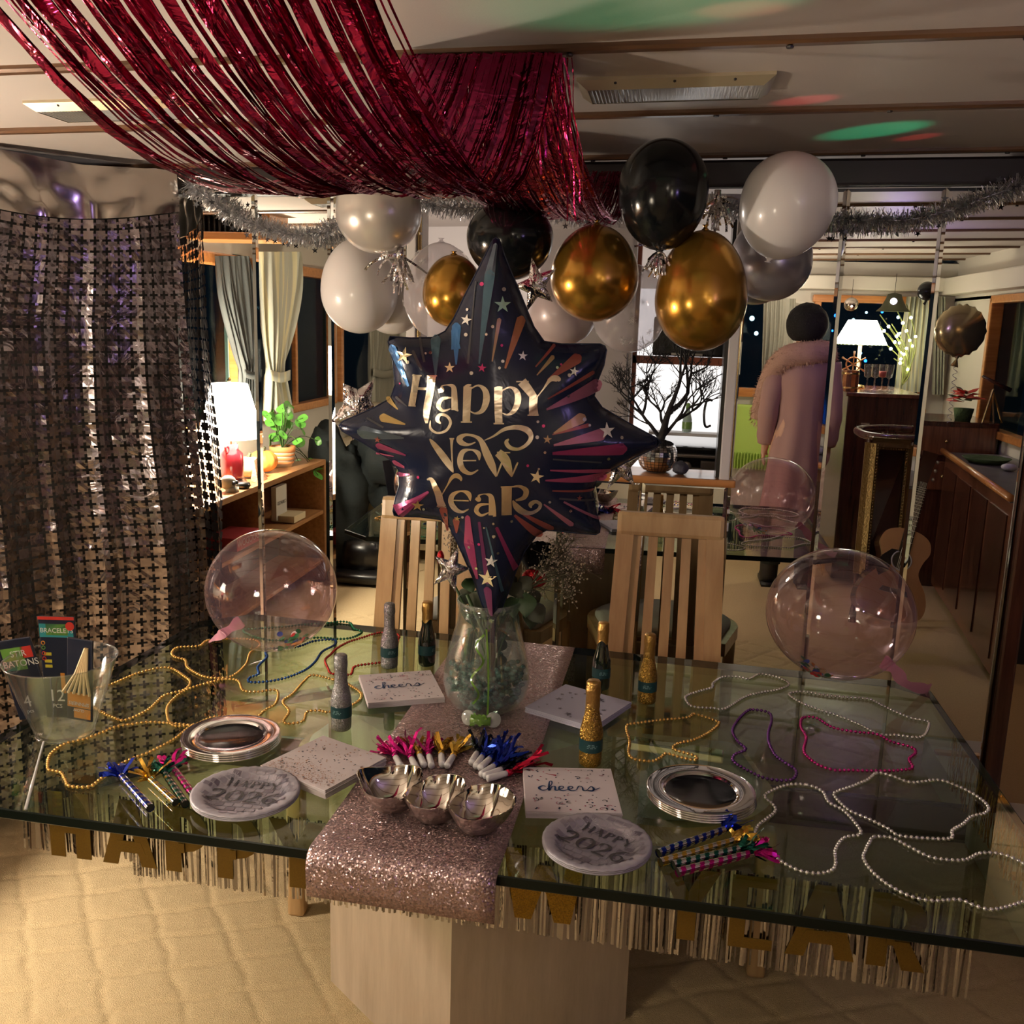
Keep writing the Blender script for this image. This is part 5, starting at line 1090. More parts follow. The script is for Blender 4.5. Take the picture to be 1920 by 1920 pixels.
# ---- mini bottles
def bottle(body, cap, capz, label, P=(0, 0, 0), pr='label_print'):
    t = thing('mini_bottle', (0, 0, 0), label, 'bottle', 'miniature bottles on the table'); s = 1.0
    b = MB(); b.lathe([(0, 0), (.018, 0), (.0205, .003), (.021, .01), (.0215, .062), (.0208, .070), (.0178, .084), (.0145, .097), (.0125, .110), (.0118, .130), (.0116, .150), (0, .150)], (0, 0, 0), 28); b.build('body', body, t, True)
    b = MB(); k = 28; prof = [(.0134, capz), (.0129, .135), (.0140, .140), (.0140, .148), (.0133, .152), (.0133, .160), (.0110, .1635), (0, .1635)]
    b.lathe(prof, (0, 0, 0), k); b.v = [(x, y, z+(.005*sin(3*atan2(y, x)+1) if abs(z-capz) < 1e-6 else 0)) for x, y, z in b.v]; b.build('foil_cap', cap, t, True)
    b = MB(); b.lathe([(.0219, .030), (.0219, .054)], (0, 0, 0), 28); lb = b.build('label', 'bottle_label', t, True)
    b = MB()
    for i, (w_, zz) in enumerate(((.7, .0455), (.9, .0425), (.8, .0395))):
        for j in range(9):
            if (j*7+i*3) % 4 == 0: continue
            a0 = -pi/2-.35+w_*j/9; a1 = a0+w_/12
            b.add([(.0221*cos(a0), .0221*sin(a0), zz), (.0221*cos(a1), .0221*sin(a1), zz), (.0221*cos(a1), .0221*sin(a1), zz+.0014), (.0221*cos(a0), .0221*sin(a0), zz+.0014)], [(0, 1, 2, 3)])
    b.build('label_lettering', pr, lb)
    return t
def put(t, u, v, z=ZT, rz=0, sc=1):
    p = onz(u, v, z); t.location = (p.x, p.y, z); t.rotation_euler = (0, 0, rz); t.scale = (sc, sc, sc); return t
# base centre pixel = lowest visible pixel pushed up a little
sil = bottle('bottle_silver', 'bottle_silver', .106, 'silver glitter bottle with teal label, nearest the left charger')
put(sil, 640, 1366, rz=-.2)
c2 = copy_tree(sil, (0, 0, 0), 0, 'silver glitter bottle with teal label at the back, beside the black one'); put(c2, 730, 1250, rz=.5)
blk = bottle('bottle_glass', 'gold_cap', .116, 'black bottle with gold foil neck, left of the vase'); put(blk, 800, 1246, rz=1.2)
c3 = copy_tree(blk, (0, 0, 0), 0, 'black bottle with gold foil neck standing behind the star-printed napkins'); put(c3, 1126, 1290, rz=.2)
gl = bottle('bottle_gold', 'gold_cap', .112, 'gold glitter bottle with teal label, closest to the camera'); put(gl, 1106, 1432, rz=.1, sc=1.06)
c4 = copy_tree(gl, (0, 0, 0), 0, 'gold glitter bottle at the back in front of the right-hand chair'); put(c4, 1212, 1316, rz=-.1)

# ---- chargers (stacks of silver-rimmed plates)
def charger(rx, label):
    t = thing('charger_plate', (0, 0, 0), label, 'plate', 'silver-rimmed black-centred plates')
    b = MB(); b.lathe([(rx*.50, .001), (rx*.60, .0015), (rx*.66, .0045), (rx*.69, .0072), (rx*.72, .0078), (rx*.97, .0098), (rx*.995, .0092), (rx, .0075), (rx*.98, .006), (rx*.72, .0052), (rx*.64, .0), (rx*.50, -.0002)], (0, 0, 0), 72); b.build('rim', 'charger_silver', t, True)
    b = MB(); b.lathe([(0, .0014), (rx*.50, .0014), (rx*.64, .0042)], (0, 0, 0), 64); b.build('centre', 'charger_black', t, True)
    return t
def stack(u0, u1, v, n, where, dz=.0042):
    a = onz(u0, v, TZ+.012); c = onz(u1, v, TZ+.012); r = (c-a).length/2; mid = (a+c)/2
    names = ['topmost silver-rimmed black plate of the %s stack', 'second silver-rimmed black plate from the top of the %s stack', 'third silver-rimmed black plate from the top of the %s stack', 'lowest silver-rimmed black plate of the %s stack']
    t = charger(r, names[0] % where)
    t.location = (mid.x, mid.y, ZT+(n-1)*dz+.0003)
    for k in range(1, n): copy_tree(t, (mid.x+.0006*k, mid.y-.0004*k, ZT+(n-1-k)*dz+.0003), .1*k, names[min(k, 3) if k < n-1 else 3] % where)
stack(341, 525, 1385, 4, 'left'); stack(1213, 1413, 1488, 4, 'right')

# ---- 2026 paper plates
def strokes(defs, mat, parent, name, z, sx=1.0, sy=1.0, ox=0, oy=0, parentless=False, rz=0):
    """flat letters drawn as variable-width strokes"""
    b = MB()
    for pts in defs:
        P = catmull([(p[0], p[1], p[2]) for p in pts], 6) if len(pts) > 2 else [Vector(p) for p in pts]
        L = len(P); vs = []
        for i, p in enumerate(P):
            a = P[max(0, i-1)]; c = P[min(L-1, i+1)]; d = Vector((c.x-a.x, c.y-a.y)); d = d.normalized() if d.length > 1e-9 else Vector((1, 0)); nn = Vector((-d.y, d.x))*p.z/2
            for s_ in (-1, 1):
                x = (p.x+nn.x*s_)*sx+ox; y = (p.y+nn.y*s_)*sy+oy; vs.append((x*cos(rz)-y*sin(rz), x*sin(rz)+y*cos(rz), z))
        b.add(vs, [(2*i, 2*i+1, 2*i+3, 2*i+2) for i in range(L-1)])
    ob = b.build(name, mat, None); ob.parent = parent; return ob
# digits/letters of the plate, unit height 1, width as given
GL = {
 'H': (.75, [[(.12, 0, .16), (.12, 1, .16)], [(.63, 0, .16), (.63, 1, .16)], [(.12, .5, .05), (.63, .5, .05)]]),
 'A': (.8, [[(.05, 0, .05), (.4, 1, .07)], [(.38, 1, .17), (.74, 0, .17)], [(.18, .33, .05), (.62, .33, .05)]]),
 'P': (.62, [[(.12, 0, .16), (.12, 1, .16)], [(.12, .97, .05), (.35, .97, .07), (.53, .76, .17), (.35, .5, .07), (.12, .5, .05)]]),
 'Y': (.75, [[(.03, 1, .17), (.38, .45, .14)], [(.72, 1, .05), (.38, .45, .06)], [(.38, .5, .16), (.38, 0, .16)]]),
 '2': (.72, [[(.08, .72, .06), (.12, .9, .12), (.32, 1, .07), (.56, .86, .17), (.52, .6, .15), (.3, .3, .09), (.05, .05, .06)], [(.05, .06, .13), (.35, .08, .12), (.68, .05, .10)]]),
 '0': (.8, [[(.4, 1, .05), (.14, .8, .14), (.08, .5, .19), (.14, .2, .14), (.4, 0, .05), (.66, .2, .14), (.72, .5, .19), (.66, .8, .14), (.4, 1, .05)]]),
 '6': (.72, [[(.62, 1, .05), (.36, .86, .08), (.14, .55, .14), (.12, .28, .17), (.36, .02, .07), (.6, .25, .15), (.52, .5, .1), (.3, .52, .05), (.16, .35, .04)]]),
}
def words(txt, h, mat, parent, z, cx, cy, rz, gap=.12, name='printed_words', arc=0, zf=None):
    W = sum(GL[c][0] for c in txt)*h+gap*h*(len(txt)-1); x = -W/2; b = []
    root = None
    mb = MB()
    for c in txt:
        w_, st = GL[c]
        for pts in st:
            P = catmull([(p[0], p[1], p[2]) for p in pts], 6) if len(pts) > 2 else [Vector(pts[0]).lerp(Vector(pts[1]), k_/8) for k_ in range(9)]; L = len(P); vs = []
            for i, p in enumerate(P):
                a = P[max(0, i-1)]; q = P[min(L-1, i+1)]; d = Vector((q.x-a.x, q.y-a.y)).normalized(); nn = Vector((-d.y, d.x))*p.z/2
                for s_ in (-1, -.5, 0, .5, 1):
                    X = x+(p.x+nn.x*s_)*h; Y = (p.y-.5+nn.y*s_)*h-arc*(X/(W/2))**2; X += cx; Y += cy
                    vs.append((X*cos(rz)-Y*sin(rz), X*sin(rz)+Y*cos(rz), zf(sqrt(X*X+Y*Y))+z+len(mb.f)*3e-7 if zf else z))
            mb.add(vs, [(5*i+q_, 5*i+q_+1, 5*i+q_+6, 5*i+q_+5) for i in range(L-1) for q_ in range(4)])
        x += (w_+gap)*h
    o = mb.build(name, mat, None); o.parent = parent; return o
def paper_plate(u, v, rad_px, rz, label, n=3):
    p = onz(u, v, TZ+.012); r = pxsize(p, rad_px)
    t = thing('paper_plate', (p.x, p.y, ZT), label, 'plate', 'printed party plates')
    b = MB(); k = 90; prof = [(0, .002), (.62*r, .002), (.68*r, .004), (.78*r, .0115), (.95*r, .014), (1.0*r, .0125), (.99*r, .010), (.8*r, .008), (.7*r, .001), (.0, .0)]
    b.lathe(prof, (0, 0, .003*(n-1)), k); b.v = [(x, y, z+(.0008*sin(60*atan2(y, x)) if sqrt(x*x+y*y) > .75*r else 0)) for x, y, z in b.v]; o = b.build('plate', 'plate_paper', None, True); o.parent = t
    for q in range(n-1):
        b = MB(); b.lathe(prof, (0, 0, .003*q), k); b.v = [(x*.996, y*.996, z) for x, y, z in b.v]; o = b.build('plate_below', 'plate_paper', None, True); o.parent = t
    # printed mosaic of curved tiles
    z0 = .003*(n-1); r4 = random.Random(5+u)
    def hz(rr): 
        for (a, z1), (c, z2) in zip([(0, .002), (.62*r, .002), (.68*r, .004), (.78*r, .0115), (.95*r, .014)], [(.62*r, .002), (.68*r, .004), (.78*r, .0115), (.95*r, .014), (1.01*r, .0125)]):
            if rr <= c: return z0+z1+(z2-z1)*(rr-a)/(c-a+1e-9)
        return z0+.0125
    b = MB(); d = MB(); 
    for i in range(-6, 7):
        for j in range(-6, 7):
            s_ = .145*r; off = (j % 2)*.5; c0 = [(i+off+.06)*s_*1.25, (i+off+.94)*s_*1.25]; e0 = [(j+.08)*s_, (j+.92)*s_]
            q = []
            for X, Y in ((c0[0], e0[0]), (c0[1], e0[0]), (c0[1], e0[1]), (c0[0], e0[1])):
                Y2 = Y+.12*X*X/r*(1 if Y > 0 else -1); q.append((X, Y2))
            if max(sqrt(X*X+Y*Y) for X, Y in q) > .93*r: continue
            m_ = (d if r4.random() < .22 else b); K = 4; vs = []
            for jj in range(K+1):
                for ii in range(K+1):
                    X = q[0][0]+(q[1][0]-q[0][0])*ii/K; Y = (q[0][1]*(1-ii/K)+q[1][1]*ii/K)*(1-jj/K)+(q[3][1]*(1-ii/K)+q[2][1]*ii/K)*jj/K
                    vs.append((X*cos(rz)-Y*sin(rz), X*sin(rz)+Y*cos(rz), hz(sqrt(X*X+Y*Y))+.0009))
            m_.add(vs, [(jj*(K+1)+ii, jj*(K+1)+ii+1, (jj+1)*(K+1)+ii+1, (jj+1)*(K+1)+ii) for jj in range(K) for ii in range(K)])
    o = b.build('printed_tiles', 'plate_tile', None); o.parent = t; o = d.build('printed_dark_tiles', 'plate_dark', None); o.parent = t
    b = MB()
    for (cx, cy) in ((-.45, .55), (.35, .60), (-.5, -.38), (.45, -.4)):
        for k in range(14):
            a = 2*pi*k/14; 
            q = [(cx*r+.02*r*cos(a), cy*r+.02*r*sin(a)), (cx*r+(.09+.04*(k % 2))*r*cos(a-.04), cy*r+(.09+.04*(k % 2))*r*sin(a-.04)), (cx*r+(.09+.04*(k % 2))*r*cos(a+.04), cy*r+(.09+.04*(k % 2))*r*sin(a+.04))]
            b.add([(X*cos(rz)-Y*sin(rz), X*sin(rz)+Y*cos(rz), hz(sqrt(X*X+Y*Y))+.0016) for X, Y in q], [(0, 1, 2)])
    o = b.build('printed_sparkles', 'plate_line', None); o.parent = t
    words('HAPPY', .25*r, 'print_grey', t, .0024, 0, .40*r, rz, .14, 'printed_happy', zf=hz); words('2026', .41*r, 'print_grey', t, .0028, -.02*r, -.08*r, rz, .10, 'printed_2026', zf=hz)
paper_plate(461, 1489, 100, radians(2), 'round silver 2026 paper plate left of the metal bowl')
paper_plate(1119, 1583, 103, radians(-27), 'round silver 2026 paper plate at the front right of the runner')

# ---- napkin stacks
def napkins(corners, mat, label, n=7, th=.0019):
    """corners: pixel corners of the top face; front-left, front-right, back-right, back-left"""
    H = n*th; P = [onz(u, v, TZ+H+.001) for u, v in corners]; c = sum(P, Vector())/4
    e1 = ((P[1]-P[0])+(P[2]-P[3])).normalized(); ang = atan2(e1.y, e1.x); s1 = ((P[1]-P[0]).length+(P[2]-P[3]).length)/2; s2 = ((P[3]-P[0]).length+(P[2]-P[1]).length)/2
    s = (s1+s2)/2; t = thing('napkin_stack', (c.x, c.y, ZT), label, 'napkins', None, ang)
    for k in range(n):
        b = MB(); j = random.Random(k+u_(label)); b.rbox((j.uniform(-.0008, .0008), j.uniform(-.0008, .0008), k*th+th/2), (s, s, th*.93), .0012, j.uniform(-.006, .006)); o = b.build('napkin', mat, None); o.parent = t
    return t, s, H
def u_(x): return sum(map(ord, x)) % 97
def dots(t, s, z, n, mats, seed, size=(.0012, .0022), region=None, avoid=None, name='printed_dots'):
    r = random.Random(seed); sets = {m_: MB() for m_ in mats}
    for i in range(n):
        x = r.uniform(-s*.46, s*.46); y = r.uniform(-s*.46, s*.46)
        if avoid and avoid(x, y): continue
        if region and not region(x, y): continue
        rad = r.uniform(*size); b = sets[r.choice(mats)]; b.add([(x+rad*cos(2*pi*k/8), y+rad*sin(2*pi*k/8), z) for k in range(8)], [tuple(range(8))])
    for m_, b in sets.items():
        if b.f: o = b.build(name, m_, None); o.parent = t
CH = {  # cheers in loose script, unit = x-height 1
 'c': (0, [(.75, .85, .10), (.45, 1.0, .16), (.1, .5, .24), (.4, .02, .16), (.85, .25, .09)]),
 'h': (.8, [(.0, .2, .09), (.5, 1.3, .10), (.55, 1.95, .14), (.35, 1.9, .12), (.25, 1.0, .20), (.22, 0, .20), (.5, .8, .10), (.8, .85, .16), (.8, .1, .20), (1.1, .15, .09)]),
 'e': (1.85, [(.0, .2, .09), (.5, .6, .10), (.45, .95, .12), (.15, .8, .18), (.15, .2, .2), (.5, .02, .14), (.9, .3, .09)]),
 'E': (2.7, [(.0, .2, .09), (.5, .6, .10), (.45, .95, .12), (.15, .8, .18), (.15, .2, .2), (.5, .02, .14), (.9, .3, .09)]),
 'r': (3.55, [(.0, .25, .09), (.25, 1.0, .14), (.55, .85, .12), (.6, .2, .2), (.8, .05, .12), (1.05, .4, .09)]),
 's': (4.55, [(.0, .3, .09), (.4, 1.0, .13), (.6, .5, .22), (.4, .02, .16), (.0, .12, .12), (.5, .2, .10), (1.2, .75, .10)]),
}
def cheers(t, s, z):
    k = s*.118; defs = []
    for q, (ox, pts) in CH.items(): defs.append([((x+ox-3.0)*k, (y-.5)*k*.9, w_*k) for x, y, w_ in pts])
    strokes(defs, 'print_navy', t, 'printed_cheers', z)
def squig(t, s, z, n, seed, mats=('print_black', 'print_pinkish')):
    r = random.Random(seed); d = {m_: [] for m_ in mats}
    for i in range(n):
        x = r.uniform(-.44*s, .44*s); y = r.uniform(.22*s, .44*s)*r.choice((-1, 1)); a0 = r.uniform(0, 6); R = r.uniform(.018, .03)*s
        d[mats[i % len(mats)]].append([(x+R*cos(a0+q*.8)*(1+q*.1), y+R*sin(a0+q*.8)+q*.006*s*.3, .0013) for q in range(6)])
    for m_ in mats: strokes(d[m_], m_, t, 'printed_streamers', z)
for corners, lab, sd in ((((692, 1321), (833, 1307), (800, 1256), (680, 1262)), 'white napkins with cheers lettering at the left of the vase', 3), (((992, 1522), (1169, 1524), (1140, 1440), (979, 1436)), 'white napkins with cheers lettering right of the metal bowl', 9)):
    t, s, H = napkins(corners, 'napkin_white', lab); z = H+.0006
    dots(t, s, z, 110, ['print_black', 'print_pinkish', 'print_black', 'print_navy'], sd, avoid=lambda x, y: abs(y) < .11*s); cheers(t, s, z+.0002); squig(t, s, z, 16, sd)
t, s, H = napkins(((602, 1484), (722, 1421), (610, 1376), (495, 1433)), 'napkin_white', 'pinkish napkins with metallic dots in front of the left charger', 9)
dots(t, s, H+.0006, 150, ['plate_paper', 'print_grey', 'rose_dot'], 21); dots(t, s, H+.0007, 1600, ['rose_dot'], 22, (.0006, .0011), region=lambda x, y: x < -.12*s+.25*s*random.Random(int(1e6*(x+y))).random()-.2*s, name='printed_glitter')
t, s, H = napkins(((1113, 1366), (1176, 1318), (1068, 1280), (986, 1322)), 'napkin_lilac', 'pale lilac napkins printed with silver stars, right of the vase')
r = random.Random(6); b = MB()
for i in range(26):
    x, y = r.uniform(-.44*s, .44*s), r.uniform(-.44*s, .44*s); R = r.choice((.0098, .006, .004)); a0 = r.random()
    b.add([(x, y, H+.0008)]+[(x+(R if k % 2 == 0 else R*.42)*cos(a0+pi*k/5), y+(R if k % 2 == 0 else R*.42)*sin(a0+pi*k/5), H+.0008) for k in range(10)], [(0, 1+k, 1+(k+1) % 10) for k in range(10)])
o = b.build('printed_stars', 'plate_dark', None); o.parent = t

# ---- three-part polished metal bowl
def triple_bowl():
    cs = [onz(708, 1512, ZR), onz(808, 1538, ZR), onz(905, 1560, ZR)]; c0 = cs[1]
    t = thing('triple_bowl', (c0.x, c0.y, ZR), 'polished metal three-lobed snack bowl at the front of the runner', 'bowl')
    R = .062; n = 40; mb_i = MB(); mb_o = MB()
    dirx = (cs[2]-cs[0]).normalized(); diry = Vector((-dirx.y, dirx.x, 0)); sep = .083
    for k in (-1, 0, 1):
        cc = c0+dirx*k*sep+diry*.012; cc = Vector((cc.x, cc.y, ZR)); prof = [(0, .0), (.35, .0), (.55, .006), (.8, .026), (.93, .042), (1.0, .054)]
        def ring(f, z, n_=n, inner=False):
            out = []
            for q in range(n_):
                a = 2*pi*q/n_; sq = 1+.07*cos(4*a)*f-.0; rad = R*f*sq*(.97 if inner else 1)
                X = rad*cos(a); Y = rad*sin(a)*1.0; X = max(-sep/2+(.0012 if inner else 0), min(sep/2-(.0012 if inner else 0), X)) if f > .5 and ((k < 1 and X > 0) or (k > -1 and X < 0)) else X
                wav = .006*sin(2*a+.6)*f**3-(.012*max(0, abs(X)-sep/2*.9)/(sep/2*.1) if f > .9 and abs(X) >= sep/2-.002 and ((k < 1 and X > 0) or (k > -1 and X < 0)) else 0)
                out.append(cc+dirx*X+diry*Y+Vector((0, 0, z+wav+(.0016 if inner and f < .9 else 0))))
            return out
        for inner, mb in ((False, mb_o), (True, mb_i)):
            vs = []; 
            for f, z in prof: vs += ring(max(f, .02), z, n, inner)
            fs = [(i*n+q, i*n+(q+1) % n, (i+1)*n+(q+1) % n, (i+1)*n+q) for i in range(len(prof)-1) for q in range(n)]+[tuple(range(n))]
            mb.add(vs, fs)
        top_o = ring(1, .054); top_i = ring(1, .054, n, True); mb_i.add(top_o+top_i, [(q, (q+1) % n, n+(q+1) % n, n+q) for q in range(n)])
    mb_o.build('outer_shell', 'hammered', t, True); mb_i.build('inner_shell', 'polished_steel', t, True)
triple_bowl()

# ---- party blowers with white mouthpieces and striped horns
def fringe(b, c, d, L, n, w_, r, spread=.55, up=.25):
    d = Vector(d).normalized(); s_ = d.cross(Vector((0, 0, 1))).normalized()
    for i in range(n):
        dd = (d+s_*r.gauss(0, spread)+Vector((0, 0, 1))*abs(r.gauss(0, up))).normalized(); l_ = L*r.uniform(.6, 1.15); p = Vector(c); pts = [p.copy()]
        for k in range(5):
            p = p+dd*l_/5; dd = (dd+Vector((r.gauss(0, .22), r.gauss(0, .22), r.gauss(-.10, .2)))).normalized(); p.z = max(p.z, TZ+.003); pts.append(p.copy())
        b.ribbon(pts, w_, (r.gauss(0, .5), r.gauss(0, .5), 1), twist=r.uniform(-1.5, 1.5))
def blower(u0, v0, u1, v1, colr, label, seed, z=ZR):
    """mouth end pixel -> fringe end pixel"""
    r_ = .0065; a = onz(u0, v0, z+r_); c = onz(u1, v1, z+r_); d = (c-a).normalized(); L = .045; rr = random.Random(seed)
    t = thing('party_blower', (a.x, a.y, z), label, 'party blower', 'party blowers with white mouthpieces')
    b = MB(); b.lathe([(0, 0), (.0062, 0), (.0068, .004), (.0060, L*.8), (.0055, L), (0, L)], a, 16, axis=d); b.build('mouthpiece', 'mouthpiece', t, True)
    e = a+d*L; b = MB(); b.tube([e-d*.002, e+d*.012], [.0066, .0058], 12); b.build('collar', 'horn_'+colr, t, True)
    b = MB(); fringe(b, e+d*.008, d, max(.026, (c-e).length*.8), 26, .0068, rr, .34, .22); b.build('foil_fringe', 'horn_'+colr, t)
names = dict(blue='blue', pink='pink', gold='gold', red='red', black='black', green='green')
for i, (u0, v0, u1, v1, cc, lab) in enumerate((
    (752, 1438, 722, 1385, 'pink', 'pink-fringed blower at the left end of the row'), (781, 1441, 752, 1385, 'pink', 'second blower from the left, pink fringe'),
    (795, 1435, 775, 1388, 'gold', 'third blower from the left, gold fringe'), (809, 1436, 796, 1385, 'pink', 'bright pink blower between two gold ones'),
    (829, 1434, 824, 1380, 'gold', 'fifth blower from the left, gold fringe, nearly upright'), (838, 1436, 872, 1382, 'gold', 'gold-fringed blower leaning to the right of the left group'),
    (884, 1430, 912, 1380, 'black', 'dark-fringed blower at the left of the right group'), (892, 1437, 928, 1382, 'blue', 'blue-fringed blower, second of the right group'),
    (900, 1440, 955, 1388, 'blue', 'blue-fringed blower, third of the right group'), (902, 1452, 985, 1398, 'blue', 'blue blower with the longest fringe, pointing at the star napkins'),
    (908, 1455, 1000, 1420, 'black', 'dark-fringed blower above the red one'), (914, 1460, 1040, 1424, 'red', 'red-fringed blower at the right end, touching the cheers napkins'))):
    blower(u0, v0, u1, v1, cc, lab, i+3)
def horn(u0, v0, u1, v1, colr, label, seed, z=ZT, fr=26, back=None):
    """open end pixel -> fringe end pixel; spiral-striped tube"""
    r_ = .0074; a = onz(u0, v0, z+r_); c = onz(u1, v1, z+r_); d = (c-a).normalized(); L = (c-a).length; rr = random.Random(seed)
    t = thing('striped_horn', (a.x, a.y, z), label, 'party horn', 'striped foil horns')
    x = d.cross(Vector((0, 0, 1))).normalized(); y = d.cross(x); n = 20; m_ = 64; cols = ('horn_'+colr, 'charger_silver')
    b = MB(); vs = [a+d*L*i/m_+(x*cos(2*pi*k/n)+y*sin(2*pi*k/n))*(r_*(1.0-.18*i/m_)) for i in range(m_+1) for k in range(n)]
    for i in range(m_):
        for k in range(n):
            ph = (i*L/m_/.018+k/n) % 1
            b.midx(cols[0]); b.midx(cols[1])
            b.f.append((i*n+k, i*n+(k+1) % n, (i+1)*n+(k+1) % n, (i+1)*n+k)); b.mi.append(0 if ph < .5 else 1)
    b.v = [tuple(p) for p in vs]; b.build('striped_tube', None, t, True)
    b = MB(); b.lathe([(0, 0), (r_*.9, 0), (r_*1.02, -.0005)], a+d*.002, 16, axis=-d); b.build('open_end', 'black_case', t)
    b = MB(); fringe(b, c, d, .050, fr, .0065, rr, .65, .35); b.build('foil_fringe', 'horn_'+colr, t)
for i, (u0, v0, u1, v1, cc, lab) in enumerate(((282, 1515, 228, 1455, 'blue', 'blue and silver striped horn of the left bundle'), (330, 1505, 283, 1462, 'gold', 'gold and silver striped horn of the left bundle'), (348, 1508, 310, 1452, 'green', 'green and silver striped horn of the left bundle'), (362, 1490, 325, 1440, 'pink', 'pink and silver striped horn beside the left 2026 plate'))): horn(u0, v0, u1, v1, cc, lab, 40+i)
for i, (u0, v0, u1, v1, cc, lab) in enumerate(((1234, 1600, 1358, 1556, 'blue', 'blue and white striped horn of the right bundle'), (1238, 1617, 1375, 1577, 'gold', 'gold and white striped horn of the right bundle'), (1262, 1622, 1385, 1592, 'green', 'green and white striped horn of the right bundle'), (1270, 1636, 1410, 1600, 'pink', 'pink and white striped horn at the front of the right bundle'))): horn(u0, v0, u1, v1, cc, lab, 60+i, fr=30)

# ---- clear bucket with packs
def bucket():
    c = onz(123, 1374, ZT); t = thing('clear_bucket', (c.x, c.y, ZT), 'clear plastic bucket holding party packs at the left of the table', 'bucket')
    rt = pxsize(ony(112, 1235, c.y), 99); rb = pxsize(c, 52); zt = .245
    zt = ony(112, 1235, c.y).z-TZ
    b = MB(); prof = [(0, .003), (rb*.95, .003), (rb, .008), (rb+(rt-rb)*.5, zt*.5), (rt, zt), (rt+.002, zt+.001), (rt-.001, zt-.0005), (rb+(rt-rb)*.5-.002, zt*.5), (rb-.003, .010), (0, .006)]
    b.lathe(prof, c, 48); b.build('wall', 'clear_plastic', t, True)
    b = MB(); b.tube([(c.x+rt*cos(2*pi*k/48), c.y+rt*sin(2*pi*k/48), ZT+zt) for k in range(48)], .0016, 6, closed=True); b.build('rim', 'clear_plastic', t, True)
    b = MB(); b.lathe([(rb*.9, 0), (rb, .0), (rb, .004), (rb*.9, .004)], c, 40); b.build('foot', 'clear_plastic', t, True)
    def pack(px, w_, h_, tilt, yaw, label, top, words_, bands, dy):
        base = ony(px[0], px[1], c.y+dy); x = thing('party_pack', (base.x, base.y, base.z), label, 'pack', 'party packs in the bucket')
        b = MB(); b.rbox((0, 0, h_/2), (w_, .006, h_), .002); o = b.build('card', 'pack_navy', None); o.parent = x
        for (z0, z1, x0, x1, mat) in bands: b = MB(); b.add([(x0*w_, -.0033, z0*h_), (x1*w_, -.0033, z0*h_-.0), (x1*w_, -.0033, z1*h_), (x0*w_, -.0033, z1*h_)], [(0, 1, 2, 3)]); o = b.build('printed_band', mat, None); o.parent = x
        for k, (txt, sz, zz, xx, mat, flip) in enumerate(words_):
            font_obj(txt, sz, mat, x, (xx*w_, -.0039, zz*h_), (pi/2, pi if flip else 0, 0), 'printed_words')
        x.rotation_euler = (tilt[0], tilt[1], yaw); return x
    pack((70, 1345), .075, .175, (.05, -.20), .1, 'dark pack lettered STIR BATONS leaning left in the bucket', 0, [('STIR', .018, .82, .05, 'pack_white', False), ('BATONS', .020, .70, .05, 'pack_white', False), ('4', .035, .22, -.1, 'pack_white', False), ('pcs', .012, .10, -.1, 'pack_white', False)], [(.62, .90, -.42, .2, 'pack_green'), (.62, .74, -.42, -.1, 'pack_teal'), (.76, .9, .15, .46, 'pack_red')], .03)
    x = pack((122, 1345), .075, .215, (.0, -.02), .1, 'tall dark pack lettered BRACELETS with red corner, in the bucket', 0, [('BRACELETS', .0135, .865, .0, 'pack_white', False), ('12', .035, .22, -.15, 'pack_white', False), ('PCS', .012, .12, -.15, 'pack_white', False)], [(.97, 1.0, -.5, .5, 'pack_red'), (.80, .93, -.48, .45, 'pack_teal'), (.82, .93, -.3, .3, 'pack_green'), (.55, .58, -.4, -.2, 'pack_yellow'), (.50, .53, -.4, -.2, 'pack_yellow'), (.62, .65, -.4, -.2, 'pack_yellow'), (.25, .45, -.0, .12, 'pack_orange')], .012)
    b = MB(); b.lathe([(0, 0), (.009, 0), (.009, .0006), (0, .0006)], (.028, -.0036, .196), 20, axis=(0, -1, 0)); o = b.build('red_sticker', 'pack_red', None); o.parent = x
    for k, (mt, zz) in enumerate((('pack_orange', .160), ('pack_green', .150), ('pack_red', .138), ('pack_red', .127))): b = MB(); b.tube([(-.03+.0035*cos(2*pi*q/14), -.0042, zz+.0035*sin(2*pi*q/14)) for q in range(14)], .0008, 5, closed=True); o = b.build('printed_ring', mt, None); o.parent = x
    x = pack((150, 1350), .056, .17, (-.03, .05), -.05, 'upside-down dark pack lettered SPINNERS with pale sticks in front', 0, [('SPINNERS', .0105, .21, .0, 'pack_white', True), ('GLOW', .008, .13, .0, 'pack_white', True)], [(.16, .34, -.46, .46, 'pack_orange'), (.03, .15, -.2, .46, 'pack_orange')], -.016)
    for k in range(6): a = (k-2.5)*.012; b = MB(); b.tube([(.018+a*.05, -.007, .155), (.008+a*.4, -.009, .10), (-.002+a, -.009, .058)], .003, 6); o = b.build('glow_stick', 'wood_stick', None); o.parent = x
    return t
bucket()
# iridescent stick leaning from the front of the table to the bucket, and a clear rod on the glass
p = onz(48, 1517, ZT+.003); q = ony(83, 1385, p.y+.26)
b = MB(); a0 = onz(82, 1392, ZT+.004); b.tube([(p.x, p.y, TZ+.004), a0], .0028, 8); tag(b.build('clear_stick', 'diffuser', None, True), 'shiny clear stick lying in front of the bucket', 'stick')
b = MB(); a0 = onz(1441, 1486, .50); a1 = onz(1524, 1497, .50); 

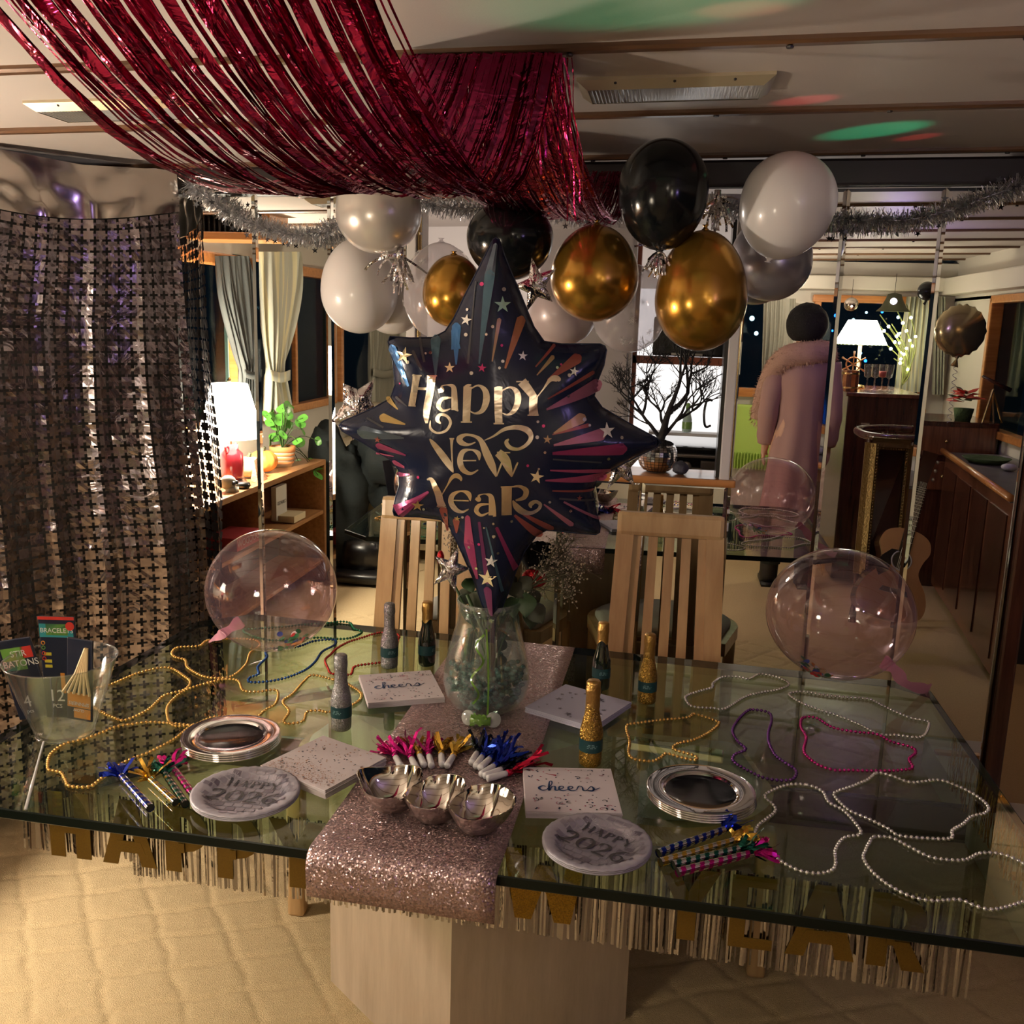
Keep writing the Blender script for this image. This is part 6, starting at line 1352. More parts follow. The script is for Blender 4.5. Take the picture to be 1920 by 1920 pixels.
# ---- vase, gems, flowers, balloon weight
VC = onz(911, 1322, ZR)
def vase():
    t = thing('glass_vase', (VC.x, VC.y, ZR), 'clear glass vase with blue-green gems in the middle of the runner', 'vase')
    prof = [(0, .0), (.058, .0), (.076, .008), (.090, .03), (.0965, .06), (.094, .09), (.086, .13), (.075, .17), (.067, .20), (.065, .225), (.069, .245)]
    b = MB(); b.lathe(prof+[(r-.003, z) for r, z in reversed(prof[1:])]+[(0, .004)], VC, 56); b.build('glass', 'vase_glass', t, True)
    b = MB(); b.tube([(VC.x+(.0675)*cos(2*pi*k/48), VC.y+(.0675)*sin(2*pi*k/48), ZR+.245) for k in range(48)], .0022, 6, closed=True); b.build('rim', 'vase_glass', t, True)
    r = random.Random(3); b = MB()
    for i in range(420):
        z = r.uniform(.010, .098); R = (.060 if z < .02 else .082)*sqrt(r.random()); a = r.uniform(0, 2*pi); s_ = r.uniform(.006, .010)
        b.ball((VC.x+R*cos(a), VC.y+R*sin(a), ZR+z), s_, 8, sc=(r.uniform(.8, 1.2), r.uniform(.8, 1.2), r.uniform(.6, .9)), rings=5)
    o = b.build('glass_gems', 'gem_glass', None, True); tag(o, 'blue-green glass gems filling the bottom of the vase', 'gems', kind='stuff')
    # bouquet: stems, leaves, red glitter oval pick, black rose, dried gypsophila, small red flower
    def flower_thing(name, loc, label, cat='flower'): return thing(name, loc, label, cat)
    base = Vector((VC.x, VC.y, ZR+.07))
    def stem(b, top, r0=.0028, bend=.02): b.tube(catmull([base+Vector((r.uniform(-.015, .015), r.uniform(-.015, .015), 0)), (base+Vector(top))/2+Vector((r.uniform(-bend, bend)*.3, 0, .02)), Vector(top)], 5), r0, 6)
    yv = VC.y
    # red sequined oval
    P = ony(1002, 1084, yv+.02); t1 = flower_thing('red_glitter_pick', P, 'red sequined oval pick at the right of the vase'); R = pxsize(P, 23); b = MB(); b.ball(P, R, 24, sc=(1.05, .55, .82)); b.build('oval', 'red_sequin', t1, True); b = MB(); stem(b, P); b.build('stem', 'stem', t1, True)
    P = ony(826, 1046, yv+.04); t1 = flower_thing('red_glitter_flower', P, 'small red glitter flower peeking out left of the star tip'); b = MB(); b.ball(P, pxsize(P, 12), 16, sc=(.6, .6, 1.2)); b.build('oval', 'red_sequin', t1, True); b = MB(); stem(b, P); b.build('stem', 'stem', t1, True)
    P = ony(1012, 1040, yv+.05); t1 = flower_thing('black_rose', P, 'large black fabric rose right of the star tip'); R = pxsize(P, 34)
    for k in range(26):
        a = k*2.4; h = k/26; d = Vector((cos(a)*(.3+h*.7), sin(a)*(.3+h*.7), .7-h*.9)).normalized(); c_ = P+d*R*(.45+.5*h); x = d.orthogonal().normalized(); y = d.cross(x); rad = R*(.35+.35*h); b = MB(); q = 10
        b.add([c_+d*rad*.25]+[c_+x*cos(2*pi*i/q)*rad+y*sin(2*pi*i/q)*rad-d*rad*.25*(1+.3*sin(3*2*pi*i/q)) for i in range(q)], [(0, 1+i, 1+(i+1) % q) for i in range(q)]); b.build('petal', 'black_petal', t1, True)
    b = MB(); stem(b, P); b.build('stem', 'stem', t1, True)
    t1 = flower_thing('dried_gypsophila', ony(1040, 1060, yv), 'dried beige gypsophila spray right of the black rose'); b = MB(); f = MB()
    for i in range(40):
        P = ony(r.gauss(1045, 24), r.gauss(1060, 26), yv+r.gauss(.02, .03)); b.tube(catmull([base+Vector((0, 0, .05)), ony(985, 1110, yv), P], 4), .0008, 4)
        for k in range(22):
            q = P+Vector((r.gauss(0, .013), r.gauss(0, .013), r.gauss(0, .013))); b.tube([P, q], .0004, 3, cap=False); f.ball(q, r.uniform(.0012, .0024), 5, rings=4)
    for i in range(8):
        P = ony(r.gauss(848, 8), r.gauss(1015, 14), yv+.04)
        for k in range(14): q = P+Vector((r.gauss(0, .009), r.gauss(0, .009), r.gauss(0, .009))); f.ball(q, r.uniform(.0012, .0022), 5, rings=4)
    b.build('stems', 'thin_stem', t1); o = f.build('blossoms', 'dried_flower', t1, True); o['kind'] = 'stuff'
    t1 = flower_thing('rose_leaves', base, 'bunch of dark green leaves and thick stems inside the vase', 'foliage'); 
    b = MB()
    for k in range(9): b.tube([base+Vector((r.uniform(-.02, .02), r.uniform(-.02, .02), -.04)), base+Vector((r.uniform(-.015, .015), r.uniform(-.015, .015), .08)), base+Vector((r.uniform(-.045, .045), r.uniform(-.03, .03), .19))], r.uniform(.003, .005), 7)
    b.build('stems', 'stem', t1, True)
    for k, (u, v, sz) in enumerate(((905, 1105, .045), (930, 1125, .05), (950, 1100, .045), (890, 1165, .045), (915, 1190, .045), (935, 1210, .04), (975, 1165, .05), (985, 1095, .04), (1005, 1150, .055), (985, 1135, .055), (995, 1165, .05), (870, 1120, .045), (860, 1150, .042), (890, 1130, .05), (945, 1175, .05), (960, 1140, .05), (880, 1195, .05), (900, 1225, .035), (865, 1205, .035), (935, 1240, .035), (970, 1110, .045), (880, 1100, .04), (1000, 1120, .04), (960, 1095, .035), (845, 1215, .03), (872, 1228, .04))):
        dep = yv+r.uniform(-.035, .05); P = ony(u, v, dep)
        if P.z < ZR+.235:
            d2 = Vector((P.x-VC.x, P.y-VC.y)); 
            if d2.length > .052 and k not in (8, 9, 10, 22): d2 = d2.normalized()*.052; P.x = VC.x+d2.x; P.y = VC.y+d2.y
        a = r.uniform(-2.6, -.6); d = Vector((cos(a)*.7, r.uniform(-.3, .3), sin(a))).normalized(); x = d.cross(Vector((0, -1, .3))).normalized(); nn = d.cross(x)
        b = MB(); vs = []; 
        for i in range(7): f_ = i/6; w_ = sz*.42*sin(pi*f_**.8)+.0005; c_ = P+d*sz*(f_-.5)+nn*.010*sin(pi*f_); vs += [c_-x*w_+nn*.004, c_, c_+x*w_+nn*.004]
        b.add(vs, [(3*i+j, 3*i+j+1, 3*i+j+4, 3*i+j+3) for i in range(6) for j in range(2)]); b.build('leaf', 'leaf_dry' if k % 3 else 'leaf', t1, True)
    # balloon weight: two clear plastic discs joined by a green bundle, with curling ribbon up to the balloon
    W = ony(902, 1334, VC.y-.115); t2 = thing('balloon_weight', (W.x, W.y, ZR), 'clear disc balloon weight wound with green ribbon in front of the vase', 'weight')
    for s_ in (-1, 1):
        cw = Vector((W.x+s_*.027, W.y, ZR+.017)); b = MB(); b.lathe([(0, -.0025), (.015, -.0025), (.017, 0), (.015, .0025), (0, .0025)], cw, 24, axis=(s_*.35, -1, .25)); b.build('disc', 'disc_plastic', t2, True)
    b = MB(); b.tube([(W.x-.022, W.y, ZR+.014), (W.x+.022, W.y, ZR+.014)], .011, 12); 
    for k in range(10): q = catmull([(W.x+r.uniform(-.02, .02), W.y+r.uniform(-.014, .0), ZR+r.uniform(.004, .03)) for _ in range(4)], 5); b.ribbon(q, .004, (0, -1, .3))
    b.build('green_bundle', 'ribbon_green', t2, True)
    b = MB(); top = ony(912, 1180, VC.y-.075); b.ribbon([ony(914, 1345, W.y-.002), ony(916, 1290, W.y-.002), ony(915, 1235, W.y), top], .0038, (.2, -1, 0)); b.build('straight_ribbon', 'ribbon_green', t2)
    pts = []
    for k in range(60): f_ = k/59; v = 1320-f_*130; u = 886+18*f_+(9*sin(f_*13)); pts.append(ony(u, v, W.y+.0+.006*cos(f_*13)))
    b = MB(); b.ribbon(pts, .0045, lambda i: (sin(i*.22)*.6, -1, .2)); b.build('curled_ribbon', 'ribbon_green', t2)
vase()
# ============================================================ BALLOONS
def balloon(u, v, ru, rv, y, mat, label, tilt=0, neck='up', print_=False, cat='balloon', egg=.12):
    P = ony(u, v, y); rx = pxsize(P, ru); rz = pxsize(P, rv)
    t = thing('balloon', P, label, cat, 'party balloons under the ceiling'); b = MB(); n = 40; k = 26; sg = 1 if neck == 'up' else -1
    R = Matrix.Rotation(tilt, 3, 'Y')
    for i in range(k+1):
        a = pi*i/k; z = -cos(a)*rz*sg; rr = rx*sin(a)*(1-egg*(1-cos(a))*.5*(1 if i > k/2 else (1-cos(a)))); 
        for q in range(n): ph = 2*pi*q/n; b.v.append(tuple(P+R @ Vector((max(rr, 1e-4)*cos(ph), max(rr, 1e-4)*sin(ph), z))))
    for i in range(k):
        for q in range(n): b.f.append((i*n+q, i*n+(q+1) % n, (i+1)*n+(q+1) % n, (i+1)*n+q)); b.mi.append(0)
    b.build('body', mat, t, True)
    b = MB(); e = lambda z, r: (P+R @ Vector((0, 0, z*sg)), r)
    pr = [e(rz*.985, .012), e(rz*1.02, .006), e(rz*1.05, .004), e(rz*1.08, .009)]; b.tube([p for p, _ in pr], [r for _, r in pr], 10); b.build('knot', mat, t, True)
    if print_:
        r = random.Random(int(u)); b = MB()
        for i in range(26):
            a = r.uniform(.5, 2.7); ph = r.uniform(0, 2*pi)
            d = Vector((sin(a)*cos(ph), sin(a)*sin(ph), -cos(a))); c_ = Vector((d.x*rx, d.y*rx, d.z*rz))*1.003; nn = Vector((d.x/rx, d.y/rx, d.z/rz)).normalized(); x = nn.orthogonal().normalized(); yy = nn.cross(x)
            for q in range(14):
                aa = 2*pi*q/14; L = .0085*(1 if q % 2 else 1.35); b.tube([P+c_+(x*cos(aa)+yy*sin(aa))*.0015, P+c_+(x*cos(aa)+yy*sin(aa))*L-nn*.0003], .00035, 3, cap=False)
        b.build('printed_sparkles', 'white_latex', t)
    return t
balloon(710, 388, 85, 86, 2.45, 'pearl', 'pearly silver balloon just under the magenta foil, left side')
balloon(674, 536, 76, 88, 2.66, 'white_latex', 'large plain white balloon at the far left, below the pearly one')
balloon(826, 546, 73, 89, 2.62, 'clear_latex', 'clear balloon with printed sparkles, left of the gold one behind the star', print_=True)
balloon(850, 546, 61, 67, 2.45, 'gold_latex', 'small gold balloon behind the left shoulder of the star balloon')
balloon(956, 452, 86, 72, 2.40, 'black_latex', 'black balloon directly behind the top spike of the star balloon', neck='down')
balloon(1056, 575, 68, 74, 2.72, 'pink_pearl', 'pale pinkish balloon low behind the right shoulder of the star balloon')
balloon(1115, 513, 87, 89, 2.42, 'gold_latex', 'round gold balloon right of the small foil star')
balloon(1180, 578, 73, 82, 2.66, 'clear_latex', 'clear sparkle-printed balloon between the two large gold ones', print_=True)
balloon(1243, 366, 89, 101, 2.36, 'black_latex', 'big glossy black balloon against the ceiling', neck='down')
balloon(1315, 546, 92, 111, 2.40, 'gold_latex', 'largest gold balloon, lowest of the right-hand cluster', egg=.16)
balloon(1475, 387, 93, 98, 2.42, 'white_latex', 'large lilac-white balloon at the far right of the cluster', neck='down', tilt=.25)
balloon(1446, 482, 80, 81, 2.78, 'grey_pearl', 'greyish pearl balloon behind and below the lilac-white one', neck='up')
balloon(735, 560, 62, 66, 2.82, 'white_latex', 'white balloon mostly hidden behind the large plain white one')
# foil tassels
def tassel(u, v, y, label, s=1, seed=0):
    P = ony(u, v, y); t = thing('foil_tassel', P, label, 'tassel'); r = random.Random(seed); b = MB()
    for i in range(46):
        d = Vector((r.gauss(0, .55), r.gauss(0, .4), -1 if r.random() < .8 else r.uniform(-.6, .3))).normalized(); L = s*.085*r.uniform(.5, 1.15); p = P.copy(); pts = [p.copy()]
        for k in range(5): p = p+d*L/5; d = (d+Vector((r.gauss(0, .2), r.gauss(0, .2), -.18))).normalized(); pts.append(p.copy())
        b.ribbon(pts, .0065*s, (r.gauss(0, .6), -1, r.gauss(0, .4)), twist=r.uniform(-1, 1))
    b.build('strips', 'silver_foil', t); b = MB(); b.tube([P+Vector((0, 0, .02)), P-Vector((0, 0, .012))], .009*s, 8); b.build('binding', 'silver_foil', t, True)
tassel(750, 478, 2.44, 'silver foil tassel under the pearly balloon', 1.05, 1); tassel(1237, 470, 2.36, 'silver foil tassel under the big black balloon', .7, 2); tassel(1345, 372, 2.5, 'dark silver tassel between the black and white balloons', .9, 3)

# clear bubble balloons on the table
def bubble(u, v, ru, rv, yb, tail, label, conf_seed, confdir):
    P = ony(u, v, yb); r = pxsize(P, ru); rz = pxsize(P, rv); 
    if P.z-rz < TZ+.002: P.z = TZ+.002+rz
    t = thing('bubble_balloon', P, label, 'balloon', 'clear bubble balloons resting on the table')
    b = MB(); b.ball(P, r, 56, sc=(1, 1, rz/r), rings=36)
    from mathutils import noise
    b.v = [tuple(P+(Vector(q)-P)*(1+.008*noise.noise((Vector(q)-P)*9))) for q in b.v]
    b.build('film', 'pink_film', t, True)
    # tail
    T = [Vector(q) for q in tail]; b = MB(); Q = catmull(T, 6); n = len(Q); ws = [.030-.012*(i/n)+.006*sin(i*.9) for i in range(n)]; ws[-1] = .034
    for off in (-.003, .003):
        b.ribbon([q+Vector((0, off, 0)) for q in Q], ws, lambda i: (.2*sin(i*.7), -1, .45), twist=.5)
    b.build('tail', 'pink_tail', t, True)
    rr = random.Random(conf_seed)
    for k in range(34):
        a = rr.gauss(confdir, .55); el = rr.gauss(.36, .10); el = max(.1, el); d = Vector((sin(el)*cos(a), sin(el)*sin(a), -cos(el))); p = P+Vector((d.x*r, d.y*r, d.z*rz))*.985; s_ = .0085*rr.uniform(.8, 1.1)
        nn = (d*-1+Vector((rr.gauss(0, .35), rr.gauss(0, .35), 0))).normalized(); x = nn.orthogonal().normalized(); y = nn.cross(x)
        b = MB(); q = 12; b.add([p+(x*cos(2*pi*i/q)+y*sin(2*pi*i/q))*s_ for i in range(q)], [tuple(range(q))]); b.build('confetti', 'confetti_'+rr.choice(['red', 'green', 'blue', 'orange', 'white', 'green']), t)
    return t
yl = 2.19; bl = onz(398, 1196, TZ+.01)
bubble(510, 1106, 121, 114, yl, [ony(452, 1165, yl-.03), ony(430, 1180, yl-.05), ony(405, 1195, yl-.06), bl], 'clear bubble balloon with confetti at the back left of the table', 3, radians(20))
yr = 2.23; br = onz(1742, 1293, TZ+.004)
bubble(1575, 1150, 135, 122, yr, [ony(1655, 1240, yr), ony(1678, 1256, yr), ony(1700, 1283, yr+.02), br], 'clear bubble balloon with confetti at the back right corner of the table', 5, radians(190))

# ============================================================ FOIL STARS
def inflate(poly, A, fall, sp, exp=.5):
    """poly: list of 2D points; returns verts (x, y, h) and triangles"""
    Pn = []
    n = len(poly)
    for i in range(n):
        a = Vector(poly[i]); c = Vector(poly[(i+1) % n]); L = (c-a).length; k = max(1, int(L/sp))
        for q in range(k): Pn.append(a.lerp(c, q/k))
    m_ = len(Pn); xs = [p.x for p in Pn]; ys = [p.y for p in Pn]
    arr = np.array([[p.x, p.y] for p in Pn]); seg = np.roll(arr, -1, 0)-arr
    def inside(x, y):
        c = False; j = m_-1
        for i in range(m_):
            if ((ys[i] > y) != (ys[j] > y)) and (x < (xs[j]-xs[i])*(y-ys[i])/(ys[j]-ys[i])+xs[i]): c = not c
            j = i
        return c
    def dist(x, y):
        q = np.array([x, y])-arr; t = np.clip((q*seg).sum(1)/((seg**2).sum(1)+1e-12), 0, 1); d = q-seg*t[:, None]; return float(np.sqrt((d**2).sum(1).min()))
    pts = list(Pn); x = min(xs)
    while x < max(xs):
        y = min(ys)
        while y < max(ys):
            if inside(x, y) and dist(x, y) > sp*.55: pts.append(Vector((x, y)))
            y += sp
        x += sp
    edges = [(i, (i+1) % m_) for i in range(m_)]
    v, e, f, *_ = delaunay_2d_cdt([Vector((p[0], p[1])) for p in pts], edges, [], 1, 1e-6)
    H = lambda x, y: A*(1-math.exp(-dist(x, y)/fall))**exp if inside(x, y) else 0.0
    hs = [0.0 if dist(p.x, p.y) < sp*.02 else A*(1-math.exp(-dist(p.x, p.y)/fall))**exp for p in v]
    return v, f, hs, H, dist, inside
def star_balloon():
    d0 = 1.93; az = atan2(-.37, 1.90)                      # stands square to the viewer, above the vase
    Q = Vector((VC.x-.005, VC.y-.045, 1.25)); nrm = Vector((-Q.x, -Q.y, 0)).normalized(); side = Vector((-nrm.y, nrm.x, 0)); n_ = np.array(nrm)
    if side.x < 0: side = -side
    t = thing('star_balloon', (Q.x, Q.y, ZR+.2), 'large navy eight-pointed star foil balloon printed Happy New Year', 'balloon')
    def L2(u, v): p = onpl(u, v, Q, n_)-Q; return (p.dot(side), p.z)
    out = [(936, 449), (946, 478), (957, 506), (969, 534), (986, 576), (1001, 613), (1020, 640), (1053, 645), (1090, 645), (1125, 645), (1134, 649), (1137, 656), (1132, 685), (1119, 717), (1114, 743), (1129, 764), (1180, 794), (1232, 822), (1239, 829), (1232, 838), (1190, 858), (1142, 884), (1120, 896), (1111, 922), (1117, 956), (1125, 988), (1124, 998), (1117, 1002), (1091, 1000), (1050, 996), (1024, 994), (1005, 1005), (984, 1033), (967, 1072), (952, 1114), (938, 1146), (927, 1162), (918, 1160), (905, 1136), (888, 1086), (872, 1050), (857, 1016), (843, 988), (826, 974), (788, 969), (748, 968), (739, 966), (737, 958), (742, 932), (749, 909), (747, 880), (732, 862), (685, 833), (642, 808), (635, 798), (643, 790), (702, 764), (732, 747), (741, 722), (737, 679), (728, 640), (731, 631), (771, 634), (812, 633), (835, 621), (852, 595), (873, 551), (895, 508), (910, 478), (925, 449), (930, 446)]
    poly = [L2(u, v) for u, v in out]
    A = .085
    v, f, hs, H, dist, inside = inflate(poly, A, .075, .0135, .62)
    from mathutils import noise
    cen = Vector(L2(945, 800))
    def wr(x, y):
        d = dist(x, y); a = atan2(y-cen.y, x-cen.x)
        return .0035*math.exp(-((d-.012)/.014)**2)*noise.noise(Vector((cos(a)*16, sin(a)*16, 1)))+.0016*noise.noise(Vector((x*11, y*11, 3)))*min(1, d/.03)
    cache = {}
    def S3(x, y, off=0):
        h = H(x, y); h = h+wr(x, y) if h > 0 else h
        return Q+side*x+Vector((0, 0, y))+nrm*(h+off)
    b = MB(); b.add([Q+side*p.x+Vector((0, 0, p.y))+nrm*(h+(wr(p.x, p.y) if h > 0 else 0)) for p, h in zip(v, hs)], [tuple(t_) for t_ in f])
    k = len(v); b.add([Q+side*p.x+Vector((0, 0, p.y))-nrm*h for p, h in zip(v, hs)], [tuple(reversed(t_)) for t_ in f])
    o = b.build('envelope', 'star_navy', t, True)
    # seam rim
    b = MB(); b.tube([Q+side*x+Vector((0, 0, y)) for x, y in poly], .0018, 6, closed=True); b.build('seam', 'star_navy', t, True)
    # nozzle tail
    tp = onpl(922, 1163, Q, n_); tb = ony(918, 1205, VC.y-.02); b = MB(); b.ribbon(catmull([tp+Vector((0, 0, .01)), (tp+tb)/2, tb], 5), .02, (0, -1, 0)); b.build('nozzle', 'star_navy', t)
    # printed strokes mapped on the front
    OFF = .0016
    def ribbon_px(defs, mat, name, closed_ends=False, cross=3):
        b = MB()
        for k0, pts in enumerate(defs):
            P = catmull([(p[0], p[1], p[2]) for p in pts], 6) if len(pts) > 2 else [Vector(pts[0]).lerp(Vector(pts[1]), q/14) for q in range(15)]
            L = len(P); vs = []
            for i, p in enumerate(P):
                a = P[max(0, i-1)]; c = P[min(L-1, i+1)]; d = Vector((c.x-a.x, c.y-a.y)); d = d.normalized() if d.length > 1e-9 else Vector((1, 0)); nn = Vector((-d.y, d.x))
                for q in range(cross+1):
                    s_ = (q/cross-.5)*p.z; x, y = L2(p.x+nn.x*s_, p.y+nn.y*s_); vs.append(S3(x, y, OFF+k0*.00022))
            b.add(vs, [(i*(cross+1)+q, i*(cross+1)+q+1, (i+1)*(cross+1)+q+1, (i+1)*(cross+1)+q) for i in range(L-1) for q in range(cross)])
        return b.build(name, mat, t, False)
    def zz(x, y): return (780+x*.25, 620+y*.25)
    def hh_(x, y): return (620+x*.177, 640+y*.177)
    def st(fn, pts, sc): return [(*fn(p[0], p[1]), p[2]*sc) for p in pts]
    Z = lambda *p: st(zz, p, .25); Hh = lambda *p: st(hh_, p, .177)
    letters = {
     'printed_h': [Hh((932, 338, 85), (915, 450, 72), (880, 660, 72)), Hh((885, 345, 14), (985, 345, 14)), Hh((915, 480, 26), (1060, 480, 26)), Hh((1090, 340, 88), (1075, 500, 80), (1045, 660, 76), (1035, 760, 60), (1040, 830, 26)), Hh((1040, 345, 14), (1145, 345, 14)), Hh((1078, 800, 8), (1080, 880, 26), (1150, 925, 22), (1240, 900, 26), (1285, 820, 30), (1250, 755, 28), (1180, 740, 30), (1150, 790, 44), (1185, 830, 14)), Hh((845, 658, 12), (925, 658, 12))],
     'printed_a': [Z((180, 435, 30), (210, 425, 30), (205, 400, 12), (245, 390, 8), (290, 405, 34), (298, 480, 44), (300, 570, 48)), Z((280, 480, 8), (210, 490, 26), (182, 540, 34), (215, 575, 20), (270, 560, 8)), Z((310, 560, 30), (325, 577, 8))],
     'printed_p': [Z((372, 400, 10), (395, 393, 20), (420, 388, 8)), Z((393, 400, 60), (388, 520, 56), (384, 650, 54)), Z((345, 655, 10), (425, 655, 10)), Z((410, 420, 10), (470, 392, 14), (520, 430, 40), (528, 500, 48), (500, 570, 34), (450, 592, 14), (410, 575, 8))],
     'printed_p2': [Z((585, 412, 10), (615, 408, 20), (645, 405, 8)), Z((615, 410, 60), (614, 530, 56), (618, 660, 54)), Z((580, 665, 10), (655, 665, 10)), Z((640, 430, 10), (700, 405, 14), (748, 440, 40), (755, 510, 46), (725, 575, 34), (680, 602, 14), (645, 590, 8))],
     'printed_y': [Z((785, 365, 70), (830, 420, 62), (875, 480, 50)), Z((745, 365, 10), (835, 365, 10)), Z((870, 470, 62), (866, 540, 60), (870, 608, 70)), Z((825, 606, 10), (907, 606, 10)), Z((895, 475, 8), (940, 420, 10), (985, 360, 26), (1020, 343, 44), (1050, 350, 40), (1056, 365, 14))],
     'printed_n': [Z((118, 780, 10), (150, 820, 36), (215, 905, 52), (265, 975, 44), (290, 1023, 8)), Z((262, 776, 10), (296, 776, 10)), Z((279, 778, 26), (278, 850, 14), (286, 1015, 8))],
     'printed_e': [Z((330, 935, 10), (455, 932, 10)), Z((478, 930, 8), (470, 880, 34), (420, 855, 12), (360, 870, 34), (338, 935, 42), (360, 1000, 40), (415, 1028, 22), (470, 1000, 8))],
     'printed_w': [Z((450, 800, 8), (400, 818, 18), (350, 805, 40), (335, 775, 44), (375, 748, 22), (440, 755, 20), (490, 790, 36), (530, 880, 56), (570, 970, 52), (600, 1048, 12)), Z((603, 1045, 8), (635, 960, 14), (655, 920, 10)), Z((612, 873, 60), (660, 920, 70), (690, 990, 50), (712, 1050, 10)), Z((712, 1048, 8), (740, 980, 14), (755, 945, 10)), Z((605, 872, 10), (700, 874, 10)),
                   Z((515, 785, 6), (580, 755, 14), (660, 705, 26), (750, 692, 34), (825, 715, 44), (850, 765, 34), (820, 815, 26), (760, 848, 22), (700, 838, 30), (672, 800, 30), (690, 775, 10))],
     'printed_y2': [Z((95, 1080, 10), (130, 1080, 30), (160, 1140, 44), (180, 1190, 52), (190, 1240, 54), (205, 1288, 60)), Z((165, 1283, 10), (235, 1290, 10)), Z((205, 1190, 8), (245, 1120, 10), (280, 1060, 26), (315, 1045, 36), (342, 1065, 26), (345, 1085, 8))],
     'printed_e2': [Z((270, 1232, 10), (400, 1232, 10)), Z((412, 1232, 8), (400, 1180, 36), (345, 1160, 12), (285, 1190, 34), (270, 1245, 40), (300, 1300, 40), (350, 1320, 22), (400, 1295, 8))],
     'printed_a2': [Z((450, 1212, 20), (475, 1222, 30), (475, 1190, 14), (520, 1178, 8), (560, 1195, 36), (570, 1260, 48), (572, 1335, 56)), Z((555, 1250, 8), (480, 1262, 26), (455, 1305, 34), (490, 1338, 20), (545, 1315, 8)), Z((580, 1330, 30), (600, 1337, 8))],
     'printed_r': [Z((675, 1122, 75), (675, 1230, 72), (675, 1335, 75)), Z((632, 1124, 10), (760, 1122, 12)), Z((710, 1124, 10), (770, 1122, 20), (815, 1155, 40), (800, 1205, 34), (740, 1225, 12)), Z((720, 1225, 10), (745, 1270, 44), (790, 1310, 46), (850, 1325, 30), (905, 1300, 24), (920, 1260, 26), (885, 1238, 26), (850, 1258, 34), (855, 1285, 10))],
    }
    for nm, d in letters.items(): ribbon_px(d, 'letter_foil', nm)
    # burst rays: (x0, y0, x1, y1, w0, w1, colour) in the crop frame of the balloon (600 + .4273 x, 380 + .427 y)
    rays = [(770, 190, 745, 320, 20, 44, 'slate'), (745, 320, 700, 700, 44, 6, 'steel'), (600, 545, 602, 705, 40, 6, 'blue'), (590, 560, 600, 640, 24, 40, 'blue'), (683, 350, 652, 700, 5, 10, 'grey'), (785, 515, 755, 690, 18, 5, 'tan'), (880, 515, 810, 720, 40, 8, 'orange'), (510, 600, 515, 750, 44, 6, 'steel'),
            (320, 640, 395, 800, 40, 10, 'blue'), (415, 650, 455, 730, 12, 12, 'grey'), (440, 595, 465, 695, 10, 10, 'grey'),
            (1025, 625, 940, 715, 14, 6, 'rust'), (1015, 675, 945, 750, 18, 4, 'tan'), (1120, 680, 990, 770, 44, 6, 'rust'), (1190, 742, 990, 850, 18, 5, 'rust'), (1210, 800, 985, 895, 60, 8, 'mauve'),
            (1135, 935, 1015, 995, 46, 6, 'tan'), (1165, 965, 1010, 1000, 16, 5, 'rust'), (1220, 1005, 1015, 1045, 48, 8, 'mauve'), (1310, 1070, 1010, 1080, 52, 12, 'magenta'), (1222, 1127, 1012, 1105, 7, 7, 'grey'), (1265, 1172, 1000, 1152, 20, 6, 'pink'), (1240, 1200, 980, 1195, 40, 6, 'pink'), (1195, 1255, 1010, 1240, 12, 6, 'rust'),
            (1095, 1395, 975, 1300, 24, 6, 'mauve'), (1225, 1385, 1060, 1290, 12, 8, 'mauve'), (1205, 1300, 1040, 1275, 10, 8, 'grey'), (1010, 1420, 870, 1330, 30, 8, 'rust'), (960, 1450, 850, 1345, 40, 10, 'rust'),
            (650, 1360, 655, 1480, 22, 44, 'pink'), (655, 1480, 690, 1640, 44, 10, 'magenta'), (700, 1380, 735, 1650, 12, 22, 'plum'), (775, 1400, 860, 1600, 14, 26, 'magenta'), (730, 1400, 800, 1690, 6, 14, 'steel'), (735, 1680, 750, 1800, 34, 14, 'plum'), (545, 1330, 560, 1440, 34, 8, 'rust'), (480, 1250, 340, 1355, 12, 70, 'magenta'), (600, 1380, 600, 1440, 30, 6, 'rust'),
            (285, 935, 385, 960, 34, 6, 'ochre'), (200, 1000, 380, 1018, 58, 6, 'slate'), (215, 940, 290, 975, 8, 8, 'grey'), (265, 1060, 385, 1095, 30, 6, 'magenta'), (250, 1100, 330, 1105, 10, 4, 'pink'), (300, 860, 350, 900, 22, 4, 'ochre'), (330, 1135, 395, 1160, 24, 4, 'pink'), (345, 1190, 400, 1180, 20, 4, 'magenta'), (340, 850, 390, 885, 12, 4, 'grey')]
    for x0, y0, x1, y1, w0, w1, c in rays:
        p0 = (600+.4273*x0, 380+.427*y0); p1 = (600+.4273*x1, 380+.427*y1)
        # rounded outer end
        dx, dy = p0[0]-p1[0], p0[1]-p1[1]; L = sqrt(dx*dx+dy*dy); e = (p0[0]+dx/L*w0*.2, p0[1]+dy/L*w0*.2)
        pts = [(e[0], e[1], w0*.427*.25), (p0[0]+dx/L*w0*.1, p0[1]+dy/L*w0*.1, w0*.427*.75), (p0[0], p0[1], w0*.427)]+[(p0[0]+(p1[0]-p0[0])*q/5, p0[1]+(p1[1]-p0[1])*q/5, (w0+(w1-w0)*(q/5)**1.2)*.427) for q in range(1, 6)]
        OFF = .0010; ribbon_px([pts], 'print_'+c, 'printed_ray')
    OFF = .0022
    def printed_star(cx, cy, R, c, rot=.1):
        b = MB(); vs = [(cx, cy)]+[(cx+(R if k % 2 == 0 else R*.38)*sin(rot+pi*k/5), cy-(R if k % 2 == 0 else R*.38)*cos(rot+pi*k/5)) for k in range(10)]
        b.add([S3(*L2(600+.4273*x, 380+.427*y), OFF+.0004) for x, y in vs], [(0, 1+k, 1+(k+1) % 10) for k in range(10)]); b.build('printed_star', 'print_'+c, t)
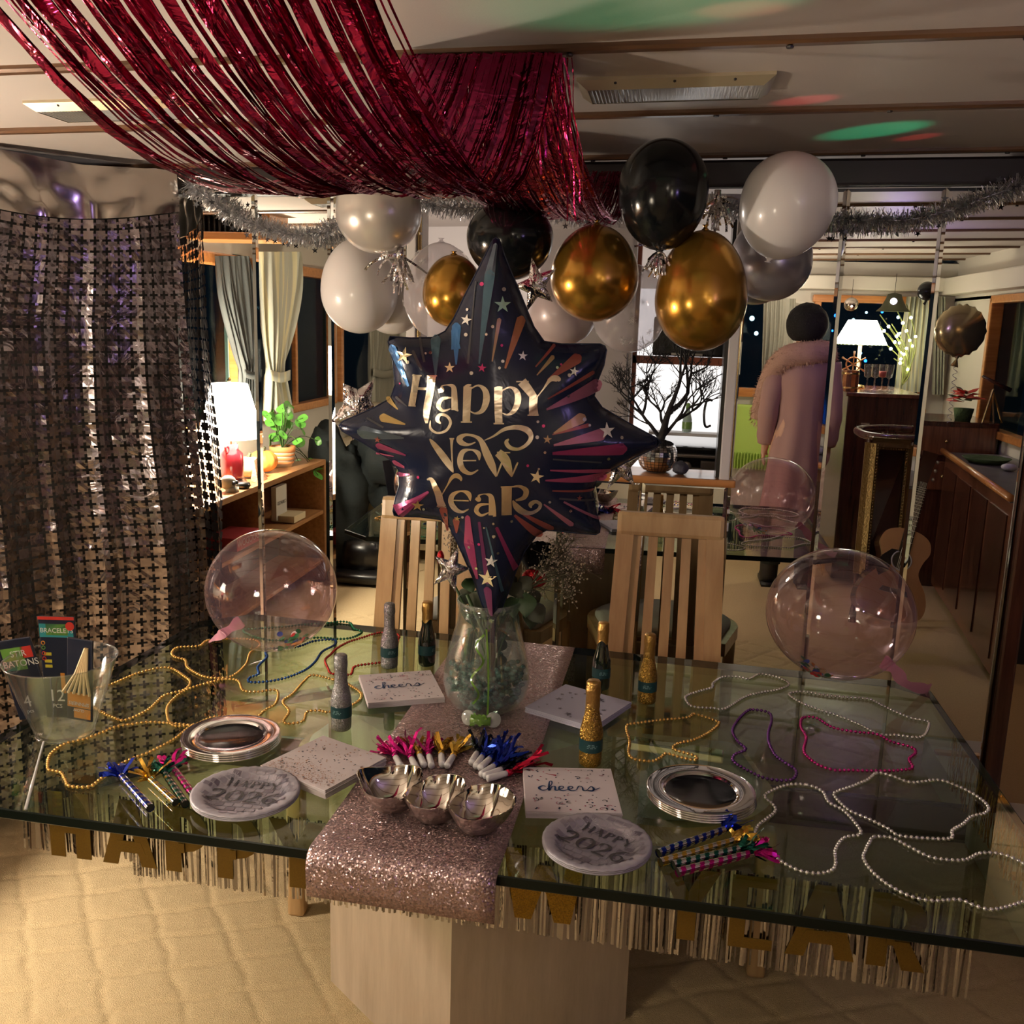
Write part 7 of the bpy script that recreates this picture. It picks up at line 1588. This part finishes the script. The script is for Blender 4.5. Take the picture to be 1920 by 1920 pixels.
    for s_ in ((375, 668, 38, 'sgold', .2), (643, 515, 26, 'silver', .2), (800, 450, 38, 'green', 0), (574, 718, 24, 'sgold', 0), (712, 718, 20, 'hotpink', .1), (886, 668, 22, 'silver', .1), (1105, 735, 22, 'silver', .2), (1248, 990, 36, 'silver', 0), (988, 1020, 20, 'tan', .1), (943, 1178, 32, 'sgold', .2), (435, 1312, 28, 'ochre', .1), (605, 1368, 14, 'ochre', .1), (750, 1545, 30, 'silver', .1), (735, 1625, 42, 'sgold', 0), (262, 1030, 16, 'rust', .1), (1130, 1280, 14, 'rust', .1)): printed_star(*s_)
    b = MB(); b2 = MB()
    for k, (x, y, r_) in enumerate(((710, 360, 9), (806, 383, 9), (647, 470, 6), (642, 578, 8), (757, 543, 7), (730, 576, 6), (796, 623, 6), (800, 690, 7), (667, 740, 8), (470, 658, 5), (490, 655, 7), (392, 696, 8), (355, 790, 4), (786, 718, 6), (1033, 718, 6), (1084, 750, 8), (1150, 940, 9), (948, 945, 6), (972, 963, 7), (945, 1010, 8), (1172, 965, 6), (1312, 1020, 7), (1255, 1112, 7), (978, 1075, 6), (905, 1130, 6), (952, 1145, 5), (1000, 1290, 6), (1090, 1330, 6), (838, 1372, 6), (762, 1435, 8), (698, 1475, 6), (760, 1380, 5), (686, 1588, 6), (780, 1510, 6), (628, 1360, 6), (655, 1495, 6), (438, 1188, 6), (460, 1330, 6), (720, 1400, 4), (753, 1833, 14), (550, 1440, 5), (1080, 840, 6), (1050, 705, 5))):
        q = 12; tgt = b if k % 6 else b2; tgt.add([S3(*L2(600+.4273*(x+r_*cos(2*pi*i/q)), 380+.427*(y+r_*sin(2*pi*i/q))), OFF) for i in range(q)], [tuple(range(q))])
    b.build('printed_dots', 'dot_foil', t); b2.build('printed_pink_dots', 'print_hotpink', t)
star_balloon()
def small_star(cx, cy, R, y, rot, mat, label, sq=1.0, skew=0, deep=.42):
    P = ony(cx, cy, y); s = pxsize(P, 1); nrm = Vector((-P.x, -P.y, 0)).normalized(); side = Vector((-nrm.y, nrm.x, 0)); side = side if side.x > 0 else -side
    poly = []
    for k in range(10): rr = (R if k % 2 == 0 else R*deep)*s; a = rot+pi*k/5; poly.append((rr*sin(a)*sq+skew*rr*cos(a), rr*cos(a)))
    v, f, hs, *_ = inflate(poly, R*s*.30, R*s*.25, R*s*.10)
    from mathutils import noise
    t = thing('small_foil_star', P, label, 'balloon'); b = MB()
    for sg in (1, -1): b.add([P+side*p.x+Vector((0, 0, p.y))+nrm*sg*(h*(1+.35*noise.noise(Vector((p.x*60, p.y*60, sg))))) for p, h in zip(v, hs)], [tuple(q) if sg > 0 else tuple(reversed(q)) for q in f])
    b.build('envelope', mat, t, True)
    b = MB(); b.tube([P+side*x+Vector((0, 0, y_)) for x, y_ in poly], .001, 5, closed=True); b.build('seam', mat, t)
small_star(1005, 535, 52, 2.05, -.35, 'silver_foil', 'small silver foil star beside the top spike of the big star', .8, .1)
small_star(668, 765, 62, 2.12, .5, 'silver_foil', 'silver foil star behind the left point of the big star', .75, .2, .55)
small_star(845, 1068, 46, 1.93, .25, 'silver_foil', 'small silver foil star left of the big star tip', .8, .1)
small_star(1165, 872, 52, 2.12, 1.1, 'silver_foil', 'silver foil star peeking out under the right point of the big star', .8, .1)

# ============================================================ GARLAND, CURTAINS, SWAG
def garland():
    t = thing('tinsel_garland', (-.3, 2.93, 1.95), 'silver tinsel garland with little stars swagged across the mirror', 'garland'); r = random.Random(9)
    segs = [[(352, 345), (385, 368), (430, 400), (490, 425), (560, 440), (620, 428), (680, 400)], [(770, 372), (820, 385), (880, 392), (950, 385), (1050, 400), (1130, 412), (1200, 380)], [(1330, 382), (1420, 400), (1500, 410), (1580, 412), (1700, 412), (1800, 388), (1870, 362), (1930, 345)]]
    b = MB(); st = MB(); core = MB()
    for sg in segs:
        P = catmull([ony(u, v, 2.94) for u, v in sg], 14); core.tube(P, .003, 6)
        for a, c in zip(P[:-1], P[1:]):
            L = (c-a).length
            for k in range(int(L*5200)):
                p = a.lerp(c, r.random()); d = Vector((r.gauss(0, 1), r.gauss(0, 1), r.gauss(0, 1)-.15)).normalized(); d = (d-(c-a).normalized()*d.dot((c-a).normalized())*.5).normalized(); l_ = r.uniform(.022, .040); w_ = r.choice((.0011, .0014, .0030)); s_ = d.orthogonal().normalized(); s_ = (Matrix.Rotation(r.uniform(0, pi), 3, d) @ s_)*w_/2
                q = p+d*l_; q.y = min(q.y, MY-.004); m2 = p+d*l_*.55+s_.orthogonal()*.002
                b.add([p-s_, p+s_, m2+s_, m2-s_, q+s_*.8, q-s_*.8], [(0, 1, 2, 3), (3, 2, 4, 5)])
            if r.random() < .22:
                p = a+Vector((r.gauss(0, .008), -.035+r.gauss(0, .005), r.choice((-.035, .034, 0)))); x = Vector((1, r.gauss(0, .4), r.gauss(0, .3))).normalized(); z = x.cross(Vector((0, 1, 0))).normalized(); R = .011
                st.add([p]+[p+(x*sin(pi*k/5)+z*cos(pi*k/5))*(R if k % 2 == 0 else R*.4) for k in range(10)], [(0, 1+k, 1+(k+1) % 10) for k in range(10)])
    o = b.build('tinsel', 'tinsel_foil', t); o['kind'] = 'stuff'; st.build('stars', 'print_grey', t); core.build('cord', 'tinsel_foil', t, True)
garland()
def shimmer_curtain():
    P0 = ony(345, 700, 2.95); ang = radians(38); dr = Vector((-sin(ang), -cos(ang), 0)); nr = Vector((cos(ang), -sin(ang), 0))
    # dr goes from the mirror end towards the front left
    t = thing('shimmer_curtain', (P0.x, P0.y, 2.0), 'silver foil curtain with cross-shaped cut-outs at the far left', 'curtain')
    cell = .0365; nc = 24; zt = 1.905; nrw = 50; g = .21; cl = .5; r = random.Random(31); b = MB()
    from mathutils import noise
    def pt(a, z):   # a: distance along dr in metres, z: height
        f = min(1, (zt-z)/1.2); k = a/(cell*4); sw = abs((k % 1)-.5)*2
        top = max(0, 1-(zt-z)/.35)
        d = .020*sin(a*11+.5)*(.4+f)+(.007+.010*f)*(sw**3)+.016*noise.noise(Vector((a*3, z*1.4, 0)))*(1+f)
        a2 = a*(1-.10*top)+.010*noise.noise(Vector((a*5, z*2, 7)))-.045*f*(1 if a < .5 else .6)*(1-a/1.0)
        zz = z-.050*top*sin(pi*min(1, a/.85))*1.0
        return P0+dr*a2+nr*d+Vector((0, 0, zz-P0.z))
    for j in range(nrw):
        for i in range(nc):
            a0 = i*cell; z0 = zt-(j+1)*cell; e = cell*g/2; tl = r.gauss(0, .0008); tl2 = r.gauss(0, .0008)
            xs = [a0+e, a0+cell/2, a0+cell-e]; zs = [z0+e, z0+cell/2, z0+cell-e]
            vs = []
            for q, z in enumerate(zs):
                for p_, a in enumerate(xs):
                    w_ = pt(a, z)+nr*(tl*(p_-1)+tl2*(q-1)+(r.gauss(0, .0010) if p_ == 1 and q == 1 else r.gauss(0, .0002))); vs.append(w_)
            b.add(vs, [(0, 1, 4, 3), (1, 2, 5, 4), (3, 4, 7, 6), (4, 5, 8, 7)])
            # bridges in the middle of each side
            h = cell*.12; b.add([pt(a0+cell-e, z0+cell/2-h), pt(a0+cell+e, z0+cell/2-h), pt(a0+cell+e, z0+cell/2+h), pt(a0+cell-e, z0+cell/2+h)], [(0, 1, 2, 3)])
            b.add([pt(a0+cell/2-h, z0-e), pt(a0+cell/2+h, z0-e), pt(a0+cell/2+h, z0+e), pt(a0+cell/2-h, z0+e)], [(0, 1, 2, 3)])
    b.build('perforated_sheet', 'sheet_foil', t)
    # solid top band up to the ceiling
    b = MB(); n = 60; m_ = 8
    for j in range(m_+1):
        for i in range(n+1):
            a = nc*cell*i/n; z1 = pt(a, zt); top = P0+dr*a*.93+Vector((0, 0, ceil_z(P0.x)-.02-.055*(1-abs(2*((a/.62) % 1)-1))*.35-P0.z)); f = j/m_
            p = z1.lerp(top, f)+nr*(.007*sin(f*pi)*noise.noise(Vector((a*8, f*2, 3)))*2); b.v.append(tuple(p))
    for j in range(m_):
        for i in range(n): a = j*(n+1)+i; b.f.append((a, a+1, a+n+2, a+n+1)); b.mi.append(0)
    b.build('top_band', 'smooth_foil', t, True)
    # near-black board standing in for the unlit window behind the sheet
    b = MB(); q0 = P0-nr*.10+dr*(-.06); q1 = P0-nr*.10+dr*1.1; b.add([(q0.x, q0.y, 0), (q1.x, q1.y, 0), (q1.x, q1.y, 2.0), (q0.x, q0.y, 2.0)], [(0, 1, 2, 3)]); tag(b.build('wall_dark_backing', 'night_wall', solid=.01), 'dark board standing in for the unlit window behind the foil curtain', kind=S)
shimmer_curtain()
def swag():
    t = thing('magenta_fringe_curtain', (-.4, 1.8, 2.06), 'magenta metallic fringe curtain swagged in two loops under the ceiling', 'fringe curtain'); r = random.Random(17)
    nS = 112; A = MB(); Bm = MB(); C = MB()
    def strand(mb, p0, p1, sag, w_, seed, n=16, skew=.5, wob=.004):
        rr = random.Random(seed); ph = rr.uniform(0, 6); pts = []
        for i in range(n+1):
            f = i/n; s_ = 4*f*(1-f) if skew == .5 else (f/skew*(2-f/skew) if f < skew else (1-f)/(1-skew)*(2-(1-f)/(1-skew)))
            p = Vector(p0).lerp(Vector(p1), f); p.z -= sag*s_; p.x += wob*sin(f*9+ph); p.z += wob*.6*sin(f*13+ph*2); pts.append(p)
        mb.ribbon(pts, w_, lambda i: (.25*sin(i*.8+ph), .5 if i < n/2 else -.5, 1), twist=rr.uniform(-.9, .9))
    for i in range(nS):
        f = i/(nS-1); c = rnd.random()
        # loop 1: from above the frame (near ceiling hook line) to the batten at y=1.82
        g_ = (i//5)*5/(nS-1); ff = f*.35+g_*.65       # strands hang together in bunches
        p0 = (-.63+.25*ff+r.gauss(0, .004), .60+.53*ff, 2.04); p1 = (-.50+.27*f+r.gauss(0, .004), 1.80, 2.062)
        strand(A, p0, p1, .298-.048*ff+r.gauss(0, .004), r.choice((.003, .004, .006, .011)), i, skew=.48+.24*ff)
        # loop 2: from that batten to the header over the mirror
        p2 = (-.42+.28*f+r.gauss(0, .004), 2.93, 2.03)
        strand(Bm, p1, p2, .185+.01*sin(f*3)+r.gauss(0, .006), r.choice((.0035, .005, .008)), 500+i, skew=.36+.28*f, n=14)
        if i % 3 == 0: strand(Bm, (p1[0]+.0, 1.82, 2.06), (p2[0]-.03, 2.93, 2.02), .16+r.gauss(0, .012), .004, 900+i, skew=.55, n=14)
    A.build('front_loop', 'magenta_foil', t); Bm.build('rear_loop', 'magenta_foil', t)
    # folded header strip pinned to the batten and loose strands
    b = MB(); b.box((-.365, 1.803, 2.045), (.29, .004, .035)); b.build('header_strip', 'magenta_foil', t)
    b = MB()
    for i in range(60): x = -.50+.27*i/59; b.ribbon([(x+.003*sin(k*1.7+i), 1.806+.004*k+r.gauss(0, .002), 2.06-.028*k) for k in range(int(3+r.random()*6))], .0045, (sin(i), 1, 0), twist=r.uniform(-1, 1))
    for i in range(12): x = -.235+r.uniform(-.01, .03); b.ribbon([(x+.004*sin(k*1.3+i)+.004*k, 1.82+.01*k, 2.06-.03*k) for k in range(int(5+r.random()*6))], .003, (sin(i), 1, 0), twist=r.uniform(-1, 1))
    b.build('loose_strands', 'magenta_foil', t)
swag()
# ============================================================ CEILING LIGHT FIXTURES
def fixture(c, w_, d_, label, rz=0):
    t = thing('ceiling_light', (c[0], c[1], ceil_z(c[0])), label, 'light fixture', 'unlit ceiling light fixtures'); z = ceil_z(c[0]); x, y = c
    b = MB(); o = [(-w_/2, -d_/2), (w_/2, -d_/2), (w_/2, d_/2), (-w_/2, d_/2)]; i_ = [(-w_/2+.022, -d_/2+.016), (w_/2-.022, -d_/2+.016), (w_/2-.022, d_/2-.016), (-w_/2+.022, d_/2-.016)]
    tz = lambda px: .022*px
    vs = [(x+a, y+q, z+tz(a)+.001) for a, q in o]+[(x+a, y+q, z+tz(a)-.006) for a, q in o]+[(x+a, y+q, z+tz(a)-.022) for a, q in i_]
    b.add(vs, [(0, 1, 5, 4), (1, 2, 6, 5), (2, 3, 7, 6), (3, 0, 4, 7), (4, 5, 9, 8), (5, 6, 10, 9), (6, 7, 11, 10), (7, 4, 8, 11)]); b.build('frame', 'fixture', t)
    b = MB(); b.add([(p[0], p[1], p[2]+.0015) for p in vs[8:]], [(0, 3, 2, 1)])
    n = int((w_-.05)/.006)
    b.build('diffuser', 'diffuser', t)
    b = MB()
    for k in range(14): a = -w_/2+.03+k*.0075; b.tube([(x+a, y-d_/2+.02, z+tz(a)-.0215), (x+a, y+d_/2-.02, z+tz(a)-.0215)], .0013, 4)
    b.build('lens_ribs', 'diffuser', t)
    b = MB()
    for a in (-w_*.3, 0, w_*.3): b.ball((x+a, y-d_/2+.007, z+tz(a)-.010), .004, 8)
    b.build('screw', 'header', t)
fixture((-.025, 2.125), .39, .155, 'unlit rectangular ceiling light to the right of the magenta fringe'); fixture((-1.265, 2.165), .42, .15, 'unlit rectangular ceiling light at the left, behind the magenta strands')
# ============================================================ ON THE HATCH SILL
def sill():
    z0 = 1.138; y0 = MY+.07
    P = ony(1231, 880, y0); t = thing('mosaic_bowl', (P.x, y0, z0), 'mirror-tiled globe planter on the hatch sill', 'planter'); R = pxsize(P, 37)
    prof = [(.55*R, 0)]+[(R*cos(a), .52*R+R*.95*sin(a)*.62) for a in [radians(-60+15*k) for k in range(9)]]+[(.55*R, 1.12*R)]
    prof = [(.5*R, 0), (.66*R, .06*R), (.86*R, .28*R), (.98*R, .58*R), (1.0*R, .82*R), (.97*R, 1.05*R), (.88*R, 1.28*R), (.78*R, 1.38*R)]
    b = MB(); b.lathe([(0, .002), (.5*R, .002)]+[(r*.97, z) for r, z in prof], (P.x, y0, z0), 36); b.build('shell', 'header', t, True)
    b = MB(); n = 30; r = random.Random(2)
    for (r0, za), (r1, zb) in zip(prof[1:-1], prof[2:]):
        k2 = 1 if zb-za < .2*R else 2
        for s_ in range(k2):
            ra = r0+(r1-r0)*s_/k2; rb = r0+(r1-r0)*(s_+1)/k2; z1 = za+(zb-za)*s_/k2; z2 = za+(zb-za)*(s_+1)/k2
            for q in range(n):
                a0 = 2*pi*(q+.06)/n; a1 = 2*pi*(q+.94)/n; j = r.uniform(.995, 1.012)
                b.add([(P.x+ra*j*cos(a0), y0+ra*j*sin(a0), z0+z1+.0006), (P.x+ra*j*cos(a1), y0+ra*j*sin(a1), z0+z1+.0006), (P.x+rb*j*cos(a1), y0+rb*j*sin(a1), z0+z2-.0006), (P.x+rb*j*cos(a0), y0+rb*j*sin(a0), z0+z2-.0006)], [(0, 1, 2, 3)])
    o = b.build('mirror_tiles', 'chrome', t); o['kind'] = 'stuff'
    b = MB(); b.ball((P.x, y0, z0+1.30*R), .8*R, 20, sc=(1, 1, .35)); 
    for i in range(300): a = r.uniform(0, 2*pi); q = .78*R*sqrt(r.random()); b.ball((P.x+q*cos(a), y0+q*sin(a), z0+1.30*R+.27*R*sqrt(max(0, 1-(q/.8/R)**2))), .0035, 4, rings=3)
    b.build('moss', 'branch', t)
    # bare black branching tree
    t2 = thing('bare_branch_tree', (P.x, y0, z0+1.4*R), 'bare black branching tree standing in the mirror-tiled planter', 'branches'); b = MB(); r = random.Random(23)
    def grow(p, d, L, rad, dep):
        pts = [p.copy()]; rs = [rad]; n_ = 4
        for k in range(n_): d = (d+Vector((r.gauss(0, .13), r.gauss(0, .10), r.gauss(0, .08)+.03))).normalized(); p = p+d*L/n_; p.y = min(max(p.y, y0-.05), y0+.10); pts.append(p.copy()); rs.append(rad*(1-.35*(k+1)/n_))
        b.tube(pts, rs, 7 if dep < 3 else 4, cap=dep > 4)
        if dep >= 7 or rad < .0007: return
        for q in range(2 if r.random() < .5 else 3):
            nd = (d+Vector((r.gauss(0, .62), r.gauss(0, .28), r.gauss(.10, .22)))).normalized(); grow(p, nd, L*r.uniform(.62, .88), rad*.68*r.uniform(.85, 1.1), dep+1)
        if r.random() < .6: grow(pts[2], (d+Vector((r.choice((-1, 1))*.9, 0, .1))).normalized(), L*.5, rad*.4, dep+2)
    base = Vector((P.x+.004, y0, z0+1.42*R)); grow(base, Vector((.0, 0, 1)), .105, .014, 0); grow(base+Vector((.002, 0, .01)), Vector((.65, 0, .75)).normalized(), .08, .007, 1); grow(base+Vector((-.002, 0, .02)), Vector((-.45, 0, .9)).normalized(), .09, .007, 1)
    b.build('branches', 'branch', t2, True)
    Q = ony(1275, 887, MY+.03); b = MB(); b.ball((Q.x, MY+.03, z0+.020), .0235, 20, sc=(1.1, 1, .92), rings=14)
    from mathutils import noise
    b.v = [tuple(Vector(p)+(Vector(p)-Vector((Q.x, MY+.03, z0+.02))).normalized()*.006*noise.noise(Vector(p)*55)) for p in b.v]; tag(b.build('geode_rock', 'rock', None, True), 'small grey rough rock on the hatch sill', 'rock')
sill()

for o in bpy.data.objects:
    if o.parent is not None and o.type == 'MESH' and o.name.split('.')[0] in ('printed_dots', 'printed_tiles', 'printed_dark_tiles', 'printed_sparkles', 'printed_stars', 'printed_streamers', 'printed_glitter', 'label_lettering', 'printed_pink_dots', 'blossoms', 'strings', 'frets', 'strands', 'stars', 'moss', 'front_loop', 'rear_loop', 'loose_strands', 'strips', 'beading', 'foil_fringe', 'lens_ribs', 'perforated_sheet', 'bulbs', 'twigs', 'piano_hinge', 'screw', 'eye_socket', 'grille', 'steel_trim', 'stems'): o['kind'] = 'stuff'
